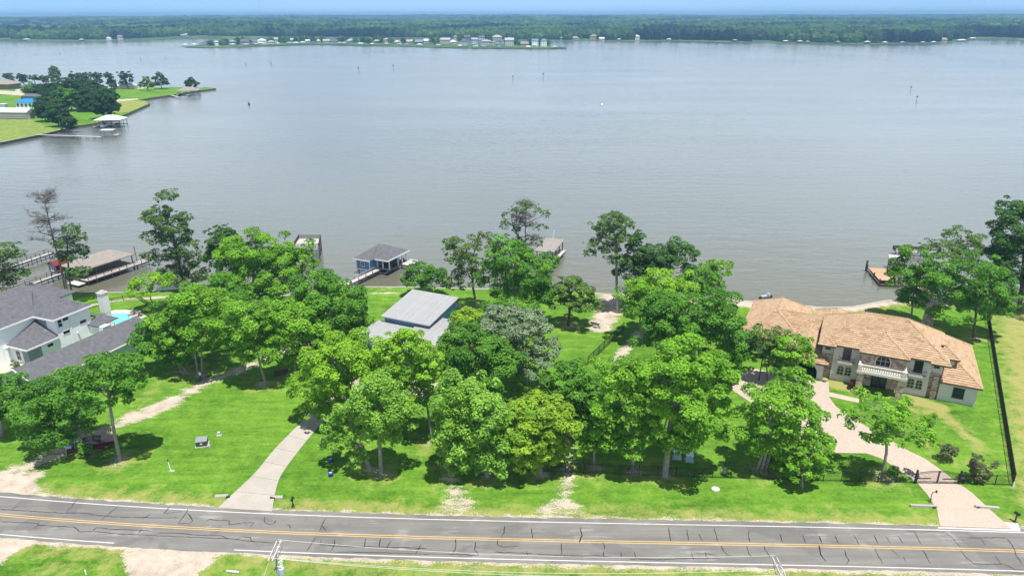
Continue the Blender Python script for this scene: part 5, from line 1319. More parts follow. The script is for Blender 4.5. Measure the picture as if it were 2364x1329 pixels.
def pier(label, pts, w=1.3, rail=True):
    a = Vector(pts[0]); b = Vector(pts[1]); L = (b - a).length
    o = thing('pier', label, 'pier', (a.x, a.y, 0), math.atan2(b.y - a.y, b.x - a.x))
    deck(o, 0, L, -w / 2, w / 2, .2, M['greywood'], .5); joists(o, 0, L, -w / 2, w / 2, .2)
    n = int(L / 2.3)
    posts(o, [(L * (i + .5) / n, s * (w / 2 + .06)) for i in range(n) for s in (-1, 1)], -2.2, 1.15 if rail else .5, .08)
    if rail:
        for s in (-1, 1): MB().beam((0, s * (w / 2 + .06), 1.1), (L, s * (w / 2 + .06), 1.1), .09, .07).beam((0, s * (w / 2 + .06), .65), (L, s * (w / 2 + .06), .65), .05, .08).build('handrail', M['darkwood'], o)
    return o
pier('long pale railed pier leading to the slate blue shed', (G(-60, 702, .2), G(150, 627, .2)))
pier('farther dark railed pier beyond the slate blue shed', (G(-80, 650, .2), G(118, 583, .2)))

# ================================================================== fences
def fence(label, pts, h=1.45, step=2.35, name='iron_fence', mat=None, skip=None, picket=0.12):
    pts = [Vector(p) for p in pts]
    o = thing(name, label, 'fence', pts[0]); o0 = pts[0]
    mat = mat or M['black']
    pk, rl = MB(), []
    pm_ = MB().box(-.035, .035, -.035, .035, 0, h + .06).mesh('post', mat)
    for a, b in zip(pts[:-1], pts[1:]):
        a, b = a - o0, b - o0
        L = (b - a).length; n = max(1, round(L / step))
        ang = math.atan2(b.y - a.y, b.x - a.x)
        for i in range(n + 1): link('post', pm_, o, a.lerp(b, i / n), (0, 0, ang))
        for z in (.12, h - .18, h): MB().beam((a.x, a.y, z), (b.x, b.y, z), .035, .035).build('rail', mat, o)
        m = int(L / picket)
        for i in range(m):
            p = a.lerp(b, (i + .5) / m)
            pk.tube([(p.x, p.y, .05), (p.x, p.y, h)], .0125, 3, cap=False)
    tag(pk.build('picket', mat, o, fix=False), kind='stuff')
    return o
fence('black iron picket fence along the road side of the right lot', [G(1222, 1087), G(1560, 1100), G(1900, 1110), G(2110, 1115)])
fence('short black iron fence between the gate and the side fence', [G(2213, 1117), G(2338, 1120)])
fence('long black iron fence down the right side of the mansion lot', [G(2338, 1119), G(2278, 735)], 1.75, 2.4, picket=.11)
fence('black iron fence dividing the green lawn from the gravel strip', [G(1357, 842), G(1440, 762)], 1.6)
fence('low dark fence round the pool lawn of the farmhouse', [G(205, 712), G(285, 694), G(318, 690), G(350, 712), G(420, 715)], 1.1, 2.2)
gt = thing('driveway_gate', 'arched black double gate across the paver driveway', 'gate', G(2112, 1115))
ga, gb = Vector((0, 0, 0)), G(2213, 1117) - G(2112, 1115)
for p in (ga, gb): MB().box(p.x - .09, p.x + .09, p.y - .09, p.y + .09, 0, 1.95).build('gate_post', M['black'], gt)
for h0, h1 in ((0.03, .49), (.51, .97)):
    lf_ = MB()
    a, b = ga.lerp(gb, h0), ga.lerp(gb, h1)
    arc = lambda t: 1.5 + .38 * math.sin(math.pi * t)
    for i in range(8):
        t0, t1 = h0 + (h1 - h0) * i / 8, h0 + (h1 - h0) * (i + 1) / 8
        p, q = ga.lerp(gb, t0), ga.lerp(gb, t1)
        lf_.beam((p.x, p.y, arc(t0)), (q.x, q.y, arc(t1)), .05, .05).beam((p.x, p.y, arc(t0) - .2), (q.x, q.y, arc(t1) - .2), .035, .035)
    lf_.beam((a.x, a.y, .12), (b.x, b.y, .12), .05, .05)
    for p, t in ((a, h0), (b, h1)): lf_.box(p.x - .03, p.x + .03, p.y - .03, p.y + .03, .08, arc(t))
    for i in range(17):
        t = h0 + (h1 - h0) * (i + .5) / 17; p = ga.lerp(gb, t); lf_.box(p.x - .011, p.x + .011, p.y - .011, p.y + .011, .1, arc(t))
    lo = lf_.build('gate_leaf', M['black'], gt)
    c = ga.lerp(gb, .2 if h0 < .1 else .8); MB().box(c.x - .9, c.x + .9, c.y + .15, c.y + .25, .55, .65).build('gate_opener', M['black'], lo)
def small(name, label, cat, px, parts, rot=0.0, group=None, z=0.0):
    o = thing(name, label, cat, G(*px, z), rot, group)
    for nm, mb, mat in parts: mb.build(nm, mat, o)
    return o
small('gate_motor', 'small dark box on the ground inside the right gate post', 'gate motor', (2221, 1113), [('housing', MB().box(-.22, .22, -.2, .2, 0, .6), M['black']), ('cap', MB().box(-.25, .25, -.23, .23, .601, .66), M['boxgreen'])])
small('bollard', 'short white post at the corner where two black fences meet', 'bollard', (2339, 1122), [('post', MB().tube([(0, 0, 0), (0, 0, .55)], .1, 8), M['white']), ('cap', MB().lathe([(.11, .55), (.06, .62)], n=8), M['concwhite'])])
small('gate_keypad', 'bent red brown keypad stand beside the paver drive', 'keypad', (2147, 1158), [('stand', MB().tube([(0, 0, 0), (.0, 0, 1.15), (.1, .05, 1.35), (.5, .15, 1.35)], .05, 6), M['redpaint']), ('keypad', MB().box(.5, .62, .05, .25, 1.22, 1.5), M['black']), ('base', MB().box(-.15, .15, -.15, .15, -.02, .08), M['darkbark'])])
small('culvert_headwall', 'concrete culvert end left of the paver drive', 'culvert', (2131, 1170), [('wall', MB().box(-1.5, 1.5, -.14, .14, -.2, .32), M['concrete']), ('pipe', MB().box(.95, 1.4, -.16, -.141, -.02, .22), M['black'])], R(-4))
small('culvert_headwall', 'concrete culvert end right of the paver drive', 'culvert', (2278, 1173), [('wall', MB().box(-1.3, 1.3, -.14, .14, -.2, .34), M['concrete']), ('pipe', MB().box(-1.2, -.8, -.16, -.141, -.02, .22), M['black'])], R(-9))
small('culvert_pipe', 'dark culvert mouth left of the concrete driveway', 'culvert', (513, 1146), [('pipe', MB().tube([(-.8, 0, .05), (.7, .1, .05)], .24, 10), M['concrete']), ('opening', MB().box(.55, 1.0, -.25, -.05, .0, .2), M['black'])])
small('culvert_pipe', 'dark culvert mouth right of the concrete driveway', 'culvert', (642, 1148), [('pipe', MB().tube([(-.6, 0, .05), (.6, 0, .05)], .24, 10), M['concrete']), ('opening', MB().box(-.9, -.3, -.25, -.05, .0, .2), M['black'])])
def mailbox(label, px, rot):
    return small('mailbox', label, 'mailbox', px, [('post', MB().box(-.06, .06, -.06, .06, -.1, 1.05), M['darkwood']), ('box', MB().prism([(-.14, 1.05), (.14, 1.05), (.14, 1.22), (.08, 1.31), (-.08, 1.31), (-.14, 1.22)], -.3, .3), M['black']), ('foot', MB().box(-.2, .2, -.2, .2, -.05, .1), M['darkbark'])], rot)
mailbox('black mailbox on a post beside the concrete driveway', (677, 1170), R(5)); mailbox('black mailbox on a post at the right end of the paver apron', (2343, 1204), R(20))
small('utility_cabinet', 'large dark green utility cabinet on a pad in the left lawn', 'utility box', (467, 1026), [('pad', MB().box(-.85, .85, -.7, .7, -.02, .06), M['concrete']), ('body', MB().prism([(-.7, .1), (.7, .1), (.7, .82), (-.7, .82)], -.55, .55), M['boxgreen']), ('lid', MB().add([(-.74, -.6, .821), (.74, -.6, .821), (.74, .6, .98), (-.74, .6, .98), (-.74, -.6, .76), (.74, -.6, .76), (.74, .6, .76), (-.74, .6, .76)], [(0, 1, 2, 3), (7, 6, 5, 4), (0, 4, 5, 1), (1, 5, 6, 2), (2, 6, 7, 3), (3, 7, 4, 0)]), basic('grey_green_lid', (0.22, .25, .24), .5)), ('sticker', MB().box(-.14, .14, -.556, -.551, .4, .56), M['white'])], R(14))
small('pedestal', 'short grey pedestal farther back than the green cabinet', 'pedestal', (506, 1004), [('body', MB().box(-.2, .2, -.15, .15, 0, .5), M['greysiding']), ('foot', MB().box(-.3, .3, -.25, .25, -.01, .06), M['concwhite'])], R(10))
small('pedestal', 'small grey stub pedestal beside the green cabinet', 'pedestal', (484, 1032), [('body', MB().tube([(0, 0, 0), (0, 0, .38)], .12, 8), M['greysiding']), ('cap', MB().lathe([(.14, .38), (.05, .46)], n=8), M['concwhite'])])
small('marker_post', 'thin white marker post with orange top in the left lawn', 'marker', (394, 1086), [('post', MB().tube([(0, 0, 0), (-.12, .05, 1.35)], .055, 7), M['white']), ('band', MB().tube([(-.12, .05, 1.351), (-.15, .06, 1.7)], .07, 7), M['redpaint']), ('base', MB().box(-.15, .5, -.12, .12, 0, .04), M['concwhite'])])
for i, (px, lab) in enumerate((((764, 1066), 'blue lidded bin under the feathery trees, farther from the road'), ((764, 1098), 'blue lidded bin under the feathery trees, nearer the road'))):
    small('blue_bin', lab, 'bin', px, [('body', MB().lathe([(.26, 0), (.3, .4)], n=14), M['bluebin']), ('lid', MB().lathe([(.36, .4), (.35, .46), (.15, .52)], n=14), M['bluebin']), ('print', MB().box(-.16, .14, -.08, .07, .521, .527), M['white'])], R(10), 'blue bins under the feathery trees')
for px, lab in (((1563, 1056), 'pale blue grey unit standing left of its pair inside the front fence'), ((1591, 1062), 'pale blue grey unit nearer the fence, with a white pipe')):
    small('equipment_box', lab, 'equipment box', px, [('body', MB().box(-.45, .45, -.4, .4, .06, .95), M['bluetrim']), ('pad', MB().box(-.6, .6, -.5, .5, 0, .059), M['concwhite']), ('lid', MB().box(-.48, .48, -.43, .43, .951, 1.0), M['white']), ('pipe', MB().tube([(.35, .3, 1.0), (.35, .3, 1.5)], .05, 6), M['white'])], R(-10), 'equipment boxes inside the front fence')
small('fence_stone', 'white standing stone beside the front fence', 'stone', (1672, 1090), [('stone', MB().lathe([(.22, 0), (.2, .5), (.1, .8)], n=7), M['concwhite'])])
small('manhole_lid', 'pale round concrete lid in the roadside grass', 'manhole', (1652, 1128), [('lid', MB().lathe([(.5, -.02), (.5, .05), (.3, .07)], n=14), M['concwhite'])])
small('log_pile', 'pile of dark logs beside a lawn tree', 'log pile', (650, 866), [('log', MB().tube([(-1.2, y * .28, .15 + (.25 if y % 2 else 0)), (1.0, y * .28 + .3, .15 + (.25 if y % 2 else 0))], .15, 7), M['darkbark']) for y in range(5)], R(15))
small('drain_pipe', 'short grey pipe lying in the grass near the utility pole', 'pipe', (1140 / 2.1, 1321), [('pipe', MB().tube([(-.9, 0, .12), (.5, 0, .12)], .14, 9), M['greywood'])], R(-8))
small('ground_stub', 'white plastic stub in the near left grass', 'marker', (199, 1325), [('stub', MB().tube([(0, 0, 0), (0, 0, .55)], .07, 8), M['white'])])

# person on the track
def person(px):
    B = G(*px)
    o = thing('person', 'person in white shirt and dark trousers standing by the twin thin trunks', 'person', B, R(160))
    J = {'pelvis': (0, 0, .95, .15), 'chest': (0, 0, 1.3, .17), 'neck': (0, 0, 1.5, .065), 'head': (0, .02, 1.6, .085), 'top': (0, .02, 1.7, .08),
         'kl': (.1, .02, .5, .07), 'fl': (.12, -.02, .07, .045), 'tl': (.13, .16, .04, .04), 'kr': (-.1, .02, .5, .07), 'fr': (-.12, -.02, .07, .045), 'tr': (-.13, .16, .04, .04),
         'sl': (.2, 0, 1.42, .065), 'el': (.27, .02, 1.15, .045), 'hl': (.2, .25, 1.08, .04), 'sr': (-.2, 0, 1.42, .065), 'er': (-.27, .02, 1.15, .045), 'hr': (-.2, .25, 1.08, .04)}
    ns = list(J); ed = [('pelvis', 'chest'), ('chest', 'neck'), ('neck', 'head'), ('head', 'top'), ('pelvis', 'kl'), ('kl', 'fl'), ('fl', 'tl'), ('pelvis', 'kr'), ('kr', 'fr'), ('fr', 'tr'), ('chest', 'sl'), ('sl', 'el'), ('el', 'hl'), ('chest', 'sr'), ('sr', 'er'), ('er', 'hr')]
    me = bpy.data.meshes.new('body')
    me.from_pydata([J[n][:3] for n in ns], [(ns.index(a), ns.index(b)) for a, b in ed], [])
    b = link('body', me, o)
    md = b.modifiers.new('skin', 'SKIN'); b.modifiers.new('smooth', 'SUBSURF').levels = 1
    b.modifiers['smooth'].render_levels = 1
    for i, n in enumerate(ns):
        me.skin_vertices[0].data[i].radius = (J[n][3], J[n][3])
    me.skin_vertices[0].data[0].use_root = True
    m, nt, bs = newmat('clothed_body')
    z = N(nt, 'ShaderNodeSeparateXYZ', {0: objpos(nt)}).outputs[2]
    c = mixc(nt, rng(nt, z, .93, .95), (.03, .04, .07), (.70, .68, .66)); c = mixc(nt, rng(nt, z, 1.50, 1.51), c, (.42, .26, .19)); c = mixc(nt, rng(nt, z, .1, .11), (.02, .02, .02), c)
    nt.links.new(c, bs.inputs['Base Color']); me.materials.append(m)
    MB().lathe([(.1, 1.64), (.115, 1.7), (.09, 1.78), (.03, 1.81)], (0, .01, 0), 10).build('hair', M['darkbark'], o, smooth=True)
person((464, 878))

# dark red pickup
pk = thing('pickup_truck', 'dark red pickup truck parked in the shade on the dirt track', 'pickup truck', G(212, 1037), 0)
d_ = G(266, 1024) - G(158, 1050); pk.rotation_euler.z = math.atan2(d_.y, d_.x); 
def car_body(prof, half, inset=0.0, ztuck=None):
    mb = MB(); n = len(prof)
    L_ = [(x, -half + (inset if z > 1.05 else 0), z) for x, z in prof]; R2 = [(x, half - (inset if z > 1.05 else 0), z) for x, z in prof]
    mb.add(L_ + R2, [(i, (i + 1) % n, n + (i + 1) % n, n + i) for i in range(n)] + [tuple(reversed(range(n))), tuple(range(n, 2 * n))]); return mb
arch = lambda cx: [(cx + .46 * math.cos(math.pi * (1 - k / 8)), .38 + .46 * math.sin(math.pi * (1 - k / 8))) for k in range(9)]
low = [(-2.75, .45)] + [(-2.0, .4)] + arch(-1.6) + [(-1.1, .38), (1.2, .38)] + arch(1.75) + [(2.3, .4), (2.78, .48)]
prof = low + [(2.8, .85), (2.7, 1.05), (1.25, 1.14), (-2.75, 1.1)]
bd = car_body(prof, .95).build('body', M['car'], pk)
cab = MB().add([(-1.0, -.9, 1.1), (1.3, -.9, 1.13), (1.3, .9, 1.13), (-1.0, .9, 1.1), (-.75, -.72, 1.78), (.35, -.72, 1.78), (.35, .72, 1.78), (-.75, .72, 1.78)], [(4, 5, 6, 7), (0, 1, 5, 4), (1, 2, 6, 5), (2, 3, 7, 6), (3, 0, 4, 7)]).build('cab', M['car'], pk)
MB().add([(1.27, -.78, 1.17), (1.27, .78, 1.17), (.42, .62, 1.76), (.42, -.62, 1.76), (1.22, -.78, 1.15), (1.22, .78, 1.15)], [(0, 1, 2, 3)]).build('windscreen', M['glass'], cab)
for s_ in (-1, 1):
    MB().add([(-.8, s_ * .905, 1.2), (1.0, s_ * .905, 1.2), (.36, s_ * .76, 1.7), (-.66, s_ * .76, 1.7)], [(0, 1, 2, 3)]).build('side_window', M['glass'], cab)
    MB().box(-2.6, 2.6, s_ * .955 - .012, s_ * .955 + .012, .56, .62).build('side_trim', M['chrome'], pk)
    MB().box(2.79, 2.83, s_ * .7 - .18, s_ * .7 + .18, .72, .9).build('headlight', M['chrome'], pk)
    MB().box(1.05, 1.2, s_ * 1.05 - .09, s_ * 1.05 + .09, 1.15, 1.32).build('mirror', M['car'], pk)
    for x_ in (-1.6, 1.75):
        wh = MB().tube([(x_, s_ * .72, .38), (x_, s_ * .97, .38)], .38, 16).build('wheel', M['rubber'], pk)
        MB().tube([(x_, s_ * .971, .38), (x_, s_ * .985, .38)], .21, 10).build('rim', M['chrome'], wh)
MB().box(-2.6, -1.15, -.78, .78, 1.101, 1.115).build('bed_floor', M['black'], pk); MB().box(2.8, 2.9, -.9, .9, .45, .65).build('bumper', M['chrome'], pk); MB().box(-2.88, -2.76, -.9, .9, .45, .65).build('bumper', M['chrome'], pk)
small('cooler_box', 'blue box standing in the bed of the red pickup', 'box', (160, 1033), [('body', MB().box(-.35, .35, -.25, .25, 0, .4), M['bluetrim']), ('lid', MB().box(-.37, .37, -.27, .27, .401, .46), M['blue'])], 0.2, z=1.12)

# ================================================================== utility poles and wires
def upole(label, top_px, arm_z_px, y, group='utility poles along the near road side'):
    T = atY(*top_px, y)
    o = thing('utility_pole', label, 'utility pole', (T.x, y, 0), 0, group)
    MB().tube([(0, 0, -.3), (0, 0, T.z + .3)], [.17, .11], 10).build('pole', M['poleblue'], o, smooth=True)
    for dx in (-.19, .19):
        MB().beam((dx, -1.3, T.z), (dx, 1.3, T.z), .1, .12).build('crossarm', M['greywood'], o)
    for y_ in (-1.2, 1.2, .45):
        MB().lathe([(.05, 0), (.06, .08), (.03, .1), (.055, .16), (.02, .2)], (.19, y_, T.z + .061), 8).build('insulator', M['chrome'], o)
    MB().beam((.14, .1, T.z - .9), (.5, .7, T.z - .05), .03, .03).beam((-.14, .1, T.z - .9), (-.3, .7, T.z - .05), .03, .03).build('brace', M['darkwood'], o)
    MB().lathe([(.22, 0), (.26, .1), (.26, .75), (.2, .82)], (.42, -.15, T.z - 2.6), 12).build('transformer', M['greysiding'], o)
    for y_, z in ((.35, 1.25), (.1, 1.7), (-.35, 1.5)): MB().tube([(.1, y_ * .3, T.z - z - .2), (.45, y_, T.z - z), (.5, y_, T.z - z + .45)], [.03, .06, .05], 6).build('cutout', M['white'], o)
    MB().box(-.16, -.08, -.4, .4, T.z - 1.9, T.z - 1.8).build('bracket', M['darkwood'], o)
    return o, T
u1, T1 = upole('utility pole with double crossarm at the bottom left of the road', (634, 1271), 0, 52.6)
u2, T2 = upole('utility pole with double crossarm at the bottom right of the road', (1799, 1309), 0, 50.6)
def wire(label, a, b, sag, r=.016):
    a, b = Vector(a), Vector(b)
    pts = [a.lerp(b, t / 24) - Vector((0, 0, 4 * sag * (t / 24) * (1 - t / 24))) for t in range(25)]
    o = MB().tube(pts, r, 4).build('power_line', M['wire'], fix=False)
    return tag(o, label, 'wire', 'power lines between the two utility poles')
wire('power line on the road side ends of the crossarms', (T1.x, T1.y + 1.2, T1.z + .27), (T2.x, T2.y + 1.2, T2.z + .27), .9)
wire('power line from the pole centre, below the crossarms', (T1.x + .3, T1.y + .3, T1.z - 1.1), (T2.x - .3, T2.y + .3, T2.z - .5), 1.0)
wire('power line on the near ends of the crossarms', (T1.x, T1.y - 1.2, T1.z + .27), (T2.x, T2.y - 1.2, T2.z + .27), 1.0)
wire('slack guy wire from the left crossarm to the ground', (T1.x - .1, T1.y - 1.1, T1.z), (T1.x - 3.5, T1.y - 5.5, 0), .1)
# ================================================================== grassy point across the cove
def land(name, px, z0, z1, dirtv=0.0, dryv=0.0, kind='structure'):
    me = MB().slab([G(*p, z1) for p in px], z0, z1).mesh(name, M['ground'])
    for an, v in (('dirt', dirtv), ('dry', dryv)):
        at = me.attributes.new(an, 'FLOAT', 'POINT'); at.data.foreach_set('value', np.full(len(me.vertices), v, dtype=np.float32))
    return tag(link(name, me), kind=kind)
PTL = [(-260, 352), (0, 330), (90, 312), (150, 298), (178, 291), (222, 285), (268, 273), (300, 260), (345, 240), (340, 234), (322, 231), (345, 227), (402, 219), (440, 212), (498, 205), (470, 202.5), (400, 201.5), (300, 201), (120, 201), (0, 203), (-260, 203)]
land('far_point_lawn', PTL, -1.6, 0.0)
land('dry_lawn', [(-260, 350), (0, 328), (90, 310), (130, 300), (60, 272), (-260, 282)], 0.0, 0.03, 0.15, 0.62)
land('sand_spit', [(262, 262), (300, 258), (343, 240), (338, 234), (300, 231), (262, 236)], 0.0, 0.03, 0.2, 0.75)
land('sandy_beach', [(245, 205.5), (330, 205), (338, 202), (240, 202.5)], 0.0, 0.05, 0.95, 0.3)
land('sand_path', [(258, 236), (320, 230), (318, 227.5), (250, 231)], 0.032, 0.06, 0.95, 0.4)
land('gravel_drive', [(-60, 218), (0, 217), (58, 222), (75, 226), (45, 212), (0, 209), (-60, 210)], 0.0, 0.05, 1.0, 0.2)
pbw = thing('bulkhead', 'dark timber bulkhead along the edge of the grassy point', 'bulkhead')
mb = MB()
SP = [G(*p) for p in PTL[:16]]
for a, b in zip(SP[:-1], SP[1:]):
    d = (b - a).normalized(); n_ = Vector((d.y, -d.x, 0))
    mb.slab([a, b, b + n_ * .25, a + n_ * .25], -2, .22)
mb.build('wall', M['bulkhead'], pbw)
cb = MB()
for a, b in zip(SP[:4], SP[1:5]):
    d = (b - a).normalized(); n_ = Vector((d.y, -d.x, 0)); cb.slab([a, b, b + n_ * .5, a + n_ * .5], .225, .3)
cb.build('cap', M['greywood'], pbw)

FT = 'trees on the grassy point'
def ft(label, base, ells, kind='deep', seed=0, **k):
    kind = 'deep' if kind == 'dark' else kind
    kw = dict(leaf=0.42, dens=1.35, trunk_r=0.28, bark='darkbark', group=FT, openness=0.15, limbs=5, flat=0.6)
    kw.update(k)
    return tree('point_tree', label, base, ells, kind, seed, **kw)
ft('small dark tree beside the brown roofed house on the point', (22, 197), [(20, 178, 11, 9), (24, 188, 9, 7)], seed=101)
ft('first of two slim trees left of the round dark grove, nearer the house', (48, 201), [(46, 178, 7, 8), (51, 184, 6, 6)], seed=102)
ft('second of two slim trees standing right beside its twin on the point', (56, 200), [(56, 178, 6, 6), (55, 187, 6, 6)], seed=103)
ft('thin tree with a bare leaning trunk before the tall pine on the point', (83, 200), [(76, 180, 9, 6), (82, 183, 7, 4)], seed=104)
ft('low dark tree at the foot of the tall pine on the point', (103, 199), [(98, 182, 10, 7), (106, 188, 7, 6)], seed=105)
ft('tallest pine of the grassy point, with a ragged top', (126, 201), [(126, 160, 8, 7), (118, 161, 8, 4), (126, 172, 13, 9), (130, 185, 12, 9), (116, 178, 8, 6)], 'pine', 106)
for i, (x, y, rx, ry, lab) in enumerate(((166, 178, 9, 8, 'first tree top showing behind the grove, right of the tall pine'), (181, 178, 8, 8, 'second tree top showing behind the grove'), (199, 177, 12, 9, 'round tree top at the middle of the grove skyline'), (224, 176, 10, 8, 'spiky tree top right of the round one on the grove skyline'))):
    ft(lab, (x, 205), [(x, y, rx, ry), (x + 3, y + 12, rx, ry)], seed=110 + i)
ft('dark leaning tree at the right end of the grove skyline', (258, 206), [(250, 178, 11, 8), (256, 190, 10, 8), (262, 197, 7, 8)], seed=115)
ft('tall tree pair leaning over the sandy beach', (297, 206), [(284, 176, 12, 9), (297, 177, 9, 9), (285, 190, 9, 8), (302, 187, 5, 6)], seed=116)
ft('broad bushy tree on the lawn right of the beach', (342, 209), [(337, 184, 8, 8), (345, 195, 10, 8), (328, 196, 7, 7)], 'olive', 117, low=-0.9)
ft('tree with a pointed top and a low left branch on the lawn', (373, 206), [(369, 176, 9, 8), (358, 181, 7, 4), (374, 189, 12, 9), (384, 193, 8, 6), (361, 196, 7, 5)], seed=118)
ft('compact tree alone near the tip of the grassy point', (441, 202), [(440, 185, 7, 6), (442, 194, 14, 7), (434, 192, 8, 6)], seed=119, low=-0.9)
grove = [(72, 205, 15, 9, 'olive'), (95, 208, 18, 12, 'green'), (125, 207, 20, 13, 'dark'), (160, 200, 22, 15, 'dark'), (190, 198, 22, 14, 'dark'), (222, 205, 20, 14, 'green'), (248, 218, 16, 14, 'dark'), (240, 240, 26, 20, 'dark'),
         (205, 225, 24, 18, 'dark'), (165, 225, 24, 18, 'green'), (125, 230, 26, 16, 'dark'), (105, 250, 22, 18, 'dark'), (135, 262, 20, 18, 'dark'), (195, 243, 15, 9, 'green'), (160, 283, 15, 11, 'green')]
gl = ['leftmost olive crown of the grove above the gravel drive', 'green crown of the grove behind the blue roof', 'dark crown behind the pine in the grove', 'dark crown at the back middle of the grove', 'dark crown at the back right of the grove', 'green crown at the right back of the grove',
      'dark crown facing the lawn at the right of the grove', 'big dark rounded tree at the right front of the grove', 'dark tree in the heart of the grove', 'greener tree in the heart of the grove', 'dark tree right of the blue roofed house', 'dark tree drooping beside the grey shed', 'front dark tree over the brushy bank', 'small pale crowned tree at the front of the grove', 'round bush at the bulkhead below the grove']
for i, ((x, y, rx, ry, kd), lab) in enumerate(zip(grove, gl)):
    ft(lab, (x, y + ry * 1.7), [(x, y, rx * 1.15, ry * 1.2), (x - rx * .55, y + ry * .5, rx * .75, ry * .85), (x + rx * .55, y + ry * .45, rx * .75, ry * .85), (x, y + ry * .9, rx * .8, ry * .6)], 'deep' if i % 3 else kd, 130 + i, openness=0.05, dens=1.3)

def hut(name, label, cat, px, w, d, h, rot, wall, roof, over=0.5, pitch=0.45, gable=False, z=0.0, wins=0, group=None):
    o = thing(name, label, cat, G(*px, z), rot, group)
    MB().box(0, w, 0, d, 0, h).build('wall', wall, o)
    if gable: roof_mesh([[(-over, -over, h), (w + over, -over, h), (w + over, d / 2, h + (d / 2 + over) * pitch), (-over, d / 2, h + (d / 2 + over) * pitch)], [(w + over, d + over, h), (-over, d + over, h), (-over, d / 2, h + (d / 2 + over) * pitch), (w + over, d / 2, h + (d / 2 + over) * pitch)]], roof, o, thick=.15)
    else: roof_mesh(hip_planes(-over, w + over, -over, d + over, h + .02, pitch), roof, o, thick=.15)
    for k in range(wins): window(o, 'f', 0, w * (k + .5) / wins, 0.5, w / wins * .42, h * .62, M['white'], .12, sill=False)
    return o
hut('cottage', 'cottage with a bright blue roof and tall dark windows on the grassy point', 'cottage', (38, 249), 13.5, 8, 3.3, R(-4), M['pale'], M['bluetarp'], wins=5)
hut('outbuilding', 'long dark roofed building just behind the bright blue roof', 'building', (50, 233), 12, 6, 3.0, R(-4), M['slate'], M['shingle'])
s2 = hut('boat_shed', 'long grey plank shed with a pale metal roof near the dry bank', 'shed', (-40, 275), 27.5, 8.5, 4.0, R(-6), M['greywood'], M['white_roof'], 0.3, 0.42, gable=True)
for k in range(9): MB().box(-.02, 27.52, -.06, -.005, .3 + k * .42, .55 + k * .42).build('plank', M['darkwood'] if k % 3 == 0 else M['greywood'], s2)
MB().add([(27.502, 0, 4.0), (27.502, 8.5, 4.0), (27.502, 4.25, 5.85)], [(0, 1, 2)]).build('gable', M['greywood'], s2)
MB().box(27.51, 27.6, 2.5, 6, .05, 3.4).build('door', M['darkwood'], s2)
hut('house', 'brown hip roofed house cut by the picture edge on the grassy point', 'house', (-30, 206), 21, 12, 4.0, R(-10), M['brownwall'], M['shingle_brown'], 1.0, 0.5)
hut('garden_shed', 'small white topped shed on the lawn left of the blue roofed cottage', 'shed', (-2, 249), 4, 3, 2.2, 0, M['greysiding'], M['white_roof'], .2, .2)
hut('boat_trailer_cover', 'white low shape parked on the gravel drive of the point', 'trailer', (36, 212), 7, 3, 1.2, R(-5), M['white'], M['white_roof'], .1, .2)
MB_s = thing('picnic_swing', 'thin garden swing frame by the water on the grassy point', 'swing', G(68, 202), 0)
MB().tube([(0, 0, 0), (.3, 0, 3)], .12, 5).tube([(5, 0, 0), (4.7, 0, 3)], .12, 5).tube([(.3, 0, 3), (4.7, 0, 3)], .12, 5).build('frame', M['darkwood'], MB_s); MB().box(1, 4, -.4, .4, .8, 1).build('seat', M['darkwood'], MB_s)
hut('lake_cottage', 'pale roofed cottage glimpsed through the trees behind the tall pine', 'cottage', (108, 203), 12, 7, 2.6, 0, M['tan'], M['white_roof'])
hut('lake_cottage', 'low tan cottage at the beach right of the grove', 'cottage', (262, 206), 16, 8, 2.4, R(4), M['tan'], M['white_roof'])
hut('playhouse', 'tiny white fronted hut under the trees of the grove', 'hut', (168, 251), 3, 3, 2.6, 0, M['white'], M['shingle'])

def open_boathouse(label, px, w, d, h, rot, roofmat, hip=True, z=0.0, group=None, boats=1, deckw=1.2):
    o = thing('boathouse', label, 'boathouse', G(*px, -1), rot, group)
    if hip: roof_mesh(hip_planes(-.6, w + .6, -.6, d + .6, h + 1, .4), roofmat, o, thick=.25)
    else: roof_mesh([[(-.6, -.6, h + 1), (w + .6, -.6, h + 1.5), (w + .6, d + .6, h + 1.5), (-.6, d + .6, h + 1)]], roofmat, o, thick=.25)
    n = 4
    posts(o, [(w * i / (n - 1), y) for i in range(n) for y in (0, d)] + [(x, d / 2) for x in (0, w)], -1.2, h + .98, .14)
    MB().box(-deckw, w + deckw, d - .2, d + deckw, .75, .95).box(-deckw, 0, -.5, d - .201, .75, .95).build('walkway', M['greywood'], o)
    for k in range(boats):
        c = w * (k + .5) / boats
        b = MB().add([(c - 1.0, .5, .4), (c + 1.0, .5, .4), (c + 1.0, d * .6, .4), (c, d * .85, .6), (c - 1.0, d * .6, .4), (c - 1.2, .5, 1.3), (c + 1.2, .5, 1.3), (c + 1.2, d * .6, 1.4), (c, d * .92, 1.6), (c - 1.2, d * .6, 1.4)],
                     [(4, 3, 2, 1, 0), (5, 6, 7, 8, 9), (0, 1, 6, 5), (1, 2, 7, 6), (2, 3, 8, 7), (3, 4, 9, 8), (4, 0, 5, 9)]).build('moored_boat', M['slate'] if k % 2 else M['white'], o)
        MB().box(c - .5, c + .5, d * .35, d * .5, 1.301, 2.1).build('console', M['glass'], b)
    return o
open_boathouse('white roofed boathouse below the grove on the grassy point', (222, 296), 12.5, 9, 3.2, R(6), M['white_roof'], boats=2)
open_boathouse('brown roofed boathouse on dark posts near the tip of the grassy point', (411, 223), 14, 10, 3.0, R(14), M['shingle_brown'])
gz = thing('gazebo_dock', 'small white roofed shelter at the end of the long pale pier', 'dock', G(232, 317, -1), R(3))
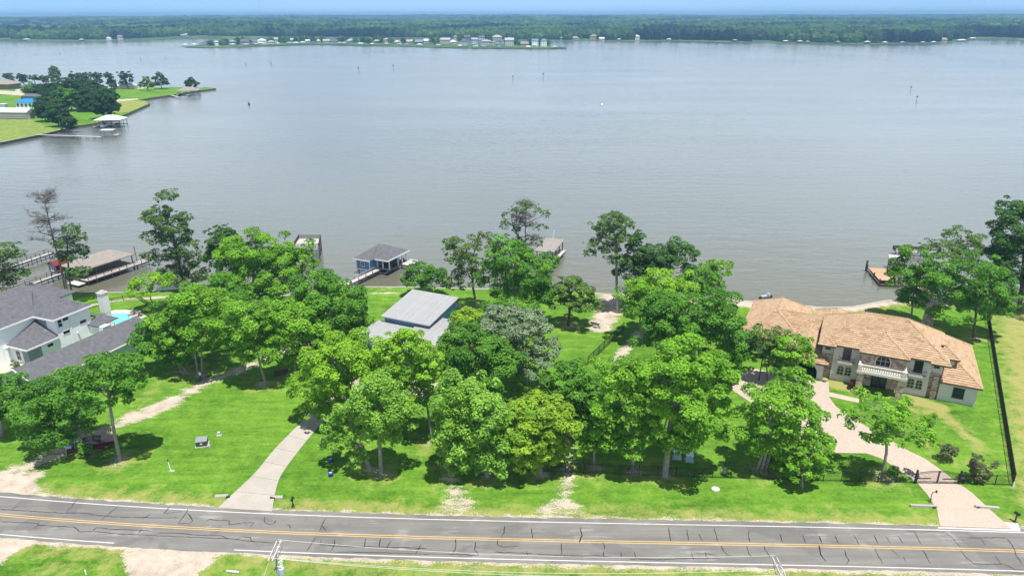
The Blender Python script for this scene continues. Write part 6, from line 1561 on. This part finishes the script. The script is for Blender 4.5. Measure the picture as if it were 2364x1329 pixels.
deck(gz, 0, 7.5, 0, 4.5, .9, M['greywood'], .7); roof_mesh(hip_planes(.2, 6.2, -.2, 3.8, 3.4, .15), M['white_roof'], gz, thick=.2); posts(gz, [(.5, .2), (5.8, .2), (.5, 3.4), (5.8, 3.4)], -1.2, 3.4, .12); posts(gz, [(0, 0), (7.4, 0), (7.4, 4.4)], -1.3, .8, .14, name='pile')
a_, b_ = G(84, 311, .2), G(234, 316, .2); Lp = (b_ - a_).length
lp = thing('pier', 'long pale pier running out from the dry bank to the small shelter', 'pier', (a_.x, a_.y, 0), math.atan2(b_.y - a_.y, b_.x - a_.x))
deck(lp, 0, Lp, -.7, .7, .25, M['greywood'], .8); posts(lp, [(Lp * i / 9, s * .6) for i in range(10) for s in (-1, 1)], -2.2, .2, .12, name='pile')
a_, b_ = G(395, 220, .1), G(412, 224, .1)
MB().beam((0, 0, 0), b_ - a_, 1.4, .2).build('gangplank', M['greywood'], None, a_, label='short gangplank from the lawn to the brown roofed boathouse', cat='gangplank')

# ================================================================== far shores, hills and forest
def fr(x, y):
    return np.stack([x, y], -1)
def vnoise(x, y, s, seed=0):
    """smooth value noise"""
    x, y = x / s, y / s
    xi, yi = np.floor(x), np.floor(y); fx_, fy_ = x - xi, y - yi
    h = lambda a, b: np.modf(np.abs(np.sin(a * 127.1 + b * 311.7 + seed * 74.7) * 43758.5453))[0]
    u, v = fx_ * fx_ * (3 - 2 * fx_), fy_ * fy_ * (3 - 2 * fy_)
    return (h(xi, yi) * (1 - u) + h(xi + 1, yi) * u) * (1 - v) + (h(xi, yi + 1) * (1 - u) + h(xi + 1, yi + 1) * u) * v
def sstep(a, b, x):
    t = np.clip((x - a) / (b - a), 0, 1); return t * t * (3 - 2 * t)
def terrain(x, y):
    r = np.hypot(x, y)
    h = 13 * sstep(1900, 2900, r) + 8 * sstep(2900, 4500, r) + 20 * sstep(4200, 9200, r)
    h = h + (vnoise(x, y, 700, 1) - .5) * 15 * sstep(2000, 3000, r) + (vnoise(x, y, 1900, 2) - .5) * 16 * sstep(3200, 7000, r)
    return h
FRONT = [(-600, 95), (0, 95), (200, 95.5), (350, 91.5), (450, 88), (700, 88), (1000, 89), (1200, 93), (1330, 94.5), (1560, 94), (1700, 97), (1850, 100), (2000, 101.5), (2150, 100.5), (2205, 95.5), (2262, 89), (2364, 92), (2900, 96)]
cols = np.linspace(-560, 2900, 360)
fpy = np.interp(cols, [p[0] for p in FRONT], [p[1] for p in FRONT])
F0 = np.array([tuple(G(c, p, -0.6)) for c, p in zip(cols, fpy)])
NR = 150
tr_ = np.concatenate([[0, 0.0006], np.linspace(0.03, 1, NR - 2) ** 1.9 + 0.002])
sc_ = 1 + tr_[None, :] * (9500 / F0[:, 1][:, None] - 1)
TX, TY = F0[:, 0][:, None] * sc_, F0[:, 1][:, None] * sc_
TZ = 0.4 + terrain(TX, TY); TZ[:, 0] = -1.4
INLET = [tuple(G(*p, -1)[:2]) for p in [(-600, 84), (0, 84), (100, 85), (185, 82), (150, 70), (60, 66), (0, 65), (-600, 65)]]
TZ[in_poly(TX, TY, INLET)] = -2.4
def far_groundmat():
    m, nt, b = newmat('far_land')
    p = geopos(nt)
    c = mixc(nt, rng(nt, noise(nt, p, .012, 5, .6), .35, .65), (0.035, .080, .030), (0.095, .165, .050))
    nt.links.new(c, b.inputs['Base Color']); b.inputs['Roughness'].default_value = .95; b.inputs['Specular IOR Level'].default_value = .1
    bump(nt, b, noise(nt, p, .03, 4), .6, 6)
    return m
M['farland'] = far_groundmat()
idx = np.arange(len(cols) * NR).reshape(len(cols), NR)
q = np.stack([idx[:-1, :-1], idx[1:, :-1], idx[1:, 1:], idx[:-1, 1:]], -1).reshape(-1, 4)
tag(link('far_hills', np_mesh('far_hills', np.stack([TX, TY, TZ], -1).reshape(-1, 3), q, M['farland'], smooth=True)), kind='structure')
PENB = [(428, 108.5), (455, 110), (480, 110), (560, 108.5), (640, 105.5), (720, 103), (760, 103.5), (850, 105.5), (950, 107.5), (1050, 110.5), (1200, 112.5), (1275, 112.5), (1308, 111.5), (1290, 108), (1220, 103), (1100, 99), (960, 95.5), (700, 93), (520, 98)]


MB().slab([G(*p, 0.1) for p in PENB], -1.6, 0.1).build('far_peninsula', M['farland'], kind='structure')
def forestmat():
    m, nt, b = newmat('forest_canopy')
    p = geopos(nt)
    r = N(nt, 'ShaderNodeObjectInfo').outputs['Random']
    loc = N(nt, 'ShaderNodeObjectInfo').outputs['Location']
    big = noise(nt, loc, .0035, 4, .6)
    f = math_(nt, 'ADD', math_(nt, 'MULTIPLY', r, .4), rng(nt, big, .40, .60, -.25, .75))
    f = math_(nt, 'ADD', f, math_(nt, 'MULTIPLY', math_(nt, 'SUBTRACT', noise(nt, p, .5, 3), .5), .5))
    c = mixc(nt, f, (0.004, .018, .016), (0.080, .160, .042))
    nt.links.new(c, b.inputs['Base Color']); b.inputs['Roughness'].default_value = .9; b.inputs['Specular IOR Level'].default_value = .1
    bump(nt, b, noise(nt, p, .6, 5, .75), 1.0, 1.6)
    return m
M['forest'] = forestmat()
g = np.random.default_rng(5)
def ring(r0, r1, spacing):
    n = int(0.5 * 1.5 * (r1 * r1 - r0 * r0) / spacing ** 2)
    a = g.uniform(-0.75, 0.75, n); r = np.sqrt(g.uniform(r0 * r0, r1 * r1, n))
    return np.stack([np.sin(a) * r, np.cos(a) * r], 1), np.full(n, spacing)
PR = [ring(1450, 2500, 12.5), ring(2500, 4300, 21), ring(4300, 9300, 48)]
P2 = np.concatenate([p for p, _ in PR]); SPC = np.concatenate([s for _, s in PR])
fp_x = F0[:, 0] / F0[:, 1]; front_y = np.interp(P2[:, 0] / P2[:, 1], fp_x, F0[:, 1])
ok = (P2[:, 1] > front_y + 14) & ~in_poly(P2[:, 0], P2[:, 1], INLET)
clear = vnoise(P2[:, 0], P2[:, 1], 90, 7) > 0.80                                         # yards and clearings near the water
ok &= ~(clear & (P2[:, 1] < front_y + 120))
P2, SPC = P2[ok], SPC[ok]
rad = SPC * g.uniform(.42, .72, len(P2)); rad = np.where(SPC > 30, rad * .8, rad)
hz = np.where(SPC < 15, 6.0 + 6.5 * g.random(len(P2)) ** 1.6 + 3.5 * vnoise(P2[:, 0], P2[:, 1], 160, 9), 6 + 6 * g.random(len(P2)) ** 1.5 + 4 * vnoise(P2[:, 0], P2[:, 1], 300, 11))
PZ = terrain(P2[:, 0], P2[:, 1]) + hz * .75
fme = bpy.data.meshes.new('far_forest')
fme.vertices.add(len(P2)); fme.vertices.foreach_set('co', np.column_stack([P2, PZ]).astype(np.float32).ravel())
at = fme.attributes.new('size', 'FLOAT_VECTOR', 'POINT'); at.data.foreach_set('vector', np.column_stack([rad, rad, hz]).astype(np.float32).ravel())
at = fme.attributes.new('turn', 'FLOAT', 'POINT'); at.data.foreach_set('value', g.uniform(0, 6.28, len(P2)).astype(np.float32))
fo = tag(link('far_forest', fme), kind='stuff')
ng = bpy.data.node_groups.new('forest_scatter', 'GeometryNodeTree')
ng.interface.new_socket('Geometry', in_out='INPUT', socket_type='NodeSocketGeometry'); ng.interface.new_socket('Geometry', in_out='OUTPUT', socket_type='NodeSocketGeometry')
gi, go = ng.nodes.new('NodeGroupInput'), ng.nodes.new('NodeGroupOutput')
ico = ng.nodes.new('GeometryNodeMeshIcoSphere'); ico.inputs['Radius'].default_value = 1.0; ico.inputs['Subdivisions'].default_value = 3
sp = ng.nodes.new('GeometryNodeSetPosition'); nz = ng.nodes.new('ShaderNodeTexNoise'); nz.inputs['Scale'].default_value = 2.2; nz.inputs['Detail'].default_value = 3
sub = ng.nodes.new('ShaderNodeMath'); sub.operation = 'MULTIPLY_ADD'; sub.inputs[1].default_value = 1.5; sub.inputs[2].default_value = -0.75
nm = ng.nodes.new('GeometryNodeInputNormal'); scv = ng.nodes.new('ShaderNodeVectorMath'); scv.operation = 'SCALE'
smt = ng.nodes.new('GeometryNodeSetMaterial'); smt.inputs['Material'].default_value = M['forest']
iop = ng.nodes.new('GeometryNodeInstanceOnPoints')
na = ng.nodes.new('GeometryNodeInputNamedAttribute'); na.data_type = 'FLOAT_VECTOR'; na.inputs['Name'].default_value = 'size'
nb = ng.nodes.new('GeometryNodeInputNamedAttribute'); nb.data_type = 'FLOAT'; nb.inputs['Name'].default_value = 'turn'
cx_ = ng.nodes.new('ShaderNodeCombineXYZ'); K_ = ng.links.new
K_(nz.outputs[0], sub.inputs[0]); K_(nm.outputs[0], scv.inputs[0]); K_(sub.outputs[0], scv.inputs['Scale']); K_(ico.outputs[0], sp.inputs['Geometry']); K_(scv.outputs[0], sp.inputs['Offset'])
K_(sp.outputs[0], smt.inputs['Geometry']); K_(smt.outputs[0], iop.inputs['Instance']); K_(gi.outputs[0], iop.inputs['Points']); K_(na.outputs[0], iop.inputs['Scale']); K_(nb.outputs[0], cx_.inputs[2]); K_(cx_.outputs[0], iop.inputs['Rotation']); K_(iop.outputs[0], go.inputs[0])
md = fo.modifiers.new('scatter', 'NODES'); md.node_group = ng

# ------------------------------------------------------------------ houses and boathouses across the lake
ORD = ['first', 'second', 'third', 'fourth', 'fifth', 'sixth', 'seventh', 'eighth', 'ninth', 'tenth', 'eleventh', 'twelfth'] + [f'{n}th' for n in range(13, 80)]
for n_, o_ in ((21, '21st'), (22, '22nd'), (23, '23rd'), (31, '31st'), (32, '32nd'), (33, '33rd'), (41, '41st'), (42, '42nd'), (43, '43rd'), (51, '51st'), (52, '52nd'), (53, '53rd')): ORD[n_ - 1] = o_
CN = {'white': 'white', 'pale': 'pale blue white', 'greysiding': 'grey', 'slate': 'slate blue', 'pink': 'faded rose', 'teal': 'teal grey', 'tan': 'tan', 'brownwall': 'brown', 'stucco': 'light grey'}
RN = {'shingle': 'dark roof', 'white_roof': 'white roof', 'shingle_brown': 'brown roof', 'metalroof': 'grey roof', 'slate': 'slate roof', 'tile': 'orange roof', 'pink': 'rose roof', 'bluetarp': 'blue roof'}
wme = MB().box(-.6, .6, -.06, .0, 0, 1.5).mesh('window', M['glass'])
def far_house(px, py, wpx, wall, roof, floors, place, order, grp, rs):
    B = G(px, py, 0.1); B.z = max(0.1, float(terrain(np.array([B.x]), np.array([B.y]))[0]) + .3 if B.y > 1600 else 0.1)
    w = max(6, wpx * B.y / FPX * .93); d = min(w * .8, 13); h = 3.5 * floors + .6
    o = thing('lake_house', f'{CN[wall]} {["", "one", "two", "three"][floors]} storey house, {RN[roof]}, {ORD[order]} from left {place}', 'house', B - Vector((w / 2, 0, 0)), rs.uniform(-.2, .2), grp)
    MB().box(0, w, 0, d, -1.5, h).build('wall', M['stucco' if wall == 'white' else wall], o)
    pl = hip_planes(-.7, w + .7, -.7, d + .7, h, rs.choice([.35, .5, .6]))
    if rs.random() < .4: pl = [[(-.7, -.7, h), (w + .7, -.7, h), (w + .7, d / 2, h + d * .3), (-.7, d / 2, h + d * .3)], [(w + .7, d + .7, h), (-.7, d + .7, h), (-.7, d / 2, h + d * .3), (w + .7, d / 2, h + d * .3)]]
    roof_mesh(pl, M[roof], o, thick=.3)
    n = max(2, int(w / 3.6))
    for f in range(floors):
        for k in range(n): link('window', wme, o, (w * (k + .5) / n, -.002, f * 3.5 + 1.2))
    if rs.random() < .5:
        MB().box(0.3, w * .6, -2.2, -.07, 2.75 * (1 if floors > 1 else .92), 2.75 * (1 if floors > 1 else .92) + .2).build('porch_roof', M['white'], o)
        posts(o, [(0.5, -2.0), (w * .58, -2.0), (w * .3, -2.0)], -1, 2.7, .15, M['white'], 'porch_post')
    return o
def far_boathouse(px, py, wpx, roof, place, order, grp, rs):
    B = G(px, py, -1)
    w = max(5, wpx * B.y / FPX * .9); d = 8
    o = thing('boathouse', f'open boathouse with {RN[roof]}, {ORD[order]} from left {place}', 'boathouse', B - Vector((w / 2, 0, 0)), rs.uniform(-.15, .15), grp)
    roof_mesh(hip_planes(-.5, w + .5, -.5, d + .5, 4.2, .36), M[roof], o, thick=.3)
    posts(o, [(0, 0), (w / 2, 0), (w, 0), (0, d), (w, d)], -1.2, 4.18, .22)
    MB().box(-1, w + 1, d - .5, d + 1, .7, 1.0).box(-1, 0, 0, d - .501, .7, 1).build('walkway', M['darkwood'], o)
    return o
rs = random.Random(21)
HP = [(472, 106, 24, 'white', 'shingle', 1), (500, 106, 8, 'pale', 'white_roof', 2), (536, 105.5, 14, 'slate', 'metalroof', 2), (565, 105.5, 19, 'pink', 'shingle', 2), (585, 105, 15, 'slate', 'shingle', 1), (604, 103, 19, 'pale', 'white_roof', 2), (624, 101.5, 14, 'white', 'metalroof', 1), (634, 100, 15, 'stucco', 'metalroof', 2), (651, 99.5, 9, 'tan', 'shingle_brown', 1),
      (682, 97.5, 24, 'greysiding', 'metalroof', 1), (710, 99, 10, 'white', 'white_roof', 1), (735, 99, 8, 'tan', 'white_roof', 1), (753, 99.5, 15, 'stucco', 'metalroof', 1), (771, 100.5, 16, 'greysiding', 'shingle', 1), (790, 97.5, 14, 'white', 'shingle_brown', 2), (808, 99, 18, 'teal', 'metalroof', 1), (871, 100, 12, 'brownwall', 'pink', 1), (892, 100, 14, 'white', 'pink', 2), (917, 101, 13, 'white', 'white_roof', 1), (946, 100.5, 14, 'tan', 'pink', 1), (967, 102, 18, 'slate', 'slate', 1), (990, 99.5, 24, 'white', 'white_roof', 1),
      (1028, 101, 22, 'stucco', 'metalroof', 2), (1046, 101.5, 14, 'white', 'white_roof', 1), (1052, 93, 8, 'tan', 'tile', 2), (1078, 93.5, 14, 'slate', 'shingle', 2), (1071, 104, 16, 'greysiding', 'shingle', 2), (1096, 105, 14, 'greysiding', 'metalroof', 3), (1121, 105, 24, 'stucco', 'metalroof', 2), (1112, 95, 14, 'greysiding', 'shingle', 2), (1139, 106, 7, 'white', 'metalroof', 2), (1151, 104, 12, 'greysiding', 'shingle', 2), (1147, 94, 22, 'tan', 'metalroof', 2), (1176, 107, 20, 'stucco', 'metalroof', 3), (1176, 97, 12, 'brownwall', 'shingle', 2), (1211, 106.5, 18, 'tan', 'shingle_brown', 1), (1236, 108, 14, 'pale', 'slate', 3), (1255, 108, 14, 'pale', 'slate', 3)]
for i, t in enumerate(sorted(HP)): far_house(*t, 'on the far peninsula', i, 'houses on the far peninsula', rs)
BP = [(426, 108.5, 11, 'white_roof'), (447, 108, 11, 'white_roof'), (536, 108, 11, 'white_roof'), (567, 108, 12, 'metalroof'), (590, 107.5, 12, 'metalroof'), (622, 106.5, 20, 'shingle_brown'), (641, 105.5, 8, 'white_roof'), (667, 104, 12, 'metalroof'), (682, 104, 12, 'white_roof'), (698, 103, 13, 'white_roof'), (723, 102.5, 9, 'shingle'), (783, 104, 10, 'metalroof'), (794, 104.5, 11, 'metalroof'), (832, 106, 14, 'white_roof'), (859, 106.5, 9, 'white_roof'), (892, 106.5, 12, 'pink'), (922, 107, 11, 'metalroof'), (939, 107.5, 14, 'slate'), (968, 108.5, 13, 'white_roof'), (1012, 110, 12, 'metalroof'), (1062, 111, 11, 'white_roof'), (1074, 111.5, 10, 'slate'), (1098, 113, 15, 'metalroof'), (1118, 113, 13, 'shingle_brown'), (1151, 113.5, 12, 'slate'), (1221, 114, 13, 'white_roof'), (1279, 114, 15, 'metalroof'), (1300, 112.5, 13, 'slate')]
for i, t in enumerate(sorted(BP)): far_boathouse(*t, 'along the far peninsula', i, 'boathouses along the far peninsula', rs)
HF = [(45, 93, 12, 'white', 'white_roof', 1), (122, 91, 8, 'white', 'metalroof', 2), (135, 91, 8, 'pale', 'white_roof', 2), (197, 93, 10, 'white', 'metalroof', 2), (250, 94, 9, 'pale', 'white_roof', 1), (277, 93.5, 10, 'white', 'shingle_brown', 2), (333, 87, 14, 'tan', 'white_roof', 1), (425, 88, 14, 'greysiding', 'metalroof', 1), (444, 86.5, 16, 'tan', 'shingle_brown', 1), (1237, 89, 18, 'white', 'white_roof', 1), (1264, 85, 9, 'white', 'white_roof', 1), (1290, 92, 15, 'greysiding', 'metalroof', 1), (1308, 93, 10, 'greysiding', 'metalroof', 2), (1326, 93, 24, 'tan', 'shingle_brown', 1), (1371, 92, 18, 'tan', 'shingle_brown', 2), (1390, 94, 12, 'white', 'white_roof', 1), (1470, 92.5, 13, 'pale', 'white_roof', 2), (1695, 88, 16, 'white', 'white_roof', 1), (1712, 84, 22, 'slate', 'slate', 1), (1776, 88, 8, 'white', 'white_roof', 2), (1838, 86, 9, 'pale', 'metalroof', 2), (1892, 93, 9, 'white', 'metalroof', 1), (2024, 97.5, 18, 'slate', 'slate', 1), (2130, 97.5, 9, 'white', 'white_roof', 2), (2177, 97, 18, 'tan', 'shingle_brown', 1), (2262, 82, 16, 'tan', 'white_roof', 1)]
for i, t in enumerate(HF): far_house(*t, 'on the distant wooded shore', i, 'houses on the distant wooded shore', rs)
BF = [(60, 95.5, 14, 'white_roof'), (187, 96, 9, 'white_roof'), (253, 96, 9, 'metalroof'), (1430, 95.5, 8, 'white_roof'), (1545, 95.5, 11, 'white_roof'), (1697, 97.5, 10, 'metalroof'), (1815, 100, 11, 'white_roof'), (1848, 100.5, 10, 'white_roof'), (1865, 101, 8, 'metalroof'), (1935, 101.5, 8, 'metalroof'), (2003, 102, 12, 'white_roof'), (2044, 103, 10, 'white_roof'), (2085, 103, 8, 'metalroof'), (2132, 103, 9, 'metalroof'), (2157, 102.5, 9, 'white_roof'), (2222, 97.5, 20, 'white_roof'), (2246, 93, 14, 'white_roof')]
for i, t in enumerate(BF): far_boathouse(*t, 'along the distant wooded shore', i, 'boathouses along the distant wooded shore', rs)
PT = [(486, 106, 11, 9), (512, 105.5, 12, 9), (522, 104, 9, 10), (550, 104, 8, 12), (575, 103, 9, 9), (645, 99, 8, 11), (661, 98, 8, 12), (695, 98, 9, 12), (703, 98, 8, 10), (722, 98, 10, 9), (745, 98, 8, 9), (780, 98, 8, 8), (820, 100, 9, 10), (838, 102, 12, 12), (850, 102, 11, 11), (882, 100, 8, 9), (902, 100, 9, 9), (930, 101, 8, 10), (1002, 104, 4, 11), (1010, 103, 6, 12), (1060, 98, 8, 9), (1090, 96, 8, 8), (1131, 97, 7, 8), (1190, 104, 10, 10), (1198, 106, 7, 8), (1222, 104, 5, 6), (957, 101, 5, 7)]
rp_ = random.Random(8)
PT += [(rp_.uniform(470, 1265), 0, rp_.uniform(6, 10), rp_.uniform(8, 13)) for _ in range(32)]
PT = [(x, np.interp(x, [470, 700, 960, 1100, 1265], [104, 97, 98.5, 101, 106]) + 1 if y == 0 else y, rx, ry) for x, y, rx, ry in PT]
for i, (x, y, rx, ry) in enumerate(sorted(PT)):
    tree('far_tree', f'tree among the houses of the far peninsula, {ORD[i]} tree from the left', (x, y), [(x, y - ry * .75, rx * .7, ry * .6), (x + rx * .3, y - ry * .4, rx * .6, ry * .45)], ['dark', 'green', 'dark'][i % 3], 300 + i, group='trees among the far peninsula houses', leaf=1.0, dens=1.3, trunk_r=.4, limbs=2, openness=.05)

# ------------------------------------------------------------------ channel markers, buoys, masts
MK = [(84, 126.5, 3, 'post'), (139, 125, 4, 'post'), (325, 139, 4, 'post'), (383, 136, 4, 'post'), (568, 152, 5, 'post'), (626, 150, 6, 'post'), (828, 163, 7, 'post'), (908, 158, 8, 'post'), (1184, 183, 8, 'post'), (1254, 178, 9, 'post'), (2102, 208, 8, 'post'), (2116, 231, 9, 'post'), (575, 242, 2, 'buoy'), (1389, 244, 3, 'wbuoy')]
pi_ = 0
for px, py, hp, kd in MK:
    B = G(px, py, -1); h = max(1.6, hp * B.y / FPX)
    if kd == 'post':
        o = thing('channel_marker', f'dark marker post standing in the open lake, {ORD[pi_]} post from the left', 'marker', B, 0, 'marker posts in the open lake'); pi_ += 1
        MB().tube([(0, 0, -1), (0, 0, h)], max(.13, B.y * .00022), 7).build('pile', M['darkwood'], o); s_ = max(.5, h * .16); MB().box(-s_, s_, -.3, -.22, h * .62, h * .95).build('sign_board', M['darkwood'], o)
    else:
        o = thing('buoy', 'white buoy alone in the middle of the lake' if kd == 'wbuoy' else 'dark buoy alone in the lake right of the grassy point', 'buoy', B)
        MB().lathe([(.5, -.3), (.8, .2), (.6, .8), (.25, 1.5), (.2, 1.9)], n=12).build('float', M['white'] if kd == 'wbuoy' else M['darkwood'], o, smooth=True); MB().lathe([(.3, 1.9), (.1, 2.2)], n=8).build('top', M['darkwood'], o)
for px, ytop, Y_, lab in ((595, 2, 6200, 'tall thin radio mast on the horizon, left of the lake middle'), (1180, 28, 6800, 'short radio mast on the horizon above the far peninsula')):
    T = atY(px, ytop, Y_)
    o = thing('radio_mast', lab, 'mast', (T.x, Y_, float(terrain(np.array([T.x]), np.array([Y_]))[0])))
    hh = T.z - o.location.z
    # three legs and lattice rungs
    MB().tube([(-1.2, 0, 0), (-.8, 0, hh)], .5, 4).tube([(1.2, 0, 0), (.8, 0, hh)], .5, 4).tube([(0, 1.5, 0), (0, 1, hh)], .5, 4).build('leg', M['greysiding'], o)
    lt = MB()
    for k in range(int(hh / 8)): lt.beam((-1.1, 0, k * 8), (1.1, 0, k * 8 + 8), .3, .3)
    lt.build('lattice', M['greysiding'], o)

# ------------------------------------------------------------------ the air over the lake
hm, hnt, hb = newmat('air')
hnt.nodes.remove(hb)
hv = N(hnt, 'ShaderNodeVolumePrincipled', {'Color': (0.24, 0.47, 0.76, 1), 'Density': HAZE, 'Anisotropy': 0.0})
hnt.links.new(hv.outputs[0], hnt.nodes['Material Output'].inputs['Volume'])
MB().box(-9400, 9400, -500, 9900, -4.5, 92).build('haze', hm, kind='stuff')
